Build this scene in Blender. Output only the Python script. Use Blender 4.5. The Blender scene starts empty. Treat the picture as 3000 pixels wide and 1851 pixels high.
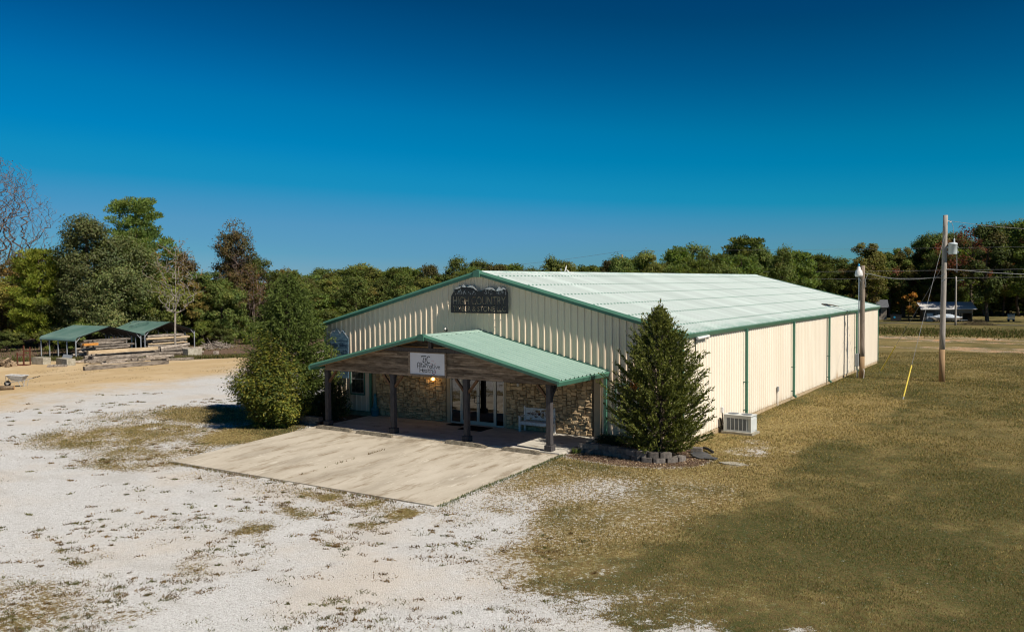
import bpy, bmesh, math, random
import numpy as np
from mathutils import Vector, Matrix

# ------------------------------------------------------------------ camera, sky, sun, exposure
scene = bpy.context.scene
col = scene.collection
CAM = (30.4398, -30.3058, 6.1216)
YAW, PIT, ROL, FPX = 0.5751, 0.0380, -0.0073, 2542.75
cam_d = bpy.data.cameras.new("camera")
cam = bpy.data.objects.new("camera", cam_d)
col.objects.link(cam)
fw = Vector((-math.sin(YAW) * math.cos(PIT), math.cos(YAW) * math.cos(PIT), -math.sin(PIT)))
rt = Vector((math.cos(YAW), math.sin(YAW), 0.0))
up = rt.cross(fw)
r2 = rt * math.cos(ROL) + up * math.sin(ROL)
u2 = up * math.cos(ROL) - rt * math.sin(ROL)
cam.matrix_world = Matrix(((r2.x, u2.x, -fw.x, CAM[0]), (r2.y, u2.y, -fw.y, CAM[1]), (r2.z, u2.z, -fw.z, CAM[2]), (0, 0, 0, 1)))
cam_d.sensor_width = 36.0
cam_d.lens = FPX / 3000.0 * 36.0
cam_d.clip_end = 5000
scene.camera = cam

SUN = Vector((1.0, -0.15, 1.0)).normalized()
world = bpy.data.worlds.new("World")
scene.world = world
world.use_nodes = True
wn = world.node_tree
wn.nodes.clear()
w_out = wn.nodes.new("ShaderNodeOutputWorld")
w_bg = wn.nodes.new("ShaderNodeBackground")
w_sky = wn.nodes.new("ShaderNodeTexSky")
w_sky.sky_type = 'NISHITA'
w_sky.sun_disc = False
w_sky.sun_elevation = math.asin(SUN.z)
w_sky.sun_rotation = math.atan2(SUN.x, SUN.y)
w_sky.altitude = 0
w_sky.air_density = 1.0
w_sky.dust_density = 0.0
w_sky.ozone_density = 3.0
# one tone curve over the whole sky: the deep, polarised blue of the photograph
w_pre = wn.nodes.new("ShaderNodeVectorMath"); w_pre.operation = 'SCALE'; w_pre.inputs["Scale"].default_value = 0.0952
w_cur = wn.nodes.new("ShaderNodeRGBCurve")
for ci, pts in enumerate((((0, 0), (.30, .0), (.40, .010), (.47, .048), (.56, .085), (.75, .115), (1, .22)),
                          ((0, 0), (.20, .035), (.26, .058), (.313, .098), (.40, .18), (.54, .258), (.71, .30), (.82, .33), (1, .42)),
                          ((0, 0), (.30, .10), (.44, .175), (.506, .27), (.593, .41), (.69, .505), (.8, .53), (1, .60)))):
    cv = w_cur.mapping.curves[ci]
    cv.points[0].location = pts[0]; cv.points[1].location = pts[-1]
    for p_ in pts[1:-1]: cv.points.new(*p_)
    for p_ in cv.points: p_.handle_type = 'VECTOR'
w_cur.mapping.update()
w_post = wn.nodes.new("ShaderNodeVectorMath"); w_post.operation = 'SCALE'; w_post.inputs["Scale"].default_value = 9.5
wn.links.new(w_sky.outputs[0], w_pre.inputs[0]); wn.links.new(w_pre.outputs[0], w_cur.inputs["Color"])
wn.links.new(w_cur.outputs[0], w_post.inputs[0]); wn.links.new(w_post.outputs[0], w_bg.inputs[0])
w_bg.inputs[1].default_value = 0.08
wn.links.new(w_bg.outputs[0], w_out.inputs[0])

sun_d = bpy.data.lights.new("sun", 'SUN')
sun_d.energy = 4.6
sun_d.angle = math.radians(0.5)
sun_d.color = (1.0, 0.93, 0.82)
sun = bpy.data.objects.new("sun", sun_d)
col.objects.link(sun)
sun.rotation_euler = SUN.to_track_quat('Z', 'Y').to_euler()
sun.location = (60, -20, 60)

scene.view_settings.view_transform = 'Standard'
scene.view_settings.look = 'None'
scene.view_settings.exposure = 0.40
scene.view_settings.gamma = 1.0
scene.view_settings.use_curve_mapping = False
scene.render.engine = 'CYCLES'
scene.cycles.max_bounces = 8
scene.cycles.transparent_max_bounces = 12
scene.cycles.use_denoising = True
scene.cycles.denoiser = 'OPENIMAGEDENOISE'
scene.cycles.denoising_input_passes = 'RGB_ALBEDO_NORMAL'
scene.cycles.denoising_prefilter = 'ACCURATE'
scene.cycles.filter_width = 1.15

# ------------------------------------------------------------------ helpers
rnd = random.Random(7)

def tag(o, label=None, cat=None, group=None, kind=None):
    if label: o['label'] = label
    if cat: o['category'] = cat
    if group: o['group'] = group
    if kind: o['kind'] = kind
    return o

WLOC = {}

def thing(name, label, cat, loc=(0, 0, 0), rz=0.0, group=None):
    o = bpy.data.objects.new(name, None)
    col.objects.link(o)
    o.empty_display_size = 0.3
    o.location = loc
    o.rotation_euler = (0, 0, rz)
    WLOC[o.name] = Vector(loc)
    return tag(o, label, cat, group)

def link_mesh(name, me, parent=None, loc=None):
    o = bpy.data.objects.new(name, me)
    col.objects.link(o)
    if parent is not None: o.parent = parent
    if loc is not None: o.location = loc
    return o

def children_of(o):
    return list(o.children)

def copy_tree(o, parent=None):
    c = o.copy()
    col.objects.link(c)
    c.parent = parent
    for ch in children_of(o):
        copy_tree(ch, c)
    return c

class MB:
    """collects faces and links them as one mesh object"""
    def __init__(self):
        self.v = []; self.f = []
    def add(self, vs, fs):
        n = len(self.v)
        self.v.extend([tuple(p) for p in vs])
        self.f.extend([tuple(i + n for i in f) for f in fs])
        return self
    def box(self, c, s, rz=0.0, rx=0.0, ry=0.0):
        hx, hy, hz = s[0] / 2, s[1] / 2, s[2] / 2
        R = Matrix.Rotation(rz, 3, 'Z') @ Matrix.Rotation(ry, 3, 'Y') @ Matrix.Rotation(rx, 3, 'X')
        P = [R @ Vector((x * hx, y * hy, z * hz)) + Vector(c) for x in (-1, 1) for y in (-1, 1) for z in (-1, 1)]
        return self.add(P, [(0, 1, 3, 2), (4, 6, 7, 5), (0, 4, 5, 1), (2, 3, 7, 6), (0, 2, 6, 4), (1, 5, 7, 3)])
    def bx(self, x0, x1, y0, y1, z0, z1):
        return self.box(((x0 + x1) / 2, (y0 + y1) / 2, (z0 + z1) / 2), (abs(x1 - x0), abs(y1 - y0), abs(z1 - z0)))
    def beam(self, a, b, w, h, upv=(0, 0, 1)):
        a = Vector(a); b = Vector(b); d = (b - a).normalized()
        s = d.cross(Vector(upv))
        if s.length < 1e-4: s = d.cross(Vector((0, 1, 0)))
        s.normalize(); t = s.cross(d)
        P = [p + s * (i * w / 2) + t * (j * h / 2) for p in (a, b) for i in (-1, 1) for j in (-1, 1)]
        return self.add(P, [(0, 1, 3, 2), (4, 6, 7, 5), (0, 4, 5, 1), (2, 3, 7, 6), (0, 2, 6, 4), (1, 5, 7, 3)])
    def tube(self, pts, r, n=6, caps=True):
        pts = [Vector(p) for p in pts]
        rs = r if isinstance(r, (list, tuple)) else [r] * len(pts)
        rings = []; V = []
        prev = None
        for i, p in enumerate(pts):
            d = (pts[min(i + 1, len(pts) - 1)] - pts[max(i - 1, 0)]).normalized()
            if prev is None:
                a = d.cross(Vector((0, 0, 1)))
                if a.length < 1e-3: a = Vector((1, 0, 0))
            else:
                a = prev - d * prev.dot(d)
            a.normalize(); prev = a
            b = d.cross(a)
            rings.append([len(V) + k for k in range(n)])
            V += [p + (a * math.cos(2 * math.pi * k / n) + b * math.sin(2 * math.pi * k / n)) * rs[i] for k in range(n)]
        F = []
        for i in range(len(rings) - 1):
            for k in range(n):
                F.append((rings[i][k], rings[i][(k + 1) % n], rings[i + 1][(k + 1) % n], rings[i + 1][k]))
        if caps:
            F.append(tuple(reversed(rings[0]))); F.append(tuple(rings[-1]))
        return self.add(V, F)
    def prism(self, poly, axis, a0, a1):
        """extrude a polygon; axis 'y': poly is (x,z); 'x': (y,z); 'z': (x,y)"""
        def P(p, a):
            return {'y': (p[0], a, p[1]), 'x': (a, p[0], p[1]), 'z': (p[0], p[1], a)}[axis]
        n = len(poly)
        V = [P(p, a0) for p in poly] + [P(p, a1) for p in poly]
        F = [tuple(range(n)), tuple(range(2 * n - 1, n - 1, -1))]
        F += [(i, (i + 1) % n, n + (i + 1) % n, n + i) for i in range(n)]
        return self.add(V, F)
    def lathe(self, prof, c, n=16):
        V = []; F = []
        for r, z in prof:
            V += [(c[0] + r * math.cos(2 * math.pi * k / n), c[1] + r * math.sin(2 * math.pi * k / n), c[2] + z) for k in range(n)]
        for i in range(len(prof) - 1):
            for k in range(n):
                F.append((i * n + k, i * n + (k + 1) % n, (i + 1) * n + (k + 1) % n, (i + 1) * n + k))
        F.append(tuple(range(n - 1, -1, -1))); F.append(tuple((len(prof) - 1) * n + k for k in range(n)))
        return self.add(V, F)
    def mesh(self, name, m, off=(0, 0, 0), smooth=False):
        me = bpy.data.meshes.new(name)
        ox, oy, oz = off
        me.from_pydata([(a - ox, b - oy, c - oz) for a, b, c in self.v], [], self.f)
        bm = bmesh.new(); bm.from_mesh(me)
        bmesh.ops.recalc_face_normals(bm, faces=bm.faces)
        bm.to_mesh(me); bm.free()
        if m is not None: me.materials.append(m)
        if smooth:
            me.polygons.foreach_set('use_smooth', [True] * len(me.polygons))
        me.update()
        return me
    def build(self, name, m, parent=None, local=False, smooth=False):
        off = (0, 0, 0)
        if parent is not None and not local:
            off = WLOC.get(parent.name, Vector((0, 0, 0)))
        o = link_mesh(name, self.mesh(name, m, off, smooth), parent)
        WLOC[o.name] = Vector(off)
        return o

def bevel(o, w=0.01, seg=1):
    md = o.modifiers.new("bevel", 'BEVEL'); md.width = w; md.segments = seg; md.limit_method = 'ANGLE'
    return o

# ---- numpy value noise
_tab = np.random.RandomState(11).rand(512, 512)
def vnoise(x, y):
    xi = np.floor(x).astype(int); yi = np.floor(y).astype(int)
    fx = x - xi; fy = y - yi
    fx = fx * fx * (3 - 2 * fx); fy = fy * fy * (3 - 2 * fy)
    a = _tab[xi & 511, yi & 511]; b = _tab[(xi + 1) & 511, yi & 511]
    c = _tab[xi & 511, (yi + 1) & 511]; d = _tab[(xi + 1) & 511, (yi + 1) & 511]
    return (a * (1 - fx) + b * fx) * (1 - fy) + (c * (1 - fx) + d * fx) * fy
def fbm(x, y, o=4):
    s = 0; a = 0.5; t = 0
    for i in range(o):
        s = s + a * vnoise(x + 17.3 * i, y - 9.1 * i); t += a
        x = x * 2.03; y = y * 2.03; a *= 0.5
    return s / t
def sstep(a, b, x):
    t = np.clip((x - a) / (b - a), 0, 1)
    return t * t * (3 - 2 * t)
def zg(x, y):
    """height of the ground"""
    x = np.asarray(x, float); y = np.asarray(y, float)
    d = np.clip(-3.2 - y, 0, None)
    front = -(.035 * np.minimum(d, 8) + .012 * np.clip(d - 8, 0, 15))
    left = -.25 * sstep(-4, -22, x)
    return (-.07 + front + left - .55 * sstep(-22, -42, x) + .11 * sstep(2, 10, y) * sstep(17, 19, x) * (1 - sstep(45, 60, y))
            - 1.25 * sstep(42, 100, y))
def zd(x, y):
    """ground height with the small bumps of the lot and the lawn"""
    x = np.asarray(x, float); y = np.asarray(y, float)
    return zg(x, y) + np.where((y > -24) & (y < 60), (fbm(x * .8, y * .8, 3) - .5) * .05, 0)
def Z(x, y): return float(zg(x, y))

# ------------------------------------------------------------------ materials
def nodes_of(name):
    m = bpy.data.materials.new(name); m.use_nodes = True
    return m, m.node_tree, m.node_tree.nodes["Principled BSDF"]

def ramp(nt, stops, fac):
    n = nt.nodes.new("ShaderNodeValToRGB")
    while len(n.color_ramp.elements) < len(stops): n.color_ramp.elements.new(0.5)
    for e, (p, c) in zip(n.color_ramp.elements, stops):
        e.position = p; e.color = (*c, 1)
    nt.links.new(fac, n.inputs[0])
    return n.outputs[0]

def noise(nt, scale, detail=4, rough=.6, vec=None, stretch=None):
    n = nt.nodes.new("ShaderNodeTexNoise")
    n.inputs["Scale"].default_value = scale; n.inputs["Detail"].default_value = detail; n.inputs["Roughness"].default_value = rough
    if vec is None:
        tc = nt.nodes.new("ShaderNodeTexCoord"); vec = tc.outputs["Object"]
    if stretch:
        mp = nt.nodes.new("ShaderNodeMapping"); mp.inputs["Scale"].default_value = stretch
        nt.links.new(vec, mp.inputs[0]); vec = mp.outputs[0]
    nt.links.new(vec, n.inputs["Vector"])
    return n.outputs[0]

def mix(nt, a, b, fac, mode='MIX'):
    n = nt.nodes.new("ShaderNodeMix"); n.data_type = 'RGBA'; n.blend_type = mode
    for s, v in (("A", a), ("B", b)):
        sk = [i for i in n.inputs if i.name == s and i.type == 'RGBA'][0]
        if isinstance(v, tuple): sk.default_value = (*v, 1)
        else: nt.links.new(v, sk)
    fs = n.inputs[0]
    if isinstance(fac, (int, float)): fs.default_value = fac
    else: nt.links.new(fac, fs)
    return [o for o in n.outputs if o.type == 'RGBA'][0]

def maprange(nt, v, a, b, c=0.0, d=1.0):
    n = nt.nodes.new("ShaderNodeMapRange"); n.interpolation_type = 'SMOOTHSTEP'
    n.inputs[1].default_value = a; n.inputs[2].default_value = b; n.inputs[3].default_value = c; n.inputs[4].default_value = d
    nt.links.new(v, n.inputs[0])
    return n.outputs[0]

def math2(nt, op, a, b=None):
    n = nt.nodes.new("ShaderNodeMath"); n.operation = op
    for i, v in enumerate((a, b)):
        if v is None: continue
        if isinstance(v, (int, float)): n.inputs[i].default_value = v
        else: nt.links.new(v, n.inputs[i])
    return n.outputs[0]

def bump(nt, bsdf, h, strength=.3, dist=.02):
    b = nt.nodes.new("ShaderNodeBump"); b.inputs["Strength"].default_value = strength; b.inputs["Distance"].default_value = dist
    nt.links.new(h, b.inputs["Height"]); nt.links.new(b.outputs[0], bsdf.inputs["Normal"])

def mat(name, c, rough=.6, var=.15, scale=3.0, spec=.3, c2=None, stretch=None, bmp=0, bscale=30, metal=0, rand=0.0, detail=5):
    """a painted / weathered surface: base colour broken up by noise between c and c2"""
    m, nt, b = nodes_of(name)
    if c2 is None: c2 = tuple(x * (1 - var) for x in c)
    n = noise(nt, scale, detail, .65, stretch=stretch)
    o = ramp(nt, [(.36, c2), (.64, c)], n)
    if rand:
        oi = nt.nodes.new("ShaderNodeObjectInfo")
        h = nt.nodes.new("ShaderNodeHueSaturation")
        nt.links.new(maprange(nt, oi.outputs["Random"], 0, 1, 1 - rand, 1 + rand), h.inputs["Value"])
        nt.links.new(o, h.inputs["Color"]); o = h.outputs[0]
    nt.links.new(o, b.inputs["Base Color"])
    b.inputs["Roughness"].default_value = rough
    b.inputs["Specular IOR Level"].default_value = spec
    b.inputs["Metallic"].default_value = metal
    if bmp:
        bump(nt, b, noise(nt, bscale, 4, .6, stretch=stretch), bmp, .02)
    return m

def foliage_mat(name, rough=.6, trans=.3, spec=.25, v0=1.25, v1=1.95):
    m = bpy.data.materials.new(name); m.use_nodes = True
    nt = m.node_tree; nt.nodes.clear()
    out = nt.nodes.new("ShaderNodeOutputMaterial")
    at = nt.nodes.new("ShaderNodeAttribute"); at.attribute_name = "tint"
    b = nt.nodes.new("ShaderNodeBsdfPrincipled")
    b.inputs["Roughness"].default_value = rough; b.inputs["Specular IOR Level"].default_value = spec
    oi = nt.nodes.new("ShaderNodeObjectInfo")
    h = nt.nodes.new("ShaderNodeHueSaturation")
    nt.links.new(maprange(nt, oi.outputs["Random"], 0, 1, v0, v1), h.inputs["Value"])
    nt.links.new(maprange(nt, oi.outputs["Random"], 0, 1, .485, .505), h.inputs["Hue"])
    nt.links.new(at.outputs["Color"], h.inputs["Color"])
    nt.links.new(h.outputs[0], b.inputs["Base Color"])
    t = nt.nodes.new("ShaderNodeBsdfTranslucent")
    nt.links.new(mix(nt, h.outputs[0], (1.25, 1.3, .55), 1.0, 'MULTIPLY'), t.inputs[0])
    ms = nt.nodes.new("ShaderNodeMixShader"); ms.inputs[0].default_value = trans
    nt.links.new(b.outputs[0], ms.inputs[1]); nt.links.new(t.outputs[0], ms.inputs[2])
    nt.links.new(ms.outputs[0], out.inputs[0])
    return m

def glass_mat(name, tint=(.25, .3, .3), ior=1.9):
    m = bpy.data.materials.new(name); m.use_nodes = True
    nt = m.node_tree; nt.nodes.clear()
    out = nt.nodes.new("ShaderNodeOutputMaterial")
    f = nt.nodes.new("ShaderNodeFresnel"); f.inputs[0].default_value = ior
    t = nt.nodes.new("ShaderNodeBsdfTransparent"); t.inputs[0].default_value = (*tint, 1)
    g = nt.nodes.new("ShaderNodeBsdfGlossy"); g.inputs["Roughness"].default_value = .015
    ms = nt.nodes.new("ShaderNodeMixShader")
    nt.links.new(f.outputs[0], ms.inputs[0]); nt.links.new(t.outputs[0], ms.inputs[1]); nt.links.new(g.outputs[0], ms.inputs[2])
    nt.links.new(ms.outputs[0], out.inputs[0])
    return m

def emit_mat(name, c, s):
    m, nt, b = nodes_of(name)
    b.inputs["Base Color"].default_value = (*c, 1)
    b.inputs["Emission Color"].default_value = (*c, 1); b.inputs["Emission Strength"].default_value = s
    return m

M = {}
M['cream'] = mat('cream_metal', (.76, .61, .455), .5, .06, 1.2, .35)
M['trim_tan'] = mat('tan_trim', (.42, .33, .22), .6, .1, 2)
M['green'] = mat('green_trim', (.075, .195, .135), .42, .12, 1.5, .4, rand=.04)
M['greenflat'] = mat('dark_green_trim', (.045, .135, .095), .5, .12, 2, .35)
M['wood_dark'] = mat('dark_weathered_wood', (.085, .078, .078), .8, .3, 6, .2, c2=(.04, .037, .04), stretch=(6, 6, .7), bmp=.4, bscale=14)
M['wood_brace'] = mat('brown_brace_wood', (.17, .095, .05), .75, .3, 5, .2, c2=(.1, .055, .03), stretch=(4, 4, 1), bmp=.2)
M['plank'] = mat('weathered_plank', (.27, .21, .155), .85, .3, 2.2, .15, c2=(.10, .07, .048), stretch=(1.0, 6, 7), bmp=.5, bscale=9, rand=.35)
M['soffit'] = mat('raw_soffit_board', (.4, .27, .13), .8, .2, 3)
M['mortar'] = mat('stone_mortar', (.21, .165, .11), .95, .2, 14, .1, bmp=.4)
M['stone'] = mat('tan_field_stone', (.58, .43, .26), .9, .3, 5, .15, c2=(.41, .30, .175), bmp=1.0, bscale=14, rand=.2)
M['alu'] = mat('aluminium_frame', (.5, .48, .44), .4, .08, 4, .5, metal=.3)
M['black'] = mat('black_metal', (.018, .018, .02), .45, .2, 5, .4)
M['white'] = mat('white_paint', (.74, .73, .70), .55, .1, 6, .3, c2=(.55, .53, .5))
M['benchw'] = mat('white_bench_paint', (.70, .71, .72), .6, .1, 8, .3, c2=(.55, .55, .54))
M['rustiron'] = mat('rusty_iron', (.12, .035, .02), .7, .3, 20)
M['mat'] = mat('black_door_mat', (.015, .015, .015), .95, .2, 60, .1)
M['teal'] = mat('teal_plastic', (.02, .16, .22), .5, .1, 4, .4)
M['concrete'] = mat('concrete_block', (.40, .37, .30), .95, .3, 3.5, .15, c2=(.24, .215, .16), bmp=.5, bscale=25)
M['stop'] = mat('parking_stop_concrete', (.33, .285, .21), .95, .4, 8, .1, c2=(.12, .1, .075), bmp=1.0, bscale=40)
M['wallblock'] = mat('grey_wall_block', (.21, .185, .16), .95, .3, 9, .1, c2=(.115, .10, .09), bmp=.9, bscale=30, rand=.2)
M['foundation'] = mat('foundation_concrete', (.46, .36, .23), .9, .25, 3, .2, c2=(.3, .22, .13))
M['galv'] = mat('galvanised_steel', (.5, .52, .54), .4, .15, 6, .5, metal=.5)
M['acgrey'] = mat('ac_cabinet', (.55, .57, .55), .5, .1, 3, .35)
M['coil'] = mat('coil_grille', (.13, .15, .17), .6, .3, 90, .3)
M['timber'] = mat('grey_timber', (.39, .335, .275), .9, .3, 2.6, .1, c2=(.10, .08, .065), stretch=(5, .9, 5), bmp=.5, bscale=8, rand=.35)
M['freshwood'] = mat('fresh_cut_timber', (.55, .43, .28), .85, .2, 3, .1, c2=(.38, .28, .17), stretch=(4, .7, 4))
M['orangewood'] = mat('orange_cut_wood', (.6, .26, .06), .85, .2, 6, .1)
M['firelog'] = mat('split_firewood', (.34, .25, .16), .9, .4, 4, .1, c2=(.12, .085, .055), rand=.5)
M['carroof'] = mat('carport_green_roof', (.17, .26, .22), .42, .15, .5, .5, c2=(.10, .19, .155))  # base colour paled to stand in for sky reflected on the sheets
M['carunder'] = mat('carport_underside', (.12, .12, .115), .6, .15, 2)
M['polewood'] = mat('utility_pole_wood', (.30, .25, .20), .9, .3, 5, .1, c2=(.17, .13, .1), stretch=(5, 5, .3), bmp=.4)
M['polegrey'] = mat('grey_pole_wood', (.4, .36, .32), .9, .3, 5, .1, c2=(.26, .23, .2), stretch=(5, 5, .3), bmp=.3)
M['poleband'] = mat('brown_pole_butt', (.34, .225, .12), .9, .3, 5, .1, c2=(.23, .15, .085), stretch=(5, 5, .3))
M['transf'] = mat('transformer_paint', (.52, .57, .58), .4, .06, 3, .4)
M['wire'] = mat('grey_cable', (.22, .22, .22), .6, .1, 3, .3)
M['yellow'] = mat('yellow_guard', (.66, .50, .06), .5, .1, 3, .4)
M['boxgrey'] = mat('electric_box_grey', (.30, .32, .33), .5, .1, 4, .4)
M['bark'] = mat('tree_bark', (.13, .10, .075), .95, .4, 3, .1, c2=(.06, .045, .033), stretch=(3, 3, .6))
M['palebark'] = mat('pale_bark', (.36, .32, .27), .9, .4, 3, .1, c2=(.17, .145, .12), stretch=(3, 3, .8))
M['twig'] = mat('grey_twigs', (.15, .11, .09), .9, .3, 2, .1)
M['shedwall'] = mat('shed_wall', (.16, .15, .13), .8, .2, 2)
M['shedroof'] = mat('pale_shed_roof', (.6, .58, .55), .5, .25, .4)
M['siding'] = mat('house_siding', (.34, .29, .23), .8, .1, 2)
M['shingle'] = mat('grey_shingle_roof', (.11, .115, .13), .85, .3, 3)
M['tarp'] = mat('white_tarp', (.62, .66, .7), .45, .2, 2.5, .4, c2=(.3, .36, .42), bmp=.6, bscale=3)
M['brush'] = mat('dead_brush', (.13, .1, .055), .95, .4, 5)
M['fabric'] = mat('black_landscape_fabric', (.06, .062, .066), .6, .3, 5, .4, bmp=.6, bscale=12)
M['barrow'] = mat('grey_barrow_tray', (.42, .43, .44), .5, .3, 12, .3, c2=(.24, .23, .22))
M['rubber'] = mat('rubber', (.02, .02, .02), .8, .1, 5)
M['banner'] = mat('white_banner', (.66, .66, .70), .6, .05, 2, .2, bmp=.25, bscale=2.5)
M['ink'] = mat('black_lettering', (.012, .014, .018), .5, .05, 5)
M['inkred'] = mat('red_lettering', (.55, .08, .06), .5, .05, 5)
M['inkpink'] = mat('magenta_lettering', (.36, .05, .16), .5, .05, 5)
M['inkteal'] = mat('teal_lettering', (.1, .3, .38), .5, .05, 5)
M['signblue'] = mat('blue_sign_paint', (.15, .25, .33), .55, .5, 3.5, .3, c2=(.055, .11, .17), stretch=(1, 1, 2.5), detail=7)
M['signdark'] = mat('dark_blue_lettering', (.02, .04, .07), .6, .1, 5)
M['snow'] = mat('snow_paint', (.62, .63, .64), .55, .3, 9, .3, c2=(.4, .36, .32))
M['glass'] = glass_mat('storefront_glass', (.14, .15, .14), 2.3)
M['winglass'] = glass_mat('window_glass', (.4, .42, .42), 1.7)
M['blind'] = mat('window_blind', (.18, .18, .18), .7, .1, 3)
M['lampglow'] = emit_mat('lamp_glow', (1.0, .55, .15), 7)
M['lampblue'] = mat('blue_photocell', (.03, .28, .5), .4, .1, 3)
M['dirtbrown'] = mat('cut_log_end', (.5, .3, .14), .9, .3, 8)
M['fol'] = foliage_mat('foliage', .65, .42, .15)
M['folgloss'] = foliage_mat('glossy_foliage', .55, .34, .25)
M['spr'] = foliage_mat('spruce_needles', .6, .25, .15, 1.2, 1.4)
M['grassm'] = foliage_mat('grass_blades', .8, .3, .05, 1.0, 1.3)

# ------------------------------------------------------------------ ground
def seg_dist(x, y, ax, ay, bx, by):
    dx, dy = bx - ax, by - ay
    t = np.clip(((x - ax) * dx + (y - ay) * dy) / (dx * dx + dy * dy), 0, 1)
    return np.hypot(x - ax - t * dx, y - ay - t * dy)
def blob(x, y, cx, cy, rx, ry, rot=0.0):
    c, s = math.cos(rot), math.sin(rot)
    u = ((x - cx) * c + (y - cy) * s) / rx; v = (-(x - cx) * s + (y - cy) * c) / ry
    return sstep(1.25, .45, np.hypot(u, v))
GA = math.radians(40)     # mowing / tyre direction on the lot

def cover(x, y):
    """what grows or lies where: grass 0..1, sand 0..1, mulch 0..1, hue 0 golden .. 1 green, dirt colour"""
    n1 = fbm(x * .35, y * .35, 4); n2 = fbm(x * 1.3 + 40, y * 1.3, 3); n3 = fbm(x * .12 + 9, y * .12 + 3, 3)
    yb = np.interp(x, [13.0, 15.0, 18.2, 21.2, 24.0, 28, 45], [-9.0, -10.9, -13.0, -15.6, -17.0, -18.0, -20])
    lawn = .95 * sstep(-3.2, 4.2, (y - yb) + (n1 - .5) * 7 + (n2 - .5) * 3.5)
    lawn = lawn * np.where(y > -10.8, sstep(14.85, 15.25, x), sstep(13.3, 15.6, x))
    lawn = lawn * np.where(x > 14.7, 1, 0)
    # right hand lawn also runs round the back
    path = sstep(1.7, .3, seg_dist(x, y, 15.7, -10.0, 18.6, -6.4) + (n2 - .5) * 1.6)
    lawn = lawn * (1 - .34 * path)
    lawn = lawn * (1 - .55 * sstep(1.6, .4, seg_dist(x, y, 22.5, -16.2, 26.5, -15.4) + (n2 - .5) * 2.6))
    for cx, cy, r in ((20.7, -1.5, .8), (20.6, .5, .9), (21.2, 1.4, .8), (20.2, 2.6, .6)):
        lawn = lawn * (1 - .48 * blob(x, y, cx, cy, r * 1.3, r) * sstep(.35, .65, n2))
    g = lawn
    g = g * (1 - .24 * (1 - sstep(-1.0, 1.0, x - np.interp(y, [-16, -14, -10, -5, 0], [20.7, 21.0, 21.8, 22.3, 19.0]) + (n1 - .5) * 2)) * sstep(-3.2, -5, y))
    # weeds in the gravel
    weeds = .05 + .36 * sstep(7.5, 15, x) * sstep(-10.8, -11.5, y) * sstep(.2, .7, n1) * (.45 + 1.1 * (n2 - .25)) * sstep(-18.5, -15.5, y) + .40 * sstep(.5, .75, n2) * sstep(7, 12, x) * sstep(-9.8, -11.2, y)
    weeds = weeds + .30 * sstep(1.6, .1, np.abs(y + 11.25 - (n1 - .5))) * sstep(3, 6, x) * sstep(-10.5, -11, y) * sstep(16, 15, x)
    p1 = np.maximum.reduce([.75 * blob(x, y, -3.6, -8.3, 5.0, 3.6, .5), .62 * blob(x, y, -.2, -9.0, 3.4, 3.6, .5), .66 * blob(x, y, 1.6, -11.2, 2.8, 2.0, .4),
                            .5 * blob(x, y, -7.5, -5.5, 3.2, 3.2, .6)])
    weeds = np.maximum(weeds, p1 * (.35 + 1.1 * n2))
    weeds = np.maximum(weeds, .95 * blob(x, y, 1.2, -5.6, 2.3, 3.3, .1) * sstep(3.0, 2.6, x))
    weeds = np.maximum(weeds, .8 * blob(x, y, -4.2, -3.2, 5.0, 2.9))
    weeds = np.maximum(weeds, .60 * blob(x, y, 11.6, -21.6, 3.2, 2.4, .3) * (.3 + 1.1 * n2))
    weeds = np.maximum(weeds, .5 * blob(x, y, 14.2, -20.9, 2.6, 1.0, .5) * (.3 + n2))
    front = (y < 6) & (x < 15) & (x > -24)
    g = np.maximum(g, np.where(front, weeds, 0))
    # yard on the left: sand lot, then weeds, then the floor of the wood
    s1 = (x + 53.4) * -.587 + (y - 11.35) * .81 + (n1 - .5) * 3
    sand = sstep(-11, -27, x + (n1 - .5) * 9 + (y * .15)) * sstep(.4, -.4, s1)
    gl = sstep(-1.0, .6, s1) * (.55 + .4 * n2) * sstep(-14, -20, x)
    g = np.maximum(g, gl)
    g = np.maximum(g, sand * .28 * sstep(.5, .75, fbm(x * .9, y * .5 + 5, 3)))
    # behind and beside the building
    back = sstep(10, 22, y) * sstep(-22, -14, x) * sstep(0, -1, x)
    sand = np.maximum(sand, .75 * back)
    far = sstep(36, 44, y) * (x > -30)
    g = np.maximum(g, far * .95)
    st = fbm(x * .16 + y * .05, y * .42 + 3, 5)
    orange = far * (np.maximum(sstep(.46, .56, st) * (sstep(52, 57, y) - sstep(68, 73, y)), sstep(.475, .58, st) * (sstep(76, 80, y) - sstep(93, 98, y))))
    orange = orange * (.55 + .45 * sstep(.35, .6, n2))
    g = g * (1 - .6 * orange)
    sand = np.maximum(sand, .8 * orange)
    near_wall = (x > 17) & (x < 19.4) & (y > 5) & (y < 39)
    g = np.where(near_wall, np.maximum(g, .8), g)
    mulch = np.maximum(blob(x, y, 17.2, -3.15, 2.5, .75), blob(x, y, 19.2, -2.0, .9, 1.3))
    mulch = np.maximum(mulch, ((x > 14.95) & (x < 18.9) & (y > -2.5) & (y < .2)) * 1.0)
    mulch = np.maximum(mulch, ((x > -1.2) & (x < 3.1) & (y > -3.0) & (y < .2)) * 1.0)
    mulch = np.maximum(mulch, .9 * sstep(2.5, 6, s1) * sstep(-25, -40, x))
    g = g * (1 - .85 * mulch)
    # hue of the grass: golden strips by the wall, dark olive in the mown lawn
    hue = .60 + (n3 - .5) * .55 + (n1 - .5) * .55
    hue = hue - .75 * sstep(3.4, .2, seg_dist(x, y, 19.6, -3.0, 21.6, 16.0) + (n2 - .5) * 2)
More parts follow.
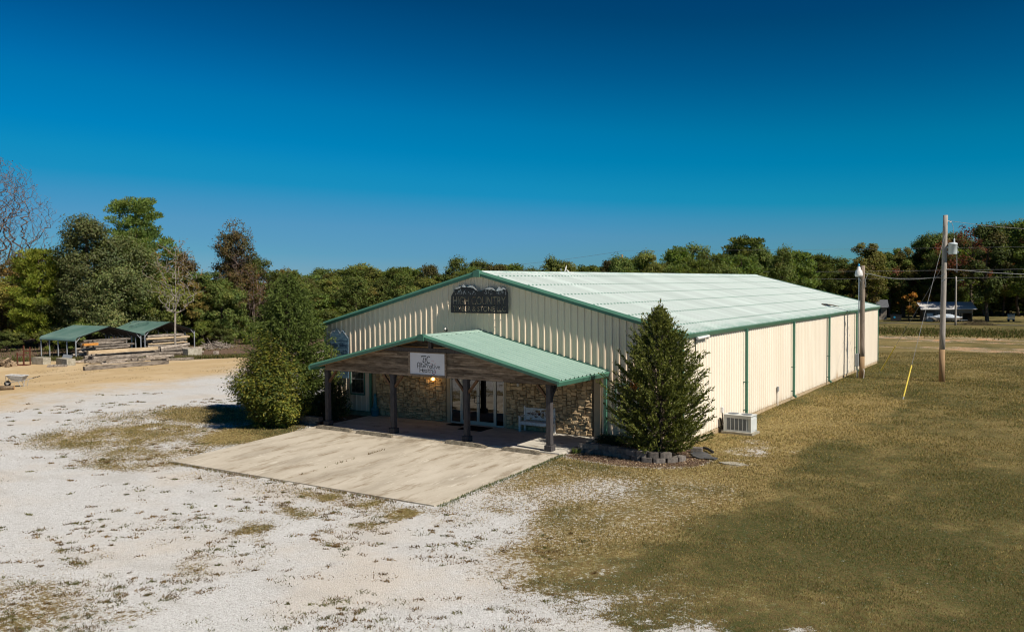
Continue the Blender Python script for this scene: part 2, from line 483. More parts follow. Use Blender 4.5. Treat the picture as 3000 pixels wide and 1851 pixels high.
    hue = hue + .5 * sstep(1.3, .3, seg_dist(x, y, 15.3, -4.6, 18.0, -4.3) + (n2 - .5)) + .35 * sstep(2.0, .3, seg_dist(x, y, 19.0, -9.5, 23.0, 3.0))
    mow = sstep(-.8, .9, x - np.interp(y, [-16, -14, -10, -5, 4, 40], [20.7, 21.0, 21.8, 22.5, 22.9, 24.5]) + (n1 - .5) * 2.2 + (n2 - .5) * 1.4)
    hue = hue + .02 * mow - .46 * (1 - mow) * sstep(4, -3, y) + (n2 - .5) * .45
    hue = hue + .45 * blob(x, y, 19.6, 2.2, 1.2, 1.8) - .25 * sstep(1.2, .2, np.abs(x - 21.4)) * sstep(-2, 1, y) * sstep(26, 18, y)
    hue = np.where(front, .22 + (n2 - .5) * .7, hue)
    hue = np.where(front, hue + .5 * blob(x, y, 1.7, -4.6, 1.4, 1.6) - .25 * blob(x, y, .5, -6.2, 1.6, 1.2), hue)
    hue = np.where(x < -24, .55 + (n2 - .5) * .6, hue)
    hue = np.where(y > 40, .42 + (n1 - .5) * .8, hue)
    hue = hue + .5 * far * (sstep(97, 104, y + (n1 - .5) * 14) - sstep(108, 118, y + (n1 - .5) * 10)) * sstep(-2, 6, x) * sstep(30, 22, x) + .15 * sstep(112, 118, y) * far
    oc = np.stack([.50 + .0 * x, .365 + 0 * x, .20 + 0 * x], -1)
    oc[orange > .08] = (.56, .27, .10)
    return np.clip(g, 0, 1), np.clip(sand, 0, 1), np.clip(mulch, 0, 1), np.clip(hue, 0, 1), oc

xs = np.concatenate([np.arange(-420, -80, 20), np.arange(-80, -12, 1.0), np.arange(-12, 33, .2), np.arange(33, 60, 1.0), np.arange(60, 421, 20)])
ys = np.concatenate([np.arange(-120, -24, 6), np.arange(-24, 6, .2), np.arange(6, 60, .7), np.arange(60, 160, 1.6), np.arange(160, 621, 20)])
GX, GY = np.meshgrid(xs, ys)
gx, gy = GX.ravel(), GY.ravel()
gz = zd(gx, gy)
gz = gz - np.where((gx > .3) & (gx < 18) & (gy > .2) & (gy < 37.8), .1, 0)
gz = gz - np.where((gx > 3.2) & (gx < 14.7) & (gy > -10.4) & (gy < .2), .12, 0)
nx, ny = len(xs), len(ys)
idx = np.arange(nx * ny).reshape(ny, nx)
quads = np.stack([idx[:-1, :-1], idx[:-1, 1:], idx[1:, 1:], idx[1:, :-1]], -1).reshape(-1, 4)
def np_mesh(name, V, F, m=None, tint=None):
    """mesh from numpy: V (n,3), F (k,3|4)"""
    me = bpy.data.meshes.new(name)
    k = F.shape[1]
    me.vertices.add(len(V)); me.vertices.foreach_set('co', np.ascontiguousarray(V, dtype=np.float32).ravel())
    me.loops.add(F.size); me.loops.foreach_set('vertex_index', np.ascontiguousarray(F, dtype=np.int32).ravel())
    me.polygons.add(len(F)); me.polygons.foreach_set('loop_start', np.arange(0, F.size, k, dtype=np.int32))
    if tint is not None:
        a = me.color_attributes.new('tint', 'FLOAT_COLOR', 'POINT')
        a.data.foreach_set('color', np.ascontiguousarray(np.concatenate([tint, np.ones((len(tint), 1))], 1), dtype=np.float32).ravel())
    if m is not None: me.materials.append(m)
    me.update(calc_edges=True)
    return me
g_me = np_mesh('ground', np.stack([gx, gy, gz], -1), quads)
cg, cs, cm, ch, oc = cover(gx, gy)
for nm, arr in (('cover', np.stack([cg, cs, cm, ch], -1)), ('soil', np.concatenate([oc, np.ones((len(gx), 1))], 1))):
    a = g_me.color_attributes.new(nm, 'FLOAT_COLOR', 'POINT')
    a.data.foreach_set('color', np.ascontiguousarray(arr, dtype=np.float32).ravel())
g_me.polygons.foreach_set('use_smooth', [True] * len(g_me.polygons))

m, nt, b = nodes_of('ground_cover')
tc = nt.nodes.new("ShaderNodeTexCoord"); ov = tc.outputs["Object"]
at = nt.nodes.new("ShaderNodeAttribute"); at.attribute_name = 'cover'
at2 = nt.nodes.new("ShaderNodeAttribute"); at2.attribute_name = 'soil'
sp = nt.nodes.new("ShaderNodeSeparateColor"); nt.links.new(at.outputs["Color"], sp.inputs[0])
vo = nt.nodes.new("ShaderNodeTexVoronoi"); vo.inputs["Scale"].default_value = 26; nt.links.new(ov, vo.inputs["Vector"])
vs = nt.nodes.new("ShaderNodeSeparateColor"); nt.links.new(vo.outputs["Color"], vs.inputs[0])
n_big = noise(nt, .22, 5, .6, ov); n_mid = noise(nt, 2.2, 5, .65, ov); n_fin = noise(nt, 9, 4, .7, ov); n_gr = noise(nt, 38, 3, .7, ov)
grav = ramp(nt, [(.0, (.42, .41, .39)), (.35, (.52, .51, .49)), (1.0, (.60, .595, .58))], vs.outputs[0])
grav = mix(nt, grav, (.54, .47, .385), maprange(nt, n_big, .46, .68, 0, .6))
grav = mix(nt, grav, (.24, .22, .20), maprange(nt, n_gr, .60, .72, 0, .45))
grav = mix(nt, grav, (.42, .40, .37), maprange(nt, noise(nt, .7, 5, .6, ov, (.6, 1.3, 1)), .5, .7, 0, .5))
soil = mix(nt, at2.outputs["Color"], (.27, .20, .115), maprange(nt, n_mid, .5, .75, 0, .5))
soil = mix(nt, soil, (.60, .47, .30), maprange(nt, n_big, .45, .65, 0, .5))
f_sand = maprange(nt, math2(nt, 'ADD', sp.outputs[1], math2(nt, 'MULTIPLY', math2(nt, 'SUBTRACT', n_mid, .5), .8)), .15, .95)
basec = mix(nt, grav, soil, f_sand)
gold = mix(nt, (.31, .25, .10), (.17, .112, .048), maprange(nt, n_fin, .40, .62))
green = mix(nt, (.056, .068, .020), (.125, .092, .040), maprange(nt, n_fin, .40, .64))
grassc = mix(nt, gold, green, maprange(nt, math2(nt, 'ADD', at.outputs["Alpha"], math2(nt, 'MULTIPLY', math2(nt, 'SUBTRACT', n_mid, .5), .8)), .1, .8))
thr = math2(nt, 'ADD', sp.outputs[0], math2(nt, 'ADD', math2(nt, 'MULTIPLY', math2(nt, 'SUBTRACT', n_fin, .5), 1.9), math2(nt, 'MULTIPLY', math2(nt, 'SUBTRACT', n_gr, .5), 1.3)))
basec = mix(nt, basec, grassc, maprange(nt, thr, .40, .62))
mulchc = ramp(nt, [(.3, (.045, .03, .022)), (.5, (.12, .075, .05)), (.62, (.26, .19, .14))], n_gr)
basec = mix(nt, basec, mulchc, maprange(nt, math2(nt, 'ADD', sp.outputs[2], math2(nt, 'MULTIPLY', math2(nt, 'SUBTRACT', n_fin, .5), .7)), .4, .65))
nt.links.new(basec, b.inputs["Base Color"])
b.inputs["Roughness"].default_value = .95; b.inputs["Specular IOR Level"].default_value = .08
hgt = math2(nt, 'ADD', math2(nt, 'MULTIPLY', vo.outputs["Distance"], -1.2), math2(nt, 'MULTIPLY', n_fin, 1.5))
bump(nt, b, hgt, .55, .03)
g_me.materials.append(m)
ground = link_mesh('ground', g_me)
tag(ground, 'pale gravel lot with dry lawn and sandy yard', None, None, 'structure')

# concrete apron in front of the porch and the porch floor
m, nt, b = nodes_of('stained_concrete')
tc = nt.nodes.new("ShaderNodeTexCoord"); ov = tc.outputs["Object"]
c = ramp(nt, [(.3, (.34, .295, .23)), (.5, (.47, .415, .33)), (.72, (.54, .485, .395))], noise(nt, .55, 6, .62, ov, (1.6, .55, 1)))
c = mix(nt, c, (.24, .185, .12), maprange(nt, noise(nt, 1.1, 8, .72, ov, (1.8, .45, 1)), .50, .68, 0, .85))
c = mix(nt, c, (.64, .59, .49), maprange(nt, noise(nt, 1.7, 7, .78, ov, (2.2, .5, 1)), .57, .66, 0, .75))
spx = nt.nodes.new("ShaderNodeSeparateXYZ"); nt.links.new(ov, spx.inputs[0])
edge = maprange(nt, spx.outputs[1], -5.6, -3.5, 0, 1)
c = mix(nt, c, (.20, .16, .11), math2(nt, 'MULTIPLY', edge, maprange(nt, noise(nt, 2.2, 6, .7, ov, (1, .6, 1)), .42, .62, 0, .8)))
c = mix(nt, c, (.17, .135, .09), maprange(nt, noise(nt, 30, 3, .6, ov), .62, .75, 0, .35))
nt.links.new(c, b.inputs["Base Color"]); b.inputs["Roughness"].default_value = .9; b.inputs["Specular IOR Level"].default_value = .15
bump(nt, b, noise(nt, 18, 5, .7, ov), .2, .01)
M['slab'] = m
m, nt, b = nodes_of('porch_concrete')
tc = nt.nodes.new("ShaderNodeTexCoord"); ov = tc.outputs["Object"]
c = ramp(nt, [(.32, (.40, .37, .31)), (.6, (.57, .53, .46))], noise(nt, .9, 6, .65, ov, (.6, 1.6, 1)))
c = mix(nt, c, (.16, .13, .09), maprange(nt, noise(nt, 1.6, 6, .7, ov), .55, .7, 0, .7))
nt.links.new(c, b.inputs["Base Color"]); b.inputs["Roughness"].default_value = .8; b.inputs["Specular IOR Level"].default_value = .25
bump(nt, b, noise(nt, 20, 4, .7, ov), .12, .01)
M['porchfl'] = m

def slab_z(y): return -.035 + (y + 3.45) * .0355
P = MB()
# two bays of slab, a control joint between them
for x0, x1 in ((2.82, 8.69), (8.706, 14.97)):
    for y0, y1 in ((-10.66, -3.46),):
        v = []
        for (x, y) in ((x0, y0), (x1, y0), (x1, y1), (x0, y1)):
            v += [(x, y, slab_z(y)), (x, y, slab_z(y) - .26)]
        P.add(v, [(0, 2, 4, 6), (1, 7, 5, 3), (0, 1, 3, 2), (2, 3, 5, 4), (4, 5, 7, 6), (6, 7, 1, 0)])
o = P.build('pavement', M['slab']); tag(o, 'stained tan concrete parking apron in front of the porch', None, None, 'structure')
P = MB()
v = []
for (x, y) in ((3.12, -3.44), (15.0, -3.44), (14.9, .0), (3.12, .0)):
    z = 0.002 + (y + 3.4) * .011
    v += [(x, y, z), (x, y, z - .3)]
P.add(v, [(0, 2, 4, 6), (1, 7, 5, 3), (0, 1, 3, 2), (2, 3, 5, 4), (4, 5, 7, 6), (6, 7, 1, 0)])
o = P.build('porch_floor', M['porchfl']); tag(o, 'smooth concrete floor of the porch', None, None, 'structure')
def pz(y): return .003 + (y + 3.4) * .011

# far road with a pale verge
P = MB()
v = []; f = []
xr = np.arange(-160, 200, 6.0)
for i, x in enumerate(xr):
    for y in (130.2, 132.6): v.append((x, y, Z(x, y) + .03))
    if i: f.append((2 * i - 2, 2 * i - 1, 2 * i + 1, 2 * i))
P.add(v, f)
M['asphalt'] = mat('asphalt', (.10, .09, .075), .9, .3, .6, .1)
o = P.build('road', M['asphalt']); tag(o, 'dark country road running past the far houses', None, None, 'structure')

# ------------------------------------------------------------------ the metal building
FT = .3048
BW, BL = 60 * FT, 125 * FT
HE, HR = 4.22, 6.60          # eave and ridge of the roof sheet
SL = (HR - HE) / (BW / 2)
ZB = .17
bld = thing('metal_building', 'long cream corrugated metal building with pale green roof, stone entrance and porch', 'building', (0, 0, 0))

def roof_z(x): return HR - abs(x - BW / 2) * SL

def rib_profile(n, pitch=FT, h=.045, b=.055, t=.028):
    """(along, height) of a ribbed sheet n ribs wide"""
    out = [(0, 0)]
    for i in range(n):
        o = i * pitch; c = o + pitch / 2
        for a, hh in ((.052 - .02, 0), (.052 - .008, .007), (.052 + .008, .007), (.052 + .02, 0)): out.append((o + a, hh))
        out += [(c - b, 0), (c - t, h), (c + t, h), (c + b, 0)]
        for a, hh in ((.052 + .02, 0), (.052 + .008, .007), (.052 - .008, .007), (.052 - .02, 0)): out.append((o + pitch - a, hh))
    out.append((n * pitch, 0))
    return out

# roof material: chalky pale green with darker screw rows and run-off stains below the laps
m, nt, b = nodes_of('pale_green_roof')
tc = nt.nodes.new("ShaderNodeTexCoord"); ov = tc.outputs["Object"]
sx = nt.nodes.new("ShaderNodeSeparateXYZ"); nt.links.new(ov, sx.inputs[0])
geo = nt.nodes.new("ShaderNodeNewGeometry")
row = math2(nt, 'ABSOLUTE', math2(nt, 'SUBTRACT', math2(nt, 'FRACT', math2(nt, 'DIVIDE', sx.outputs[0], 1.52)), .5))
rowm = maprange(nt, row, .018, .04, 1, 0)
ph = math2(nt, 'FRACT', math2(nt, 'DIVIDE', sx.outputs[1], FT))
dash = maprange(nt, math2(nt, 'ABSOLUTE', math2(nt, 'SUBTRACT', ph, .36)), .10, .2, 1, 0)
c = ramp(nt, [(.3, (.545, .615, .57)), (.7, (.62, .68, .64))], noise(nt, .35, 5, .6, geo.outputs["Position"], (.25, 1.6, 1)))
c = mix(nt, c, (.72, .79, .75), maprange(nt, noise(nt, 1.4, 4, .6, geo.outputs["Position"], (.2, 2.5, .2)), .5, .7, 0, .5))
c = mix(nt, c, (.13, .27, .2), math2(nt, 'MULTIPLY', math2(nt, 'MULTIPLY', rowm, dash), .9))
oi = nt.nodes.new("ShaderNodeObjectInfo")
hs = nt.nodes.new("ShaderNodeHueSaturation"); nt.links.new(maprange(nt, oi.outputs["Random"], 0, 1, .93, 1.06), hs.inputs["Value"]); nt.links.new(c, hs.inputs["Color"])
eave_st = maprange(nt, sx.outputs[0], 8.6, 9.2, 0, .55)
c = mix(nt, hs.outputs[0], (.16, .36, .27), math2(nt, 'MULTIPLY', eave_st, maprange(nt, noise(nt, 1.2, 4, .7, geo.outputs["Position"]), .35, .65)))
nt.links.new(c, b.inputs["Base Color"])
b.inputs["Roughness"].default_value = .42; b.inputs["Specular IOR Level"].default_value = .5
M['roof'] = m
m, nt, b = nodes_of('porch_roof_green')
tc = nt.nodes.new("ShaderNodeTexCoord"); ov = tc.outputs["Object"]
c = ramp(nt, [(.3, (.27, .40, .335)), (.55, (.34, .47, .395)), (.75, (.45, .57, .50))], noise(nt, .9, 5, .65, ov, (.3, 2.4, 1)))
c = mix(nt, c, (.08, .15, .12), maprange(nt, noise(nt, 9, 3, .7, ov, (.8, 2.5, 1)), .66, .73, 0, .8))
c = mix(nt, c, (.16, .25, .2), maprange(nt, noise(nt, 1.1, 5, .7, ov), .55, .72, 0, .45))
nt.links.new(c, b.inputs["Base Color"]); b.inputs["Roughness"].default_value = .45; b.inputs["Specular IOR Level"].default_value = .45
M['proof'] = m

# --- main roof: a deck and 42 sheets a side
rk = MB()
for s in (-1, 1):
    xa, xb = BW / 2, BW / 2 + s * (BW / 2 - .02)
    rk.add([(xa, .02, HR - .06), (xb, .02, HE - .06), (xb, BL - .02, HE - .06), (xa, BL - .02, HR - .06)], [(0, 1, 2, 3)])
roof = rk.build('roof', M['carunder'], bld)
PITCH3 = 3 * FT
Lx = BW / 2 + .16
def sheet_mesh(name, n, L, slope, m, pitch=FT, drop=0):
    """sheet lying down a slope: local x runs out from the ridge, local y along the building"""
    pr = rib_profile(n, pitch)
    nrm = math.hypot(1, slope)
    V = []; F = []
    for i, (a, h) in enumerate(pr):
        for x in (0.10, L):
            V.append((x + h * slope / nrm, a, -x * slope + h / nrm))
        if i: F.append((2 * i - 2, 2 * i - 1, 2 * i + 1, 2 * i))
    mb = MB(); mb.add(V, F)
    me = bpy.data.meshes.new(name); me.from_pydata(V, [], F); me.materials.append(m); me.update()
    return me
sm = sheet_mesh('roof_panel', 3, Lx, SL, M['roof'])
for i in range(42):
    for s in (1, -1):
        o = link_mesh('roof_panel', sm, roof)
        if s == 1: o.location = (BW / 2, -.08 + i * PITCH3 * (BL + .16) / (42 * PITCH3), HR)
        else:
            o.location = (BW / 2, -.08 + (i + 1) * PITCH3 * (BL + .16) / (42 * PITCH3), HR); o.rotation_euler = (0, 0, math.pi)
        o.scale = (1, (BL + .16) / (42 * PITCH3), 1)
# ridge cap with scalloped skirt
rc = MB()
w = .2; t = .055
y0, y1 = -.12, BL + .1
rc.add([(BW / 2 - w, y0, HR - w * SL + t), (BW / 2, y0, HR + t), (BW / 2 + w, y0, HR - w * SL + t),
        (BW / 2 - w, y1, HR - w * SL + t), (BW / 2, y1, HR + t), (BW / 2 + w, y1, HR - w * SL + t)], [(0, 1, 4, 3), (1, 2, 5, 4)])
for s in (-1, 1):
    rc.add([(BW / 2 + s * w, y0, HR - w * SL + t), (BW / 2 + s * w, y1, HR - w * SL + t), (BW / 2 + s * (w + .01), y1, HR - w * SL + .028), (BW / 2 + s * (w + .01), y0, HR - w * SL + .028)], [(0, 1, 2, 3)])
rc.build('ridge_cap', M['roof'], roof)

def rake_trim(mb, xc, half, zc, ze, y, h1=.10, h2=.12, dep=.10):
    """sculptured rake trim along both slopes of a gable facing -y: sloping upper face, upright lower face"""
    for s in (-1, 1):
        a = (xc, zc); e = (xc + s * half, ze)
        V = []
        for (x, z) in (a, e):
            V += [(x, y + .05, z + .065), (x, y - .02, z + .065), (x, y - dep, z + .065 - h1), (x, y - dep + .025, z + .06 - h1), (x, y - dep + .025, z + .065 - h1 - h2), (x, y + .0, z + .065 - h1 - h2)]
        F = [(i, i + 1, 7 + i, 6 + i) for i in range(5)] + [(6, 7, 8, 9, 10, 11)]
        mb.add(V, F)
for yy, nm in ((-.10, 'rake_trim'),):
    mb = MB(); rake_trim(mb, BW / 2, BW / 2 + .12, HR, HE - .005, yy)
    mb.build('rake_trim', M['green'], roof)
    pk = MB()
    pk.prism([(BW / 2 - .16, HR - .22), (BW / 2 + .16, HR - .22), (BW / 2 + .16, HR + .045), (BW / 2, HR + .085), (BW / 2 - .16, HR + .045)], 'y', -.23, -.02)
    pk.build('peak_box', M['green'], roof)
# back rake, plain
mb = MB()
for s in (-1, 1): mb.beam((BW / 2, BL + .1, HR - .04), (BW / 2 + s * (BW / 2 + .12), BL + .1, HE - .04), .06, .2)
mb.build('rake_trim', M['green'], roof)
# eave gutter, box section with a sloping face, slightly wavy
def gutter(name, x, s, y0, y1, ze, parent, m, n=12, wob=.012, hgt=.17, lip=.13):
    mb = MB(); V = []; F = []
    r_ = random.Random(3)
    for i in range(n + 1):
        y = y0 + (y1 - y0) * i / n
        d = (r_.random() - .5) * 2 * wob if 0 < i < n else 0
        pts = [(0, .0), (s * .025, .02), (s * (lip - .03), .015), (s * lip, -.01), (s * (lip - .015), -.05), (s * .05, -hgt), (0, -hgt)]
        V += [(x + px, y, ze + pz_ + d) for px, pz_ in pts]
        if i:
            a = (i - 1) * 7; c_ = i * 7
            F += [(a + k, a + (k + 1) % 7, c_ + (k + 1) % 7, c_ + k) for k in range(7)]
    F += [tuple(range(6, -1, -1)), tuple(n * 7 + k for k in range(7))]
    mb.add(V, F)
    return mb.build(name, m, parent)
gutter('gutter', BW + .04, 1, -.2, BL + .12, HE - .035, bld, M['green'])
gutter('gutter', -.04, -1, -.2, BL + .12, HE - .035, bld, M['green'])

# --- walls made of sheets
def wall_sheet(name, x0, n, top, bot, parent, yout=-.0, pitch=FT):
    """front wall sheets facing -y, each vertex column from bot(x) to top(x)"""
    V = []; F = []
    for i, (a, h) in enumerate(rib_profile(n, pitch)):
        x = x0 + a
        V += [(x, yout - h, bot(x)), (x, yout - h, top(x))]
        if i: F.append((2 * i - 2, 2 * i, 2 * i + 1, 2 * i - 1))
    me = bpy.data.meshes.new(name); me.from_pydata(V, [], F); me.materials.append(M['cream']); me.update()
    return link_mesh(name, me, parent)
fb = MB()
fb.prism([(.03, ZB), (2.9, ZB), (2.9, 2.45), (15.0, 2.45), (15.0, ZB), (BW - .03, ZB), (BW - .03, HE - .1), (BW / 2, HR - .1), (.03, HE - .1)], 'y', .03, .06)
front = fb.build('front_wall', M['cream'], bld)
for i in range(20):
    x0 = i * PITCH3
    bt = (lambda x: 2.4 if 2.98 < x < 14.95 else ZB)
    if i in (3, 16):
        # sheets beside the entrance are cut, keep the outer ribs down to the sill
        cut = 2.98 if i == 3 else 14.95
    wall_sheet('wall_panel', x0, 3, lambda x: roof_z(x) - .03, bt, front)
sw = MB(); sw.bx(BW - .07, BW - .04, .05, BL - .05, ZB, HE - .04)
side = sw.build('side_wall', M['cream'], bld)
pm_v = []; pm_f = []
for i, (a, h) in enumerate(rib_profile(3)):
    pm_v += [(h, a, ZB), (h, a, HE - .03)]
    if i: pm_f.append((2 * i - 2, 2 * i, 2 * i + 1, 2 * i - 1))
# rust bloom low on a few sheets
m, nt, b = nodes_of('cream_side_metal')
geo = nt.nodes.new("ShaderNodeNewGeometry"); sx = nt.nodes.new("ShaderNodeSeparateXYZ"); nt.links.new(geo.outputs["Position"], sx.inputs[0])
c = ramp(nt, [(.3, (.73, .645, .52)), (.7, (.80, .725, .605))], noise(nt, .8, 5, .6, geo.outputs["Position"], (1, 1, .25)))
low = maprange(nt, sx.outputs[2], .15, .75, 1, 0)
pat = maprange(nt, noise(nt, .33, 2, .5, geo.outputs["Position"], (1, 1, .1)), .56, .66, 0, .8)
c = mix(nt, c, (.42, .22, .06), math2(nt, 'MULTIPLY', low, pat))
c = mix(nt, c, (.45, .36, .24), math2(nt, 'MULTIPLY', maprange(nt, sx.outputs[2], .16, .4, .5, 0), maprange(nt, noise(nt, 3, 4, .7, geo.outputs["Position"]), .4, .6)))
nt.links.new(c, b.inputs["Base Color"]); b.inputs["Roughness"].default_value = .5; b.inputs["Specular IOR Level"].default_value = .3
pm = bpy.data.meshes.new('wall_panel'); pm.from_pydata(pm_v, [], pm_f); pm.materials.append(m); pm.update()
for i in range(42):
    o = link_mesh('wall_panel', pm, side); o.location = (BW - .035, i * BL / 42, 0); o.scale = (1, BL / (42 * PITCH3), 1)
lw = MB()
for i, (a, h) in enumerate(rib_profile(125)):
    pass
pr = rib_profile(125)
lw.add([q for a, h in pr for q in ((-h * 1.0, a, ZB), (-h * 1.0, a, HE - .03))], [(2 * i - 2, 2 * i - 1, 2 * i + 1, 2 * i) for i in range(1, len(pr))])
lw.build('left_wall', M['cream'], bld)
bw = MB(); bw.prism([(0, ZB), (BW, ZB), (BW, HE - .05), (BW / 2, HR - .05), (0, HE - .05)], 'y', BL - .02, BL + .0)
bw.build('back_wall', M['cream'], bld)
# corner trims
for x, y in ((-.0, -.0), (BW, -.0), (BW, BL)):
    mb = MB()
    sx_ = -1 if x < 1 else 1
    sy_ = -1 if y < 1 else 1
    mb.bx(x + sx_ * .045, x - sx_ * .10, y + sy_ * .042, y + sy_ * .05, ZB, HE - .1)
    mb.bx(x + sx_ * .05, x + sx_ * .042, y + sy_ * .05, y - sy_ * .10, ZB, HE - .1)
    mb.build('corner_trim', M['green'], bld)
# foundation kerb
mb = MB()
mb.bx(BW - .25, BW - .02, -.02, BL - .0, -.35, ZB - .02)
mb.bx(-.0, .2, .0, BL, -.35, ZB - .02)
mb.bx(0.2, 2.85, .0, .2, -.35, ZB - .02); mb.bx(15.05, BW - .25, .0, .2, -.35, ZB - .02)
mb.build('foundation', M['foundation'], bld)
mb = MB(); mb.bx(.02, 2.95, -.05, -.02, ZB - .03, ZB); mb.bx(15.0, BW, -.05, -.02, ZB - .03, ZB)
mb.build('base_trim', M['greenflat'], bld)
# downspouts down the long side
def downspout(x, y, ztop, zbot, parent, w=.13, d=.10, stand=.08, ydir=None, elbow=True):
    mb = MB()
    mb.bx(x + stand, x + stand + d, y - w / 2, y + w / 2, zbot, ztop)
    if elbow: mb.beam((x + stand + d / 2, y, zbot + .04), (x + stand + d / 2 + .14, y, zbot - .05), w, d)
    o = mb.build('downspout', M['green'], parent)
    st = MB()
    for z in (ztop * .42, zbot + .25):
        st.bx(x + .0, x + stand + d + .004, y - w / 2 - .012, y + w / 2 + .012, z - .015, z + .015)
    st.build('strap', M['greenflat'], o)
    return o
for k in range(4):
    downspout(BW, 7.14 + 7.65 * k, HE - .17, .22, bld)
# porch corner downspouts on the front
for x in (15.18, 3.02):
    mb = MB(); mb.bx(x - .06, x + .06, -.17, -.09, .12, 2.56)
    mb.build('downspout', M['green'], bld)
# windows: frame, two sashes, blind, glass
def window(x0, x1, z0, z1, parent, frm='green'):
    mb = MB()
    for a in ((x0 - .05, x0 + .0, z0 - .05, z1 + .05), (x1, x1 + .05, z0 - .05, z1 + .05)): mb.bx(a[0], a[1], -.075, -.005, a[2], a[3])
    mb.bx(x0, x1, -.075, -.005, z1, z1 + .05); mb.bx(x0, x1, -.085, -.005, z0 - .06, z0)
    fr = mb.build('window', M[frm], parent)
    sh = MB(); zm = (z0 + z1) / 2 + .02
    for zz in (z0 + .02, zm, z1 - .02): sh.bx(x0 + .003, x1 - .003, -.062, -.035, zz - .02, zz + .02)
    for xx in (x0 + .022, x1 - .022): sh.bx(xx - .019, xx + .019, -.0615, -.0355, z0 + .04, z1 - .04)
    sh.build('sash', M['alu'], fr)
    gl = MB(); gl.add([(x0 + .03, -.05, z0 + .03), (x1 - .03, -.05, z0 + .03), (x1 - .03, -.05, z1 - .03), (x0 + .03, -.05, z1 - .03)], [(0, 1, 2, 3)])
    gl.build('pane', M['winglass'], fr)
    bl = MB()
    n = 22
    for i in range(n):
        z = z0 + (z1 - z0) * (i + .5) / n
        bl.box(((x0 + x1) / 2, -.04, z), (x1 - x0 - .05, .003, (z1 - z0) / n * .8), rx=.5)
    o = bl.build('blind', M['blind'], fr); o['kind'] = 'stuff'
    return fr
window(1.72, 2.55, .97, 2.30, front)
window(15.62, 16.5, .92, 2.16, front)

# --- stone entrance wall
sw = MB()
sw.bx(3.28, 7.42, -.03, .2, .0, 2.5); sw.bx(10.50, 14.60, -.03, .2, .0, 2.5)
sw.bx(7.42, 10.5, -.03, .2, 2.18, 2.5)
stonew = sw.build('stone_wall', M['mortar'], bld)
for a, b_ in ((2.97, 3.25), (14.63, 14.93)):
    tr = MB(); tr.bx(a, b_, -.045, .05, .05, 2.5); tr.build('wall_trim', M['trim_tan'], bld)
for a, b_ in ((7.40, 7.56), (10.40, 10.52)):
    tr = MB(); tr.bx(a, b_, -.06, .05, .04, 2.2); tr.build('entrance_trim', M['trim_tan'], bld)
def fill_stones(x0, x1, z0, z1, seed):
    r_ = random.Random(seed)
    cw, chh = .050, .056
    nx_, nz_ = int((x1 - x0) / cw), int((z1 - z0) / chh)
    occ = [[False] * nx_ for _ in range(nz_)]
    out = []
    for j in range(nz_):
        i = 0
        while i < nx_:
            if occ[j][i]: i += 1; continue
            w_ = r_.choice((3, 4, 4, 5, 5, 6, 7, 8)); h_ = r_.choice((1, 2, 2, 2, 3, 3, 4)) if w_ > 3 else r_.choice((1, 2, 3, 3))
            k = 0
            while k < w_ and i + k < nx_ and not occ[j][i + k]: k += 1
            if nx_ - (i + k) == 1 and not occ[j][i + k]: k += 1
            h_ = min(h_, nz_ - j)
            for b_ in range(h_):
                for a_ in range(k): occ[j + b_][i + a_] = True
            out.append((x0 + i * cw, x0 + (i + k) * cw, z0 + j * chh, z0 + (j + h_) * chh))
            i += k
    return out
stones = fill_stones(3.30, 7.39, .05, 2.42, 5) + fill_stones(10.53, 14.59, .05, 2.42, 9)
def stone_geo(mb, s, r_):
    x0, x1, z0, z1 = s
    g = .010
    x0 += g; x1 -= g; z0 += g; z1 -= g
    d = .035 + r_.random() * .06
    j = lambda k=.012: (r_.random() - .5) * 2 * k
    base = [(x0 + j(.006), -.02, z0 + j(.006)), (x1 + j(.006), -.02, z0 + j(.006)), (x1 + j(.006), -.02, z1 + j(.006)), (x0 + j(.006), -.02, z1 + j(.006))]
    mid = [(p[0] + j(.005), -.03 - d * .72 + j(.006), p[2] + j(.005)) for p in base]
    q = min(x1 - x0, z1 - z0) * .2
    top = [(x0 + q, -.03 - d + j(.026), z0 + q), (x1 - q, -.03 - d * .9 + j(.026), z0 + q), (x1 - q, -.03 - d * .9 + j(.026), z1 - q), (x0 + q, -.03 - d + j(.026), z1 - q)]
    F = []
    for a in (0, 4):
        F += [(a + k, a + (k + 1) % 4, a + 4 + (k + 1) % 4, a + 4 + k) for k in range(4)]
    F.append((8, 9, 10, 11))
    mb.add(base + mid + top, F)
r_ = random.Random(21)
stones.sort(key=lambda s: -(s[1] - s[0]) * (s[3] - s[2]) * (1.0 if s[2] < 2.0 else .3))
rest = MB()
for i, s in enumerate(stones):
    if i < 290:
        mb = MB(); stone_geo(mb, s, r_); mb.build('stone', M['stone'], stonew)
    else: stone_geo(rest, s, r_)
o = rest.build('small_stones', M['stone'], stonew); o['kind'] = 'stuff'

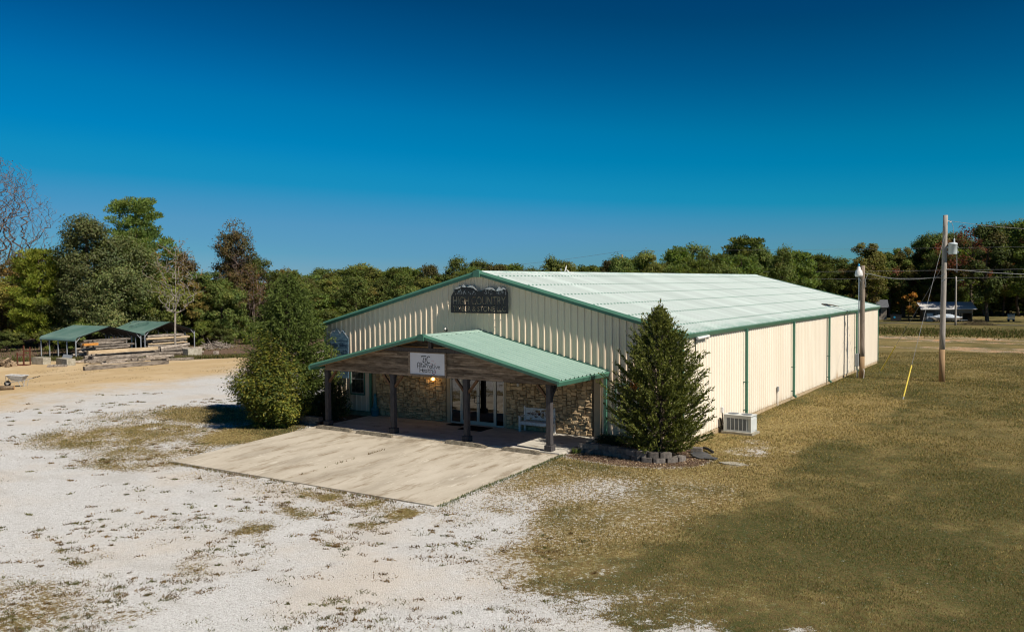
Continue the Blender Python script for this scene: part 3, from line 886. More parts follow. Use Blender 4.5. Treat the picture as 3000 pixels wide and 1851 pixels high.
# --- glass entrance: sidelight, two doors, sidelight
ent = MB()
X = (7.60, 8.13, 9.045, 9.94, 10.38)
for x in (X[0], X[1], X[3], X[4]): ent.bx(x - .03, x + .03, -.03, .05, .035, 2.16)
ent.bx(X[0], X[4], -.031, .051, 2.12, 2.18)
for a, b_ in ((X[0], X[1]), (X[3], X[4])):
    ent.bx(a + .03, b_ - .03, -.02, .04, .035, .10); ent.bx(a + .03, b_ - .03, -.02, .04, 2.05, 2.12)
entrance = ent.build('entrance', M['alu'], bld)
for a, b_ in ((X[0], X[1]), (X[3], X[4])):
    g = MB(); g.add([(a + .03, .01, .10), (b_ - .03, .01, .10), (b_ - .03, .01, 2.05), (a + .03, .01, 2.05)], [(0, 1, 2, 3)])
    g.build('sidelight_pane', M['glass'], entrance)
for a, b_, hx in ((X[1], X[2], -1), (X[2], X[3], 1)):
    d = MB(); xa, xb = a + .035, b_ - .035
    if hx == -1: xb = b_ - .006
    else: xa = a + .006
    d.bx(xa, xa + .06, -.026, .03, .05, 2.11); d.bx(xb - .06, xb, -.026, .03, .05, 2.11)
    d.bx(xa + .06, xb - .06, -.026, .03, .05, .20); d.bx(xa + .06, xb - .06, -.026, .03, 2.03, 2.11)
    g = MB(); g.add([(xa + .06, .002, .2), (xb - .06, .002, .2), (xb - .06, .002, 2.03), (xa + .06, .002, 2.03)], [(0, 1, 2, 3)])
    h = MB(); hxx = (X[2] - .09) if hx == -1 else (X[2] + .09)
    h.tube([(X[2] + hx * .045, -.03, 1.0), (X[2] + hx * .045, -.09, 1.0), (hxx + hx * .05, -.09, 1.0), (hxx + hx * .05, -.09, 1.30), (X[2] + hx * .045, -.09, 1.30), (X[2] + hx * .045, -.03, 1.30)], .014, 6)
    dd = d.build('glass_door', M['alu'], bld)
    g.build('pane', M['glass'], dd)
    h.build('handle', M['black'], dd)
fl = MB(); fl.bx(3.3, 14.6, .2, 9, -.1, .03)
fl.build('inner_floor', M['carunder'], bld)
bk = MB(); bk.bx(3.3, 14.6, 6, 6.1, .03, 3.2); bk.build('inner_wall', M['shedwall'], bld)

# --- porch
PX0, PX1 = 3.03, 15.22
PC = (PX0 + PX1) / 2; PH = (PX1 - PX0) / 2
PE, PR = 2.66, 4.09
PS = (PR - PE) / PH
def proof_z(x): return PR - abs(x - PC) * PS
YF = -3.84
porch_roof = MB()
for s in (-1, 1):
    xa, xb = PC, PC + s * (PH - .03)
    V = [(xa, YF + .06, PR - .03), (xb, YF + .06, PE - .03), (xb, -.05, PE - .03), (xa, -.05, PR - .03)]
    V += [(x, y, z - .05) for x, y, z in V]
    porch_roof.add(V, [(0, 1, 2, 3), (7, 6, 5, 4), (0, 4, 5, 1), (1, 5, 6, 2), (2, 6, 7, 3), (3, 7, 4, 0)])
proof = porch_roof.build('porch_roof', M['soffit'], bld)
psm = sheet_mesh('roof_panel', 3, PH + .03, PS, M['proof'])
npan = 4; tot = -.05 - (YF - .02)
for i in range(npan):
    for s in (1, -1):
        o = link_mesh('roof_panel', psm, proof)
        y = YF - .02 + (i if s == 1 else i + 1) * tot / npan
        o.location = (PC, y, PR); o.scale = (1, tot / npan / PITCH3, 1)
        if s == -1: o.rotation_euler = (0, 0, math.pi)
rc = MB(); w = .2; t = .05; y0, y1 = YF - .05, -.045
rc.add([(PC - w, y0, PR - w * PS + t), (PC, y0, PR + t), (PC + w, y0, PR - w * PS + t), (PC - w, y1, PR - w * PS + t), (PC, y1, PR + t), (PC + w, y1, PR - w * PS + t)], [(0, 1, 4, 3), (1, 2, 5, 4)])
for s in (-1, 1):
    rc.add([(PC + s * w, y0, PR - w * PS + t), (PC + s * w, y1, PR - w * PS + t), (PC + s * (w + .01), y1, PR - w * PS + .028), (PC + s * (w + .01), y0, PR - w * PS + .028)], [(0, 1, 2, 3)])
rc.build('ridge_cap', M['proof'], proof)
mb = MB(); rake_trim(mb, PC, PH + .05, PR, PE - .01, YF - .03, .075, .11, .09); mb.build('rake_trim', M['green'], proof)
pk = MB(); pk.prism([(PC - .15, PR - .19), (PC + .15, PR - .19), (PC + .15, PR + .035), (PC, PR + .07), (PC - .15, PR + .035)], 'y', YF - .15, YF + .05)
pk.build('peak_box', M['greenflat'], proof)
gutter('gutter', PX1 + .0, 1, YF - .12, -.04, PE - .03, proof, M['green'], 4, .003, .16, .11)
gutter('gutter', PX0 - .0, -1, YF - .12, -.04, PE - .03, proof, M['green'], 4, .003, .16, .11)
fs = MB()
for s in (-1, 1):
    fs.beam((PC, -.035, PR + .03), (PC + s * PH, -.035, PE + .03), .05, .06)
fs.build('wall_flashing', M['greenflat'], proof)
# gable of boards over the posts
gw = MB(); YG = -3.36
BB = 2.43
gz = lambda x: proof_z(x) - .085
gw.prism([(PX0 + .35, BB + .02), (PX1 - .35, BB + .02), (PX1 - .35, gz(PX1 - .35)), (PC + 2.3, 3.46), (PC - 2.3, 3.46), (PX0 + .35, gz(PX0 + .35))], 'y', YG + .03, YG + .09)
gable = gw.build('gable_wall', M['wood_dark'], bld)
rows = 11; rh = (3.40 - BB) / rows
r_ = random.Random(4)
for j in range(rows):
    z0 = BB + j * rh + .004; z1 = BB + (j + 1) * rh - .003
    hw0 = min(PH - .30, (PR - .085 - z0) / PS); hw1 = min(PH - .30, (PR - .085 - z1) / PS)
    xa, xb = PC - hw0, PC + hw0
    cuts = [xa]
    x = xa + r_.uniform(1.2, 3.4)
    while x < xb - .8: cuts.append(x); x += r_.uniform(2.2, 3.6)
    cuts.append(xb)
    for a, b_ in zip(cuts[:-1], cuts[1:]):
        if b_ - a < .02: continue
        aa = a + (.003 if a > xa else 0); bb = b_ - (.003 if b_ < xb else 0)
        a1 = max(aa, PC - hw1); b1 = min(bb, PC + hw1)
        if b1 - a1 < .02: continue
        dy = r_.uniform(-.006, .006)
        mb = MB(); mb.prism([(aa, z0), (bb, z0), (b1, z1), (a1, z1)], 'y', YG - .004 + dy, YG + .028)
        mb.build('plank', M['plank'], gable)
bm_ = MB(); bm_.bx(PC - 2.35, PC + 2.35, YG - .06, YG + .12, 3.42, 3.57); bm_.build('tie_beam', M['wood_dark'], gable)
kp = MB(); kp.bx(PC - .07, PC + .07, YG - .05, YG + .09, 3.573, PR - .1); kp.build('king_post', M['wood_dark'], gable)
rb = MB(); rb.prism([(PC - 2.0, 3.57), (PC + 2.0, 3.57), (PC, PR - .1)], 'y', YG + .55, YG + .58); rb.build('back_board', M['plank'], gable)
hd = MB(); hd.bx(PX0 + .25, PX1 - .25, YG + .10, YG + .24, BB - .02, BB + .2); hd.build('header_beam', M['wood_dark'], gable)
for x in (PX0 + .35, PX1 - .45):
    sb = MB(); sb.bx(x, x + .1, -3.1, -.06, BB, BB + .17); sb.build('side_beam', M['wood_dark'], bld)
# posts
for k in range(4):
    x = 3.35 + 3.7106 * k; y = -3.22
    z0 = pz(y) - .001
    mb = MB(); mb.bx(x - .10, x + .10, y - .10, y + .10, z0 + .22, BB - .09)
    mb.bx(x - .115, x + .115, y - .115, y + .115, BB - .09, BB - .0)
    post = mb.build('porch_post', M['wood_dark'], bld); bevel(post, .012)
    mb = MB(); mb.bx(x - .155, x + .155, y - .155, y + .155, z0, z0 + .22)
    bo = mb.build('post_base', M['wood_dark'], post); bevel(bo, .015)
    for s in (-1, 1):
        if (k == 0 and s == -1) or (k == 3 and s == 1): continue
        mb = MB(); mb.beam((x + s * .09, y, BB - .52), (x + s * .52, y, BB - .02), .085, .10, (0, 1, 0))
        mb.build('brace', M['wood_brace'], post)
    if k == 3:
        mb = MB(); mb.beam((x, y + .09, BB - .52), (x, y + .52, BB - .02), .085, .10, (1, 0, 0)); mb.build('brace', M['wood_dark'], post)

# ------------------------------------------------------------------ signs
def text_mesh(body, width, height, depth, x, z, y, shear=0.0, bold=0.0, spacing=1.0):
    """flat block text standing in the plane y, lower left corner at x, z; returns (verts, faces)"""
    cu = bpy.data.curves.new("lettering", 'FONT'); cu.body = body; cu.extrude = depth / 2; cu.shear = shear; cu.offset = bold; cu.space_character = spacing
    cu.resolution_u = 3
    o = bpy.data.objects.new("lettering", cu); col.objects.link(o)
    dg = bpy.context.evaluated_depsgraph_get(); dg.update()
    me = bpy.data.meshes.new_from_object(o.evaluated_get(dg))
    co = np.empty(len(me.vertices) * 3, np.float32); me.vertices.foreach_get('co', co); co = co.reshape(-1, 3)
    mn, mx = co.min(0), co.max(0)
    V = [(x + (a - mn[0]) / (mx[0] - mn[0]) * width, y - c, z + (b_ - mn[1]) / (mx[1] - mn[1]) * height) for a, b_, c in co]
    F = [tuple(p.vertices) for p in me.polygons]
    bpy.data.objects.remove(o); bpy.data.curves.remove(cu); bpy.data.meshes.remove(me)
    return V, F

# black cut-out sign high on the gable
sg = thing('mountain_sign', 'large black cut-out sign with snowy peaks high on the gable', 'sign', (9.24, -.16, 4.86))
outline = [(7.75, 4.86), (10.73, 4.86), (10.73, 5.70), (10.64, 5.86), (10.55, 5.92), (10.48, 5.95), (10.39, 5.90), (10.28, 5.98), (10.20, 5.88), (10.12, 5.80), (10.02, 5.90), (9.92, 5.95), (9.80, 5.955), (9.66, 5.92), (9.55, 5.86), (9.40, 5.80), (9.25, 5.775), (9.12, 5.86), (9.0, 5.98), (8.92, 6.02), (8.82, 6.03), (8.70, 6.0), (8.62, 5.965), (8.53, 6.02), (8.45, 6.07), (8.36, 6.0), (8.22, 5.99), (8.08, 5.95), (7.97, 5.87), (7.9, 5.74), (7.78, 5.56)]
bo = MB(); bo.prism(outline, 'y', -.185, -.172)
board_t = bo.build('board', M['black'], None)
V1, F1 = text_mesh("HIGH COUNTRY", 2.74, .37, .2, 7.87, 5.19, -.18, bold=.012)
V2, F2 = text_mesh("TIMBER & STONE LLC", 2.74, .22, .2, 7.87, 4.925, -.18, bold=.008)
cut = MB(); cut.add(V1, F1); cut.add(V2, F2)
cme = bpy.data.meshes.new('cut'); cme.from_pydata(cut.v, [], cut.f)
bmx = bmesh.new(); bmx.from_mesh(cme); bmesh.ops.remove_doubles(bmx, verts=bmx.verts, dist=1e-5); bmesh.ops.recalc_face_normals(bmx, faces=bmx.faces); bmx.to_mesh(cme); bmx.free()
cobj = bpy.data.objects.new('cut', cme); col.objects.link(cobj)
md = board_t.modifiers.new('b', 'BOOLEAN'); md.object = cobj; md.operation = 'DIFFERENCE'; md.solver = 'EXACT'; md.use_self = True
dg = bpy.context.evaluated_depsgraph_get(); dg.update()
bme = bpy.data.meshes.new_from_object(board_t.evaluated_get(dg))
bpy.data.objects.remove(board_t); bpy.data.objects.remove(cobj)
bme.transform(Matrix.Translation((-9.24, .16, -4.86)))
bme.name = 'board'
if not bme.materials: bme.materials.append(M['black'])
link_mesh('board', bme, sg)
for z in (5.21, 4.88):
    mb = MB(); mb.bx(7.80, 10.68, -.168, -.150, z - .03, z + .01); mb.build('rail', M['black'], sg)
mb = MB()
for x in (7.9, 9.24, 10.58):
    for z in (4.9, 5.2, 5.62): mb.bx(x - .012, x + .012, -.171, -.0, z - .012, z + .012)
mb.build('standoff', M['black'], sg)
def caps(polys):
    for p in polys:
        mb = MB(); mb.prism(p, 'y', -.196, -.1865); mb.build('snow_cap', M['snow'], sg)
caps([[(7.97, 5.86), (8.08, 5.945), (8.22, 5.985), (8.33, 5.985), (8.28, 5.93), (8.2, 5.90), (8.12, 5.87), (8.04, 5.88)],
      [(8.34, 5.985), (8.45, 6.062), (8.52, 6.015), (8.6, 5.965), (8.52, 5.945), (8.44, 5.955)],
      [(8.63, 5.96), (8.72, 5.995), (8.82, 6.022), (8.92, 6.012), (9.0, 5.97), (9.10, 5.87), (9.2, 5.79), (9.06, 5.85), (8.96, 5.92), (8.8, 5.945), (8.7, 5.94)],
      [(9.55, 5.855), (9.66, 5.912), (9.80, 5.945), (9.92, 5.94), (10.01, 5.89), (10.1, 5.80), (10.0, 5.83), (9.9, 5.86), (9.8, 5.835), (9.7, 5.86)],
      [(10.13, 5.80), (10.21, 5.88), (10.28, 5.97), (10.385, 5.892), (10.475, 5.94), (10.54, 5.91), (10.62, 5.84), (10.5, 5.86), (10.42, 5.80), (10.3, 5.80), (10.2, 5.78)]])
st = MB(); r_ = random.Random(8)
for i in range(60):
    x = r_.choice((8.1, 8.4, 8.85, 9.75, 10.3, 10.45)) + r_.uniform(-.2, .2); z = r_.uniform(5.62, 5.80)
    dx = r_.uniform(-.05, .05)
    st.add([(x, -.188, z), (x + .012, -.188, z), (x + .012 + dx, -.188, z + r_.uniform(.05, .11)), (x + dx, -.188, z + .06)], [(0, 1, 2, 3)])
o = st.build('painted_streaks', M['galv'], sg); o['kind'] = 'stuff'

# tall blue painted board by the left corner
sg = thing('painted_sign', 'tall blue painted board with jagged snowy top left of the porch', 'sign', (1.0, -.09, 1.66))
ol = [(.41, 1.66), (1.60, 1.66), (1.60, 3.58), (1.52, 3.66), (1.45, 3.72), (1.38, 3.80), (1.31, 3.86), (1.25, 3.94), (1.19, 3.93), (1.12, 3.83), (1.04, 3.83), (.99, 3.92), (.94, 3.99), (.88, 4.04), (.82, 4.0), (.76, 3.95), (.70, 3.88), (.66, 3.93), (.60, 3.94), (.56, 3.86), (.47, 3.80), (.41, 3.62)]
mb = MB(); mb.prism(ol, 'y', -.10, -.075); mb.build('board', M['signblue'], sg)
mb = MB()
top = ol[2:]
for a, b_ in zip(top[:-1], top[1:]):
    mb.add([(a[0], -.104, a[1]), (b_[0], -.104, b_[1]), (b_[0], -.104, b_[1] - .045), (a[0], -.104, a[1] - .06)], [(0, 1, 2, 3)])
mb.build('snow_edge', M['snow'], sg)
for z in (3.43, 3.09, 2.82, 2.5, 2.2, 1.95):
    mb = MB(); mb.bx(.42, 1.59, -.1035, -.1002, z - .006, z + .006); mb.build('board_seam', M['signdark'], sg)
for i, (a, b_) in enumerate((("Lumber", "Siding"), ("Beams", "1x12"), ("Logs", "Ties"), ("Rail", "Tin"))):
    z = 3.14 - i * .32
    V, F = text_mesh(a, .50, .22, .006, .47, z, -.104); mb = MB(); mb.add(V, F); mb.build('lettering', M['signdark'], sg)
    V, F = text_mesh(b_, .46, .20, .006, 1.06, z - .01, -.104); mb = MB(); mb.add(V, F); mb.build('lettering', M['signdark'], sg)
mb = MB()
for x in (.6, 1.4):
    for z in (1.9, 3.4): mb.bx(x - .02, x + .02, -.075, .0, z - .02, z + .02)
mb.build('standoff', M['black'], sg)

# white banner in a wooden frame on the porch gable
bx0, bx1, bz0, bz1 = 8.12, 9.87, 2.52, 3.37
YB = YG - .03
sg = thing('banner_sign', 'white framed banner with black lettering on the porch gable', 'sign', (9.0, YB, bz0))
mb = MB(); mb.bx(bx0, bx1, YB - .02, YB - .008, bz0, bz1); mb.build('banner', M['banner'], sg)
fr = MB()
fr.bx(bx0 - .07, bx0, YB - .045, YB + .015, bz0 - .07, bz1 + .04); fr.bx(bx1, bx1 + .07, YB - .045, YB + .015, bz0 - .07, bz1 + .04)
fr.bx(bx0, bx1, YB - .045, YB + .015, bz0 - .07, bz0); fr.bx(bx0, bx1, YB - .04, YB + .015, bz1, bz1 + .04)
fr.build('frame', M['plank'], sg)
YT = YB - .024
def stroke(mb, pts, w, y=YT):
    """a ribbon letter stroke in the banner plane"""
    for (x0, z0), (x1, z1) in zip(pts[:-1], pts[1:]):
        d = Vector((x1 - x0, z1 - z0)); L = d.length
        if L < 1e-6: continue
        d /= L; n = Vector((-d.y, d.x)) * w / 2; e = d * w * .3
        mb.add([(x0 - e.x + n.x, y, z0 - e.y + n.y), (x0 - e.x - n.x, y, z0 - e.y - n.y), (x1 + e.x - n.x, y, z1 + e.y - n.y), (x1 + e.x + n.x, y, z1 + e.y + n.y)], [(0, 1, 2, 3)])
def arc(cx, cz, rx, rz, a0, a1, n=10):
    return [(cx + rx * math.cos(math.radians(a0 + (a1 - a0) * i / n)), cz + rz * math.sin(math.radians(a0 + (a1 - a0) * i / n))) for i in range(n + 1)]
bwid = bx1 - bx0; bhei = bz1 - bz0
def BP(px, pz):   # point on the banner, 0..1 across and up
    return (bx0 + px * bwid, bz0 + pz * bhei)
def letters(name, m_, strokes):
    mb = MB()
    for w, pts in strokes: stroke(mb, pts, w)
    o = mb.build(name, m_, sg); return o
def B(pts): return [BP(*p) for p in pts]
def BA(cx, cz, rx, rz, a0, a1, n=10): return B(arc(cx, cz, rx, rz, a0, a1, n))
W1 = .026; W2 = .019
letters('lettering', M['ink'], [
    (.030, B([(.325, .835), (.345, .855), (.47, .86)])), (.02, B([(.325, .835), (.36, .82)])), (.030, B([(.41, .80), (.375, .60), (.385, .56), (.41, .60)])),
    (.026, B([(.44, .73), (.47, .77), (.435, .56), (.435, .49), (.52, .53)])),
    (.030, [*BA(.545, .70, .055, .155, 55, 300, 12)])])
z0 = .30
def ring(cx, cz, a0=0, a1=360, rx=.028, rz=.055): return (W2, BA(cx, cz, rx, rz, a0, a1, 12))
letters('lettering', M['ink'], [
    (W1, [*B([(.215, .30)]), *BA(.25, .45, .035, .10, 180, 0, 8), *B([(.285, .10)])]), (W2, B([(.222, .40), (.28, .40)])),
    (W2, B([(.312, .56), (.312, .33)])),
    (W2, [*B([(.338, .54)]), *BA(.362, .375, .024, .045, 180, 300, 6)]), (W2, B([(.325, .475), (.37, .475)])),
    ring(.405, .385, 30, 320), (W2, B([(.38, .385), (.432, .40)])),
    (W2, [*B([(.452, .33), (.452, .40)]), *BA(.478, .40, .026, .055, 180, 60, 5)]),
    (W2, [*B([(.505, .33), (.505, .40)]), *BA(.531, .40, .026, .05, 180, 0, 8), *B([(.557, .32)])]),
    ring(.60, .375), (W2, B([(.629, .43), (.629, .31)])),
    (W2, [*B([(.655, .52)]), *BA(.677, .36, .022, .045, 180, 290, 6)]), (W2, B([(.64, .45), (.685, .45)])),
    (W2, B([(.712, .43), (.712, .31)])), (W1, B([(.712, .48), (.712, .49)])),
    (W2, B([(.732, .43), (.765, .31), (.80, .43)])),
    ring(.835, .365, 30, 320), (W2, B([(.81, .365), (.862, .38)])),
    (W1, B([(.362, .27), (.362, .12)])), (W2, B([(.285, .205), (.362, .205)])),
    ring(.40, .175, 30, 320), (W2, B([(.375, .175), (.427, .19)])),
    ring(.462, .17), (W2, B([(.492, .225), (.492, .11)])),
    (W2, B([(.522, .28), (.522, .115)])),
    (W2, [*B([(.548, .27)]), *BA(.57, .155, .022, .045, 180, 290, 6)]), (W2, B([(.535, .23), (.58, .23)])),
    (W2, B([(.602, .28), (.602, .10)])), (W2, [*BA(.628, .18, .026, .05, 180, 0, 8), *B([(.654, .10)])])])
letters('logo_swirl', M['inkpink'], [(.022, BA(.685, .155, .05, .105, 75, -150, 14))])
letters('logo_curl', M['inkteal'], [(.017, [*B([(.665, .30), (.663, .20)]), *BA(.69, .195, .027, .055, 180, 350, 8)])])
letters('logo_sparks', M['inkred'], [(.012, B([(.63, .66), (.642, .625)])), (.012, B([(.66, .68), (.664, .64)])), (.012, B([(.69, .66), (.685, .62)])), (.014, B([(.60, .53), (.63, .50)])), (.016, B([(.645, .45), (.655, .425)])), (.014, B([(.74, .55), (.715, .52)]))])

# ------------------------------------------------------------------ porch things
# bench
bn = thing('bench', 'white painted garden bench with rusty scroll ornament against stone wall', 'bench', (12.17, -.27, pz(-.2)))
Lb = 1.42
for s in (-1, 1):
    mb = MB(); mb.bx(s * Lb / 2 - .035, s * Lb / 2 + .035, .14, .21, 0, .98); mb.prism([(s * Lb / 2 - .035, .98), (s * Lb / 2 + .035, .98), (s * Lb / 2, 1.03)], 'y', .14, .21); mb.build('back_leg', M['benchw'], bn, True)
    mb = MB(); mb.bx(s * Lb / 2 - .04, s * Lb / 2 + .04, -.26, -.18, 0, .62); mb.build('front_leg', M['benchw'], bn, True)
    mb = MB(); mb.bx(s * Lb / 2 - .05, s * Lb / 2 + .05, -.29, .14, .621, .65); mb.build('armrest', M['benchw'], bn, True)
    mb = MB(); mb.bx(s * (Lb / 2 - .0) - .02, s * Lb / 2 + .02, -.18, .14, .33, .41); mb.build('side_rail', M['benchw'], bn, True)
for i in range(4):
    mb = MB(); y = -.22 + i * .105; mb.bx(-Lb / 2 + .045, Lb / 2 - .045, y - .047, y + .047, .415, .44); mb.build('slat', M['benchw'], bn, True)
mb = MB(); mb.bx(-Lb / 2 + .04, Lb / 2 - .04, -.262, -.235, .31, .414); mb.build('apron', M['benchw'], bn, True)
mb = MB(); mb.bx(-Lb / 2 + .036, Lb / 2 - .036, .160, .185, .50, .93); mb.build('backrest', M['benchw'], bn, True)
mb = MB(); mb.bx(-Lb / 2 + .036, Lb / 2 - .036, .150, .195, .93, .96); mb.bx(-Lb / 2 + .036, Lb / 2 - .036, .150, .195, .47, .50); mb.build('back_rail', M['benchw'], bn, True)
orn = MB()
def spiral(cx, cz, r0, turns, dirn, a0):
    return [(cx + r0 * (1 - t * .8) * math.cos(a0 + dirn * turns * 2 * math.pi * t), .147, cz + r0 * (1 - t * .8) * math.sin(a0 + dirn * turns * 2 * math.pi * t)) for t in [i / 14 for i in range(15)]]
cz = .72
orn.tube([(-.55, .147, cz), (.55, .147, cz)], .009, 4)
for sx in (-1, 1):
    for sz in (-1, 1):
        orn.tube(spiral(sx * .16, cz + sz * .075, .075, 1.3, sx * sz, -sz * math.pi / 2), .009, 4)
        orn.tube(spiral(sx * .31, cz + sz * .05, .05, 1.2, -sx * sz, sz * math.pi), .008, 4)
        orn.tube([(sx * .02, .147, cz), (sx * .10, .147, cz + sz * .13), (sx * .22, .147, cz + sz * .15)], .009, 4)
        orn.tube([(sx * .36, .147, cz), (sx * .43, .147, cz + sz * .05), (sx * .5, .147, cz + sz * .01)], .008, 4)
    orn.add([(sx * .5, .145, cz - .03), (sx * .62, .145, cz), (sx * .5, .145, cz + .03), (sx * .44, .145, cz)], [(0, 1, 2, 3)])
orn.lathe([(.02, -.05), (.05, -.02), (.05, .02), (.02, .05)], (0, .15, cz), 8)
orn.build('scroll_ornament', M['rustiron'], bn, True)
# door mats
for nm, x0, x1, y0, y1, lab in (('big', 8.85, 10.0, -1.25, -.30, 'larger black door mat in front of the right glass door'), ('small', 7.75, 8.55, -.62, -.14, 'small black mat in front of the left sidelight')):
    mb = MB(); mb.bx(x0, x1, y0, y1, pz(y0) + .001, pz(y1) + .016)
    o = mb.build('door_mat', M['mat']); bevel(o, .006); tag(o, lab, 'mat')
# ash receptacle, a tall necked plastic urn
ur = thing('ash_receptacle', 'tall teal plastic smokers urn with narrow neck at left end of stone wall', 'ash urn', (3.38, -.24, pz(-.2)))
mb = MB(); mb.lathe([(.17, 0), (.185, .04), (.18, .26), (.20, .27), (.20, .33), (.16, .36)], (0, 0, 0), 20); mb.build('base', M['teal'], ur, True, True)
mb = MB(); mb.lathe([(.155, .361), (.11, .42), (.085, .60), (.07, .86), (.075, .93), (.06, 1.0), (.03, 1.02)], (0, 0, 0), 18); mb.build('neck', M['teal'], ur, True, True)
# wall lights
for x, z, lit, lab in ((6.72, 1.93, True, 'glowing amber wall lamp on the stone left of the entrance'), (11.17, 1.93, False, 'unlit wall lamp on the stone above the white bench')):
    l = thing('wall_lamp', lab, 'wall lamp', (x, -.10, z))
    mb = MB(); mb.box((0, .015, .0), (.10, .03, .16)); mb.build('back_plate', M['trim_tan'], l, True)
    mb = MB(); mb.lathe([(.03, -.07), (.055, -.05), (.055, .05), (.03, .06)], (0, -.06, -.01), 12); mb.build('shade', M['lampglow'] if lit else M['white'], l, True, True)
    mb = MB(); mb.lathe([(.065, .061), (.06, .075), (.02, .10)], (0, -.06, -.01), 12); mb.build('cap', M['black'], l, True, True)
    if lit:
        ld = bpy.data.lights.new('lamp_bulb', 'POINT'); ld.energy = 2.5; ld.color = (1, .6, .22); ld.shadow_soft_size = .05
        lo = bpy.data.objects.new('lamp_bulb', ld); col.objects.link(lo); lo.parent = l; lo.location = (0, -.17, 0)
# camera on the gable above the porch ridge
cm_ = thing('security_camera', 'small white security camera on gable above the porch roof', 'camera', (7.42, -.10, 4.06))
mb = MB(); mb.box((0, .03, 0), (.08, .05, .08)); mb.tube([(0, 0, 0), (0, -.07, .05)], .015, 6); mb.build('bracket', M['black'], cm_, True)
mb = MB(); mb.tube([(-.02, -.02, .10), (.09, -.20, .05)], .035, 8); mb.build('camera_body', M['white'], cm_, True)
mb = MB(); mb.tube([(.088, -.197, .052), (.10, -.215, .045)], .026, 8); mb.build('lens', M['black'], cm_, True)
# parking stops
for k, (x0, x1, y, rz) in enumerate(((3.15, 5.12, -3.70, -.01), (5.55, 7.48, -3.80, -.02), (10.1, 12.03, -3.70, -.015), (12.75, 14.42, -3.74, -.03))):
    lab = ('parking stop farthest left, before the first porch post', 'parking stop before the second porch post', 'parking stop with broken right end before the third porch post', 'stained parking stop before the fourth, rightmost porch post')[k]
    L = (x1 - x0) / 2
    mb = MB()
    prof = [(-.085, 0), (.085, 0), (.055, .12), (-.055, .12)]
    V = []; F = []
    r_ = random.Random(k + 3); n = 14
    for i in range(n + 1):
        xx = -L + 2 * L * i / n
        e = .05 if i in (0, n) else 0
        for (a, z) in prof:
            chip = r_.uniform(-.008, .008) - (r_.uniform(.0, .05) if (k == 2 and i > n - 3) or (k == 3 and i > n - 2) else 0) * (1 if z else 0)
            V.append((xx, a * (1 - e), max(0, z + chip - e * .6 * (z > 0))))
        if i: F += [((i - 1) * 4 + q, (i - 1) * 4 + (q + 1) % 4, i * 4 + (q + 1) % 4, i * 4 + q) for q in range(4)]
    F += [(3, 2, 1, 0), tuple(n * 4 + q for q in range(4))]
    mb.add(V, F)
    o = mb.build('parking_stop', M['stop'])
    o.location = ((x0 + x1) / 2, y, slab_z(y) + .006); o.rotation_euler = (0, 0, rz)
    tag(o, lab, 'parking stop', 'concrete parking stops along the porch edge')

# ------------------------------------------------------------------ right hand bed
wl = thing('retaining_wall', 'low curved wall of grey blocks round the bed under the right hand spruce', 'low wall', (17.0, -2.6, -.07))
ptsw = [(15.10, -2.62), (15.5, -2.44), (15.92, -2.40), (16.34, -2.46), (16.75, -2.54), (17.15, -2.64), (17.56, -2.77), (17.97, -2.86), (18.38, -2.86), (18.75, -2.66), (19.0, -2.32), (19.08, -1.9)]
for lvl in range(2):
    for i in range(len(ptsw) - 1):
        a, b_ = ptsw[i], ptsw[i + 1]
        if lvl == 1:
            if i == len(ptsw) - 2: continue
            c_ = ptsw[min(i + 2, len(ptsw) - 1)]
            a, b_ = ((a[0] + b_[0]) / 2, (a[1] + b_[1]) / 2), ((b_[0] + c_[0]) / 2, (b_[1] + c_[1]) / 2)
            if i > 8: continue
        cx, cy = (a[0] + b_[0]) / 2, (a[1] + b_[1]) / 2
        L = math.hypot(b_[0] - a[0], b_[1] - a[1]); ang = math.atan2(b_[1] - a[1], b_[0] - a[0])
        z = -.09 + lvl * .185 + .0925
        mb = MB(); h = .0915
        j = lambda: rnd.uniform(-.012, .012)
        hl = L / 2 - .006
        pl = [(-hl, -.13), (-hl * .55, -.165), (hl * .55, -.165), (hl, -.13), (hl * .8, .13), (-hl * .8, .13)]
        ca, sa = math.cos(ang), math.sin(ang)
        P2 = [(cx + (px + j()) * ca - (py + j()) * sa, cy + (px + j()) * sa + (py + j()) * ca + (.02 if lvl else 0)) for px, py in pl]
        mb.prism(P2, 'z', z - h, z + h + j() * .4)
        mb.build('wall_block', M['wallblock'], wl)
def block(name, c, s, rz, lab, cat, m_, tilt=0, grp=None):
    mb = MB(); mb.box((0, 0, s[2] / 2), s, rx=tilt)
    o = mb.build(name, m_); o.location = c; o.rotation_euler = (0, 0, rz); bevel(o, .012, 2); return tag(o, lab, cat, grp)
block('loose_block', (19.02, -.42, Z(19, -.4)), (.40, .26, .19), .2, 'loose pale block lying by the right side of the spruce', 'block', M['wallblock'])
mb = MB(); mb.tube([(19.05, .22, .0), (19.3, -.05, .03), (19.6, -.36, -.01)], .05, 8); o = mb.build('drain_pipe', M['rubber']); tag(o, 'short black drain pipe lying behind the loose block', 'pipe')
fb_ = MB(); V = []; F = []
r_ = random.Random(2); n = 9
for i in range(n + 1):
    for j in range(5):
        t = i / n; w_ = (.12 + .36 * math.sin(math.pi * min(1, t * 1.1 + .05)))
        x = 18.95 + 1.15 * t + r_.uniform(-.06, .06); y = -.75 - .55 * t + (j / 4 - .5) * 2 * w_ + r_.uniform(-.08, .08)
        V.append((x, y, Z(x, y) + .025 + r_.uniform(0, .035)))
for i in range(n):
    for j in range(4): F.append((i * 5 + j, i * 5 + j + 1, i * 5 + j + 6, i * 5 + j + 5))
fb_.add(V, F); o = fb_.build('landscape_fabric', M['fabric']); tag(o, 'torn black landscape fabric lying on bare ground beside the bed', 'fabric sheet')
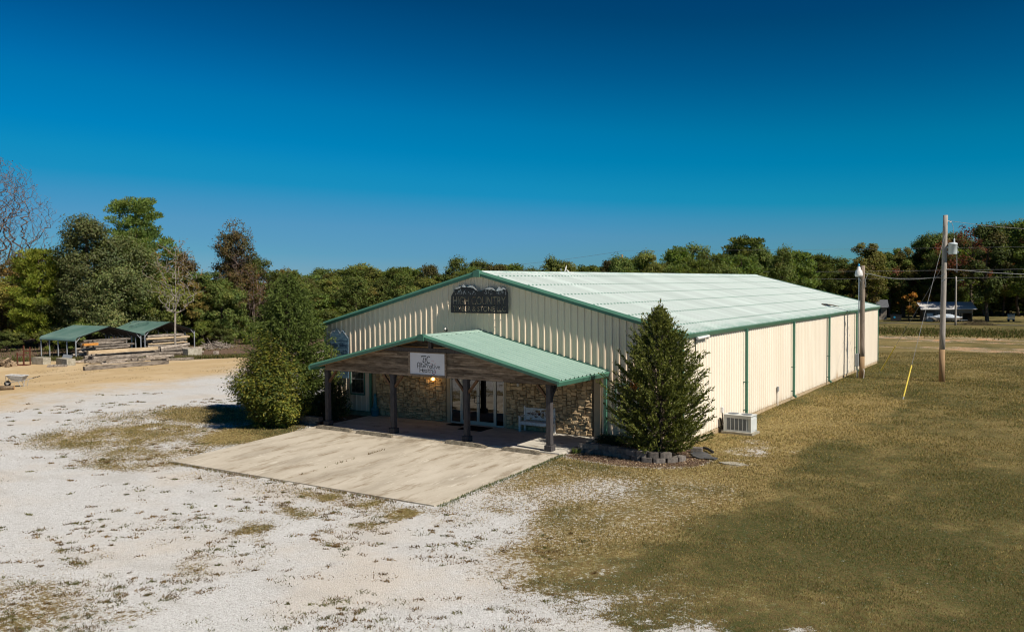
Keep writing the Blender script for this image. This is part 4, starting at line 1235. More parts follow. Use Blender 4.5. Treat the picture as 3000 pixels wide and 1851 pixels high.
mb = MB(); mb.prism([(20.3, -1.75), (20.65, -1.45), (21.05, -1.5), (21.35, -1.75), (21.1, -1.95), (20.6, -1.95)], 'z', Z(20.8, -1.7) - .05, Z(20.8, -1.7) + .035); o = mb.build('flat_stone', M['concrete']); tag(o, 'flat pale slab of stone in the grass right of the bed', 'stone')

# air conditioner
ac = thing('air_conditioner', 'grey boxy air conditioner on a pad beside the long side wall', 'air conditioner', (19.10, 4.20, 0.0), -.06)
A, Bq, Hh = 1.16, .64, .70
mb = MB(); mb.bx(-A / 2 - .08, A / 2 + .08, -Bq / 2 - .08, Bq / 2 + .08, -.05, .045); mb.build('pad', M['concrete'], ac, True)
mb = MB()
for x in (-A / 2, A / 2):
    for y in (-Bq / 2, Bq / 2): mb.bx(x - .035 * (1 if x > 0 else -1), x, y - .035 * (1 if y > 0 else -1), y, .046, Hh)
mb.bx(-A / 2 + .0351, A / 2 - .0351, -Bq / 2 + .003, Bq / 2 - .003, Hh - .11, Hh - .002); mb.bx(-A / 2 + .0351, A / 2 - .0351, -Bq / 2 + .003, Bq / 2 - .003, .046, .11)
mb.bx(A / 2 - .028, A / 2 - .004, -Bq / 2 + .0351, Bq / 2 - .0351, .11, Hh - .11)
mb.bx(-A / 2 + .012, A / 2 - .03, -Bq / 2 + .06, Bq / 2 - .02, .11, Hh - .11)
mb.build('cabinet', M['acgrey'], ac, True)
mb = MB(); mb.bx(-A / 2 - .012, A / 2 + .012, -Bq / 2 - .012, Bq / 2 + .012, Hh, Hh + .035); o = mb.build('lid', M['acgrey'], ac, True); bevel(o, .01)
for i in range(5):
    xa = -A / 2 + .14 + i * .165
    mb = MB(); mb.bx(xa, xa + .148, -Bq / 2 + .018, -Bq / 2 + .05, .112, Hh - .112); mb.build('coil_panel', M['coil'], ac, True)
    lv = MB()
    for k in range(16):
        z = .12 + k * .0295; lv.bx(xa, xa + .148, -Bq / 2 + .008, -Bq / 2 + .017, z, z + .006)
    o = lv.build('grille', M['boxgrey'], ac, True); o['kind'] = 'stuff'
for i in range(6):
    xa = -A / 2 + .14 + i * .165 - .0135
    mb = MB(); mb.bx(xa - .0025, xa + .0125, -Bq / 2 + .002, -Bq / 2 + .03, .112, Hh - .112); mb.build('mullion', M['acgrey'], ac, True)
mb = MB(); mb.bx(-A / 2 + .036, -A / 2 + .12, -Bq / 2 + .004, -Bq / 2 + .03, .112, Hh - .112); mb.build('service_panel', M['acgrey'], ac, True)
for x in (-.28, .28):
    mb = MB(); mb.lathe([(.21, .0), (.215, .012), (.19, .016)], (x, .0, Hh + .035), 20); mb.lathe([(.06, 0), (.06, .02)], (x, 0, Hh + .036), 10)
    mb.build('fan_ring', M['coil'], ac, True)
# disconnect box with its line set
dbx = thing('disconnect_box', 'small white disconnect box with black lines beside the air conditioner', 'electric box', (BW + .07, 4.16, .86))
mb = MB(); mb.box((0, 0, 0), (.09, .13, .22)); mb.build('box', M['white'], dbx, True)
mb = MB(); mb.tube([(0, 0, -.11), (.02, .02, -.35), (.0, .1, -.55), (.16, .12, -.75), (.32, .05, -.72)], .022, 6); mb.tube([(-.02, -.22, -.30), (.01, -.18, -.42), (.04, -.1, -.75), (.2, .0, -.80)], .035, 6); mb.build('line_set', M['rubber'], dbx, True)
ob = thing('outlet_box', 'small grey outlet box with white conduit between first two side downspouts', 'electric box', (BW + .06, 12.2, .86))
mb = MB(); mb.box((0, 0, 0), (.08, .13, .22)); mb.build('box', M['boxgrey'], ob, True)
mb = MB(); mb.tube([(0, -.02, -.11), (0, -.02, -.95)], .022, 6); mb.build('conduit', M['white'], ob, True)
fl_ = thing('flood_light', 'white tube flood light under the eave at the near wall corner', 'flood light', (BW + .12, 1.85, 3.93))
mb = MB(); mb.tube([(.0, -.62, .03), (.0, .62, .05)], .055, 8); mb.build('lamp_tube', M['white'], fl_, True)
mb = MB(); mb.bx(-.10, -.0, -.60, -.54, -.06, .09); mb.bx(-.10, -.0, .54, .60, -.06, .09); mb.build('bracket', M['boxgrey'], fl_, True)
mb = MB(); mb.tube([(-.06, -.66, .02), (-.06, -.66, -.7)], .02, 6); mb.build('conduit', M['black'], fl_, True)
# dish behind the ridge
ds = thing('satellite_dish', 'white satellite dish on a bent mast behind the roof ridge', 'dish', (7.25, 11.2, 6.08))
mb = MB(); mb.tube([(.12, 0, .0), (.10, 0, .45), (.0, 0, .62), (-.12, .0, .72)], .035, 8); mb.build('mast', M['white'], ds, True, True)
mb = MB()
ax = Vector((-.86, -.42, .30)).normalized(); e1 = ax.cross(Vector((0, 0, 1))).normalized(); e2 = e1.cross(ax)
V = []; F = []; n = 20
cc = Vector((-.16, 0, .74))
for i, rr in enumerate((0.02, .11, .19, .25)):
    for k in range(n):
        a = 2 * math.pi * k / n
        V.append(cc + (e1 * math.cos(a) * .85 + e2 * math.sin(a)) * rr + ax * (rr * rr * .9))
    if i: F += [((i - 1) * n + k, (i - 1) * n + (k + 1) % n, i * n + (k + 1) % n, i * n + k) for k in range(n)]
mb.add(V, F); mb.build('dish_bowl', M['white'], ds, True, True)
mb = MB(); mb.tube([cc - e2 * .24 + ax * .06, cc + ax * .28 - e2 * .08], .012, 5); mb.box(cc + ax * .29 - e2 * .07, (.06, .06, .1)); mb.build('feed_arm', M['galv'], ds, True)

rz_ = lambda x: roof_z(x) + .075
mb = MB(); mb.tube([(17.0, 26.6, rz_(17.0)), (17.15, 27.3, rz_(17.15)), (17.35, 27.9, rz_(17.35)), (17.72, 28.1, rz_(17.72))], [.05, .045, .035, .02], 5)
mb.tube([(17.0, 26.6, rz_(17.0)), (17.28, 26.45, rz_(17.28))], [.045, .02], 4); mb.tube([(17.12, 27.2, rz_(17.12)), (17.4, 27.1, rz_(17.4))], [.035, .015], 4)
o = mb.build('fallen_branch', M['bark']); tag(o, 'dark fallen branch lying on the roof near the far eave', 'branch')

# ------------------------------------------------------------------ poles and lines
def pole(name, lab, x, y, h, r0, r1, m_, butt=True, lean=(0, 0), group=None):
    p = thing(name, lab, 'pole', (x, y, Z(x, y) - .05), 0, group)
    n = 8
    mb = MB(); mb.tube([(lean[0] * t, lean[1] * t, h * (.2 if butt else 0) + h * (.8 if butt else 1) * t) for t in [i / n for i in range(n + 1)]], [r0 + (r1 - r0) * (.2 * butt + (.8 if butt else 1) * i / n) for i in range(n + 1)], 12)
    mb.build('shaft', m_, p, True, True)
    if butt:
        mb = MB(); mb.tube([(0, 0, 0), (0, 0, h * .2)], [r0, r0 + (r1 - r0) * .2], 12); mb.build('butt', M['poleband'], p, True, True)
    return p
p1 = pole('light_pole', 'shorter wooden pole with yard light and meter box beside the building', 19.38, 26.84, 7.05, .165, .13, M['polewood'])
mb = MB(); mb.tube([(-.02, -.02, 6.72), (-.13, -.2, 6.78)], .03, 6); mb.build('lamp_arm', M['galv'], p1, True)
mb = MB(); mb.lathe([(.235, 6.42), (.24, 6.46), (.20, 6.72), (.11, 6.82), (.09, 6.95), (.04, 7.0)], (-.17, -.28, 0), 16); mb.build('lamp_hood', M['white'], p1, True, True)
mb = MB(); mb.lathe([(.06, 7.0), (.06, 7.12), (.03, 7.15)], (-.17, -.28, 0), 10); mb.build('photocell', M['lampblue'], p1, True, True)
mb = MB(); mb.lathe([(.20, 6.36), (.225, 6.42)], (-.17, -.28, 0), 16); mb.build('lens', M['white'], p1, True, True)
mb = MB(); mb.box((-.27, -.05, 1.18), (.22, .30, .78)); o = mb.build('meter_box', M['boxgrey'], p1, True); bevel(o, .015)
mb = MB(); mb.tube([(-.27, -.05, 0), (-.27, -.05, .78)], .035, 8); mb.tube([(-.20, -.08, 1.58), (-.19, -.08, 6.3)], .035, 8); mb.build('conduit', M['galv'], p1, True)
mb = MB(); mb.tube([(.12, -.12, .02), (.17, -.17, .5), (.12, -.1, .62)], .02, 6); mb.build('ground_wire', M['white'], p1, True)
mb = MB(); mb.tube([(-.17, -.05, 6.25), (-.05, -.2, 6.05), (.14, -.1, 6.2), (.2, 0, 5.9)], .018, 6); mb.tube([(.14, .0, 6.55), (.30, .0, 6.52)], .03, 6); mb.tube([(.30, 0, 6.52), (.18, -.08, 6.2), (.2, -.1, 5.7)], .018, 6); mb.build('service_loop', M['wire'], p1, True)
p2 = pole('utility_pole', 'tall wooden utility pole with grey transformer and yellow guyed anchor', 23.86, 27.0, 9.95, .17, .13, M['polegrey'], True, (.10, 0))
mb = MB(); mb.lathe([(.235, 7.62), (.25, 7.66), (.25, 8.20), (.265, 8.21), (.265, 8.25), (.22, 8.30), (.08, 8.33)], (.50, .02, 0), 20); mb.build('transformer', M['transf'], p2, True, True)
mb = MB(); mb.lathe([(.035, 8.3), (.055, 8.36), (.035, 8.42), (.05, 8.48), (.03, 8.56)], (.58, -.02, 0), 10); mb.build('bushing', M['transf'], p2, True)
mb = MB(); mb.bx(.12, .30, -.05, .05, 8.02, 8.1); mb.bx(.12, .30, -.05, .05, 7.74, 7.82); mb.bx(.73, .80, -.05, .05, 8.0, 8.07); mb.bx(.73, .82, -.05, .05, 7.72, 7.80); mb.build('hanger', M['galv'], p2, True)
mb = MB(); mb.tube([(.22, 0, 9.62), (.42, .02, 9.55)], .025, 6); mb.lathe([(.03, 9.5), (.06, 9.53), (.04, 9.56), (.06, 9.6)], (.36, 0, 0), 8); mb.build('insulator', M['white'], p2, True)
mb = MB(); mb.tube([(.6, -.02, 8.56), (.55, -.08, 8.9), (.5, .0, 9.3), (.42, .02, 9.52)], .014, 5); mb.build('drop_lead', M['wire'], p2, True)
mb = MB(); mb.tube([(.18, -.02, 6.75), (.36, .0, 6.74)], .04, 6); mb.tube([(.36, 0, 6.74), (.6, 0, 6.7), (.74, .0, 6.55), (.72, .02, 7.62)], .018, 5); mb.build('drop_lead', M['wire'], p2, True)
mb = MB(); mb.tube([(.14, -.15, 6.5), (-.08, -.12, 6.35)], .02, 5); mb.tube([(.2, -.14, 6.2), (-.05, -.15, 6.05)], .02, 5); mb.build('band', M['galv'], p2, True)
def wire(name, lab, pts, r, cat='cable', m_=None):
    mb = MB(); mb.tube(pts, r, 5)
    o = mb.build(name, m_ or M['wire']); return tag(o, lab, cat)
def sag(a, b_, s, n=14):
    a = Vector(a); b_ = Vector(b_)
    return [a.lerp(b_, i / n) - Vector((0, 0, 4 * s * (i / n) * (1 - i / n))) for i in range(n + 1)]
def guy(lab, a, b_, glen):
    g = thing('guy_wire', lab, 'guy wire', a)
    a = Vector(a); b_ = Vector(b_); d = (b_ - a); 
    mb = MB(); mb.tube([(0, 0, 0), tuple(d)], .010, 5); mb.build('cable', M['wire'], g, True)
    dn = d.normalized()
    mb = MB(); mb.tube([tuple(dn * .15), tuple(dn * glen)], .034, 8); mb.build('guard', M['yellow'], g, True)
    mb = MB(); mb.tube([tuple(dn * -.1), tuple(dn * .16)], .022, 6); mb.build('anchor_rod', M['galv'], g, True)
guy('steel guy wire with bright yellow guard in front of the tall pole', (23.14, 17.78, Z(23.1, 17.8)), (23.94, 26.9, 8.75), 2.3)
guy('steel guy wire with amber yellow guard close to the far building corner', (19.76, 30.57, Z(19.7, 30.5)), (23.92, 27.1, 7.1), 2.35)
wire('service_cable', 'twisted service cable hanging between light pole and utility pole', sag((19.68, 26.84, 6.55), (23.8, 27.0, 6.35), .28), .022)
wire('power_line', 'upper power line running right from the top of the utility pole', sag((24.28, 27.02, 9.57), (40.0, 36.0, 10.2), .9), .012)
wire('power_line', 'lower power line running right from the middle of the utility pole', sag((24.22, 27.0, 6.75), (40.0, 36.0, 7.6), .75), .018)
p3 = pole('roadside_pole', 'thin grey pole standing by the far road behind the utility pole', 14.29, 127.0, 8.0, .16, .13, M['polegrey'], False)
mb = MB(); mb.tube([(.1, 0, 7.3), (.8, 0, 7.45)], .035, 6); mb.box((.9, 0, 7.43), (.35, .2, .1)); mb.build('street_light', M['galv'], p3, True)
p4 = pole('roadside_pole', 'dark pole rising above the building ridge before the far trees', -41.7, 119.57, 12.16 + 1.37, .2, .15, M['poleband'], False)
mb = MB(); mb.box((0, 0, 12.6), (.25, .25, .5)); mb.build('pole_band', M['black'], p4, True)
for z0_, z1_, nm, lab in ((12.1, 11.5, 'power_line', 'highest far power line crossing the sky over the roof'), (7.96, 7.9, 'power_line', 'middle far power line crossing before the right hand trees'), (6.73, 6.6, 'power_line', 'lowest far power line crossing before the right hand trees')):
    wire(nm, lab, sag((-41.7, 119.6, z0_), (40, 140.0 if z0_ > 10 else 137, z1_), .25, 20), .014 if z0_ > 10 else .02)
wire('power_line', 'far power line sloping down left behind the roof ridge', sag((-41.7, 119.6, 12.0), (-85.4, 115, 8.8), .6), .02)

# ------------------------------------------------------------------ far side of the field
SZ = -1.32
sh = thing('far_shed', 'open fronted shed with pale metal roof under trees across the field', 'shed', (10.7, 144.0, SZ), .30)
mb = MB(); mb.bx(-4.0, 4.0, .2, .3, 0, 2.5); mb.bx(-4.0, -3.9, -3, .2, 0, 2.4); mb.bx(3.9, 4.0, -3, .2, 0, 2.4); mb.bx(-3.9, -2.2, -3.1, -3.0, 0, 2.35); mb.bx(-3.9, 3.9, -3.1, -3.0, 1.55, 2.35); mb.build('wall', M['shedwall'], sh, True)
mb = MB(); V = [(-4.5, -3.7, 2.25), (4.6, -3.7, 2.3), (4.6, .7, 3.45), (-4.5, .7, 3.4)]; mb.add(V + [(a, b_, c - .1) for a, b_, c in V], [(0, 1, 2, 3), (7, 6, 5, 4), (0, 4, 5, 1), (1, 5, 6, 2), (2, 6, 7, 3), (3, 7, 4, 0)]); mb.build('roof', M['shedroof'], sh, True)
mb = MB(); mb.bx(-3.45, -2.45, -3.18, -3.11, .05, 1.5); mb.build('door', M['galv'], sh, True)
for i in range(12):
    mb = MB(); x = -2.0 + i * .38; mb.bx(x, x + .17, -3.16, -3.11, .05, 1.56); mb.build('slat', M['trim_tan'] if i % 3 else M['siding'], sh, True)
hs_ = thing('far_house', 'small tan sided house with grey shingle roof behind the building corner', 'house', (-4.4, 147.5, SZ), .25)
mb = MB(); mb.bx(-4.5, 4.5, -3, 3, 0, 2.35)
hw = mb.build('wall', M['siding'], hs_, True)
for i in range(11):
    mb = MB(); mb.bx(-4.52, 4.52, -3.02, -3.005, .1 + i * .2, .1 + i * .2 + .17); mb.build('siding_board', M['siding'], hw, True)
mb = MB(); mb.prism([(-3.5, 2.3), (3.5, 2.3), (0, 3.7)], 'x', -4.9, 4.9); mb.build('roof', M['shingle'], hs_, True)
mb = MB(); mb.bx(1.9, 3.5, -3.09, -3.03, .75, 2.05); mb.build('window', M['black'], hs_, True)
mb = MB(); mb.bx(-4.9, 4.9, -3.75, -3.02, -.02, .12); mb.build('step', M['concrete'], hs_, True)
du = thing('dumpster', 'black dumpster standing beside the far tan house', 'dumpster', (3.3, 139.6, SZ), .2)
mb = MB(); mb.prism([(-.8, .1), (.8, .1), (.95, 1.15), (-.95, 1.15)], 'y', -.7, .7); mb.build('bin', M['rubber'], du, True)
mb = MB(); mb.bx(-1.0, 1.0, -.75, .75, 1.155, 1.22); mb.build('lid', M['black'], du, True)
mb = MB(); mb.lathe([(.18, 0), (.18, .01)], (-.25, 0, 0), 12); o = mb.build('round_label', M['lampblue'], du, True); o.rotation_euler = (math.pi / 2, 0, 0); o.location = (0, -.71, .75)
bt = thing('covered_boat', 'boat on a trailer under a white tarp before the far shed', 'boat', (11.6, 139.6, SZ), .27)
mb = MB()
V = []; F = []
secs = [(-2.7, .25, .78, .95), (-1.8, .75, .8, 1.15), (-.6, .95, .8, 1.45), (.6, .95, .8, 1.4), (1.6, .75, .8, 1.1), (2.5, .12, .85, .9)]
for i, (x, w_, zb, zt) in enumerate(secs):
    for k in range(7):
        a = math.pi * k / 6
        V.append((x, -w_ * math.cos(a), zb + (zt - zb) * math.sin(a) ** .7))
    if i: F += [((i - 1) * 7 + k, (i - 1) * 7 + k + 1, i * 7 + k + 1, i * 7 + k) for k in range(6)]
mb.add(V, F); mb.build('tarp', M['tarp'], bt, True)
mb = MB(); mb.prism([(-2.5, .8), (2.4, .82), (1.7, .42), (-2.0, .42)], 'y', -.7, .7); mb.build('hull', M['siding'], bt, True)
mb = MB(); mb.bx(-2.2, 3.3, -.05, .05, .32, .4); mb.bx(-.7, -.6, -.9, .9, .28, .36); mb.build('trailer_frame', M['galv'], bt, True)
for s in (-1, 1):
    mb = MB(); mb.tube([(-.65, s * .82, .3), (-.65, s * 1.0, .3)], .3, 14); mb.build('wheel', M['rubber'], bt, True)
bp = MB(); r_ = random.Random(5)
for i in range(420):
    a = r_.uniform(0, 6.28); d = r_.random() ** .6
    x = 17.0 + math.cos(a) * d * 2.9; y = 130.6 + math.sin(a) * d * 1.5; z = Z(x, y) + (1 - d) * 1.1 * r_.random()
    b2 = Vector((r_.uniform(-1, 1), r_.uniform(-1, 1), r_.uniform(-.3, .5))).normalized() * r_.uniform(.3, .9)
    bp.tube([(x, y, z), tuple(Vector((x, y, z)) + b2)], [.03, .008], 3, False)
o = bp.build('brush_pile', M['brush']); tag(o, 'heap of dead brush beside the thin roadside pole', 'brush pile')
tk = thing('white_cart', 'small white slatted cart parked under trees right of the boat', 'cart', (21.0, 146.5, SZ), .3)
mb = MB(); mb.bx(-.55, .55, -.4, .4, .35, .45); mb.build('bed', M['white'], tk, True)
for i in range(4):
    mb = MB(); mb.bx(-.55, .55, -.42, -.38, .5 + i * .22, .62 + i * .22); mb.build('slat', M['white'], tk, True)
for x in (-.5, .5):
    mb = MB(); mb.bx(x - .04, x + .04, -.38, -.30, .45, 1.35); mb.build('stake', M['white'], tk, True)
    mb = MB(); mb.tube([(x * .8, -.3, .2), (x * .8, -.4, .2)], .2, 12); mb.build('wheel', M['rubber'], tk, True)

# ------------------------------------------------------------------ carports and timber yard on the left
LZ = -.87
def carport(lab, x0, x1, y0, y1, leg, rise):
    c = thing('carport', lab, 'carport', ((x0 + x1) / 2, (y0 + y1) / 2, LZ))
    hx, hy = (x1 - x0) / 2, (y1 - y0) / 2
    prof = []
    n = 5
    for i in range(n + 1):
        a = math.pi / 2 * i / n
        prof.append((-hy + .45 * (1 - math.cos(a)) * .9, leg - .12 + .45 * math.sin(a) * .85))
    zt = prof[-1][1]
    half = prof + [(0, leg + rise)]
    full = half + [(-y, z) for y, z in reversed(half[:-1])]
    # ribs run along the ridge: subdivide each slope
    pts = []
    for (a, b_) in zip(full[:-1], full[1:]):
        L = math.hypot(b_[0] - a[0], b_[1] - a[1]); k = max(1, int(L / .23))
        for q in range(k):
            t = q / k
            p = (a[0] + (b_[0] - a[0]) * t, a[1] + (b_[1] - a[1]) * t)
            nn = (-(b_[1] - a[1]) / L, (b_[0] - a[0]) / L)
            pts.append(p)
            for dt, h in ((.06, .0), (.075, .022), (.10, .022), (.115, .0)):
                if k > 1: pts.append((p[0] + (b_[0] - a[0]) / L * dt + nn[0] * h, p[1] + (b_[1] - a[1]) / L * dt + nn[1] * h))
    pts.append(full[-1])
    V = []; F = []
    for i, (y, z) in enumerate(pts):
        V += [(-hx - .12, y, z), (hx + .12, y, z)]
        if i: F.append((2 * i - 2, 2 * i - 1, 2 * i + 1, 2 * i))
    mb = MB(); mb.add(V, F); mb.build('roof', M['carroof'], c, True)
    V = []; F = []
    for i, (y, z) in enumerate(full):
        V += [(-hx - .1, y * .995, z - .05), (hx + .1, y * .995, z - .05)]
        if i: F.append((2 * i - 2, 2 * i - 1, 2 * i + 1, 2 * i))
    mb = MB(); mb.add(V, F); mb.build('roof_lining', M['carunder'], c, True)
    for i in range(5):
        x = -hx + 2 * hx * i / 4
        for s in (-1, 1):
            mb = MB(); mb.bx(x - .04, x + .04, s * (hy - .10) - .04, s * (hy - .10) + .04, 0, leg); mb.build('leg', M['galv'], c, True)
            mb = MB(); mb.beam((x, s * (hy - .1), leg - .28), (x, s * (hy - .62), leg + .28), .05, .05, (1, 0, 0)); mb.build('brace', M['galv'], c, True)
        mb = MB()
        mb.tube([(x, y * .985, z - .09) for y, z in full], .03, 5); mb.build('bow', M['carunder'], c, True)
    for s in (-1, 1):
        mb = MB(); mb.bx(-hx, hx, s * (hy - .1) - .035, s * (hy - .1) + .035, .0, .06); mb.build('base_rail', M['galv'], c, True)
    return c
carport('nearer pale green metal carport sheltering stacked timbers', -55.9, -49.8, 16.5, 23.6, 1.85, 1.15)
carport('farther bright green metal carport sheltering stacked timbers', -56.3, -50.0, 24.0, 30.2, 2.0, 1.15)
def make_timber(L, w, h, m_, name='timber', seed=0):
    r_ = random.Random(seed)
    mb = MB(); V = []; F = []; n = 5
    for i in range(n + 1):
        y = -L / 2 + L * i / n
        for a, b_ in ((-1, -1), (1, -1), (1, 1), (-1, 1)):
            V.append((a * w / 2 + r_.uniform(-.012, .012), y + r_.uniform(-.02, .02) * (i in (0, n)), b_ * h / 2 + r_.uniform(-.012, .012)))
        if i: F += [((i - 1) * 4 + q, (i - 1) * 4 + (q + 1) % 4, i * 4 + (q + 1) % 4, i * 4 + q) for q in range(4)]
    F += [(3, 2, 1, 0), tuple(n * 4 + q for q in range(4))]
    mb.add(V, F); return mb.mesh(name, m_)
tmesh = [make_timber(5.0, .26, .22, M['timber'], seed=s) for s in range(4)]
tm_fresh = make_timber(5.0, .26, .2, M['freshwood'], seed=9)
tm_or = make_timber(5.0, .26, .22, M['orangewood'], seed=10)
def put_timber(x, y, z, L, rz, lab, grp, me=None, w=1.0, h=1.0, tilt=0):
    o = link_mesh('timber', me or rnd.choice(tmesh)); o.location = (x, y, z); o.rotation_euler = (tilt, 0, rz); o.scale = (w, L / 5.0, h)
    return tag(o, lab, 'timber', grp)
r_ = random.Random(31)
LAY = ('lowest', 'second lowest', 'third lowest', 'middle', 'third highest', 'second highest', 'highest')
ROWN = ('front', 'middle', 'rear')
gA = 'timbers stacked under the nearer carport'
for k in range(7):
    for i in range(3):
        z = LZ + .13 + k * .255
        put_timber(-49.6 - i * .62 + r_.uniform(-.08, .08), 19.5 + r_.uniform(-.5, .5) + k * .10, z, r_.uniform(3.4, 5.6), r_.uniform(-.07, .07),
                   f'grey timber, {ROWN[i]} row of the {LAY[k]} layer, stacked under the nearer carport', gA, None, r_.uniform(.7, 1.25), r_.uniform(.62, .86))
put_timber(-49.0, 17.6, LZ + 1.39, 1.5, .03, 'short orange fresh cut timber near the stack top under the nearer carport', None, tm_or)
for k in range(6):
    mb = MB(); mb.box((-50.6, 18.2, LZ + .255 + k * .255), (3.0, .09, .03)); o = mb.build('spacer_stick', M['timber']); tag(o, f'thin spacer stick, {LAY[k]} of those between timber layers under the nearer carport', 'spacer', 'spacer sticks under the nearer carport')
gB = 'timbers stacked under the farther carport'
for k in range(7):
    for i in range(3):
        z = LZ + .13 + k * .27
        fr_ = (k in (3, 5) and i == 0)
        put_timber(-49.9 - i * .62 + r_.uniform(-.1, .1), 26.9 + r_.uniform(-.4, .4), z, r_.uniform(3.6, 5.4), r_.uniform(-.08, .08),
                   ('fresh yellow sawn timber highest in the farther carport stack' if k == 5 else 'fresh yellow sawn timber below the highest one in the farther carport stack') if fr_ else f'timber, {ROWN[i]} row of the {LAY[k]} layer, stacked under the farther carport', gB, tm_fresh if fr_ else None, .8, r_.uniform(.62, .9))
gC = 'timbers in the low stack in front of the carports'
for k in range(3):
    for i in range(4 - (k > 1)):
        put_timber(-45.8 + i * .62 - k * .1 + r_.uniform(-.1, .1), 17.7 + r_.uniform(-.4, .4) + k * .4, LZ + .14 + k * .30, r_.uniform(5.2, 6.6), -.10 + r_.uniform(-.04, .04),
                   f"grey timber, {('bottom', 'middle', 'top')[k]} layer, {('rearmost', 'second', 'third', 'front')[i]} from the back, low stack before the carports", gC, None, 1.2, 1.25)
for i in range(12):
    x, y = -45.5 + i * .55 + r_.uniform(-.2, .2), 14.6 + (i % 4) * 1.9 + r_.uniform(-.4, .4)
    put_timber(x, y, Z(x, y) + .14 + (.22 if i % 3 == 1 else 0), r_.uniform(1.6, 3.4), r_.uniform(-.7, .5), f"loose grey timber tumbled before the stacks, {('first', 'second', 'third', 'fourth', 'fifth', 'sixth', 'seventh', 'eighth', 'ninth', 'tenth', 'eleventh', 'twelfth')[i]} counted from the carports outward", 'loose timbers before the stacks', None, r_.uniform(.8, 1.2), r_.uniform(.8, 1.1), r_.uniform(-.03, .08))
put_timber(-44.1, 17.9, LZ + .98, 6.6, -.12, 'long pale yellow timber on top of the low front stack', None, tm_fresh, 1.3, 1.4)
# the beams lying at the yard edge
put_timber(-37.0, 13.6, Z(-37, 13.6) + .17, 7.2, -.14, 'longest squared beam lying nearest on the sand before the timber stacks', None, None, 1.5, 1.4)
put_timber(-38.2, 14.2, Z(-38.2, 14.2) + .16, 6.6, -.12, 'yellowish beam lying just behind the nearest beam on the sand', None, tm_fresh, 1.3, 1.25)
put_timber(-39.2, 13.6, Z(-39.2, 13.6) + .16, 4.2, -.16, 'shorter grey beam with dark ends behind the two front beams', None, None, 1.3, 1.2)
# round logs
lg = MB(); V = []
lg.tube([(0, -2.5, 0), (.03, -1, .02), (-.02, 1, .0), (0, 2.5, 0)], [.17, .165, .16, .14], 9)
lme = lg.mesh('round_log', M['timber'], smooth=False)
for i, (x, y, z, L, rz, t) in enumerate(((-45.4, 24.6, .18, 3.4, -.5, 0), (-45.9, 24.9, .50, 3.0, -.45, .05), (-46.5, 24.2, .18, 3.2, -.3, 0), (-46.1, 24.9, .82, 2.8, -.42, .12), (-44.9, 25.9, .18, 2.4, -.35, 0), (-45.3, 26.3, .5, 2.0, -.3, .03), (-46.9, 23.6, .5, 3.4, -.2, 0), (-47.4, 23.9, .2, 3.0, -.2, 0), (-47.2, 23.9, .85, 2.6, -.15, 0))):
    o = link_mesh('round_log', lme); o.location = (x, y, LZ + z); o.rotation_euler = (t, 0, rz); o.scale = (1, L / 5, 1)
    tag(o, ('lowest front round log', 'second layer front round log', 'lowest middle round log', 'topmost tilted round log', 'lowest rightmost round log', 'short upper right round log', 'upper left round log', 'lowest left round log', 'topmost left round log')[i] + ' in the heap before the farther carport', 'log', 'round logs before the farther carport')
put_timber(-40.3, 21.9, Z(-40.3, 21.9) + .10, 7.4, -.02, 'thin long grey pole lying right of the timber stacks', None, None, .55, .6)
block('concrete_block', (-47.5, 12.0, LZ), (1.65, .75, .62), .1, 'big cracked concrete block farthest left at the nearer carport', 'block', M['concrete'])
block('concrete_block', (-44.6, 12.6, LZ), (2.2, .75, .60), -.12, 'long concrete block beside the nearer carport front corner post', 'block', M['concrete'])
block('concrete_block', (-43.4, 24.9, LZ), (1.0, 1.5, .70), -.15, 'upright concrete block at the right end of the farther carport', 'block', M['concrete'])
pl = thing('pallet', 'flat wooden pallet lying in weeds before the long concrete block', 'pallet', (-44.0, 11.5, LZ), .95)
for i in range(6):
    mb = MB(); mb.bx(-.75 + i * .27, -.56 + i * .27, -.6, .6, .11, .14); mb.build('slat', M['timber'], pl, True)
for y in (-.55, 0, .55):
    mb = MB(); mb.bx(-.75, .8, y - .05, y + .05, .0, .109); mb.build('runner', M['timber'], pl, True)
mb = MB(); mb.add([(-47.0, 13.4, LZ + .02), (-45.1, 13.2, LZ + .02), (-45.4, 13.7, LZ + .75), (-47.2, 13.9, LZ + .78)], [(0, 1, 2, 3)]); mb.add([(-47.0, 13.43, LZ + .02), (-45.1, 13.23, LZ + .02), (-45.4, 13.73, LZ + .75), (-47.2, 13.93, LZ + .78)], [(3, 2, 1, 0)])
o = mb.build('metal_sheet', M['boxgrey']); tag(o, 'grey metal sheet leaning between two concrete blocks by the nearer carport', 'metal sheet')
# stub and brush by the wood edge
block('timber_stub', (-42.6, 27.1, Z(-42.6, 27)), (.35, .5, .3), .4, 'short dark timber stub in the weeds right of the long pole', 'timber', M['timber'])
bp = MB(); r_ = random.Random(15)
for i in range(160):
    a = r_.uniform(0, 6.28); d = r_.random() ** .6
    x = -49.4 + math.cos(a) * d * 1.3; y = 32.4 + math.sin(a) * d * 1.8; z = LZ + (1 - d) * 1.0 * r_.random()
    b2 = Vector((r_.uniform(-1, 1), r_.uniform(-1, 1), r_.uniform(-.3, .4))).normalized() * r_.uniform(.4, 1.1)
    bp.tube([(x, y, z), tuple(Vector((x, y, z)) + b2)], [.05, .015], 4, False)
o = bp.build('brush_pile', M['timber']); tag(o, 'heap of grey branches at the wood edge right of the carports', 'brush pile')
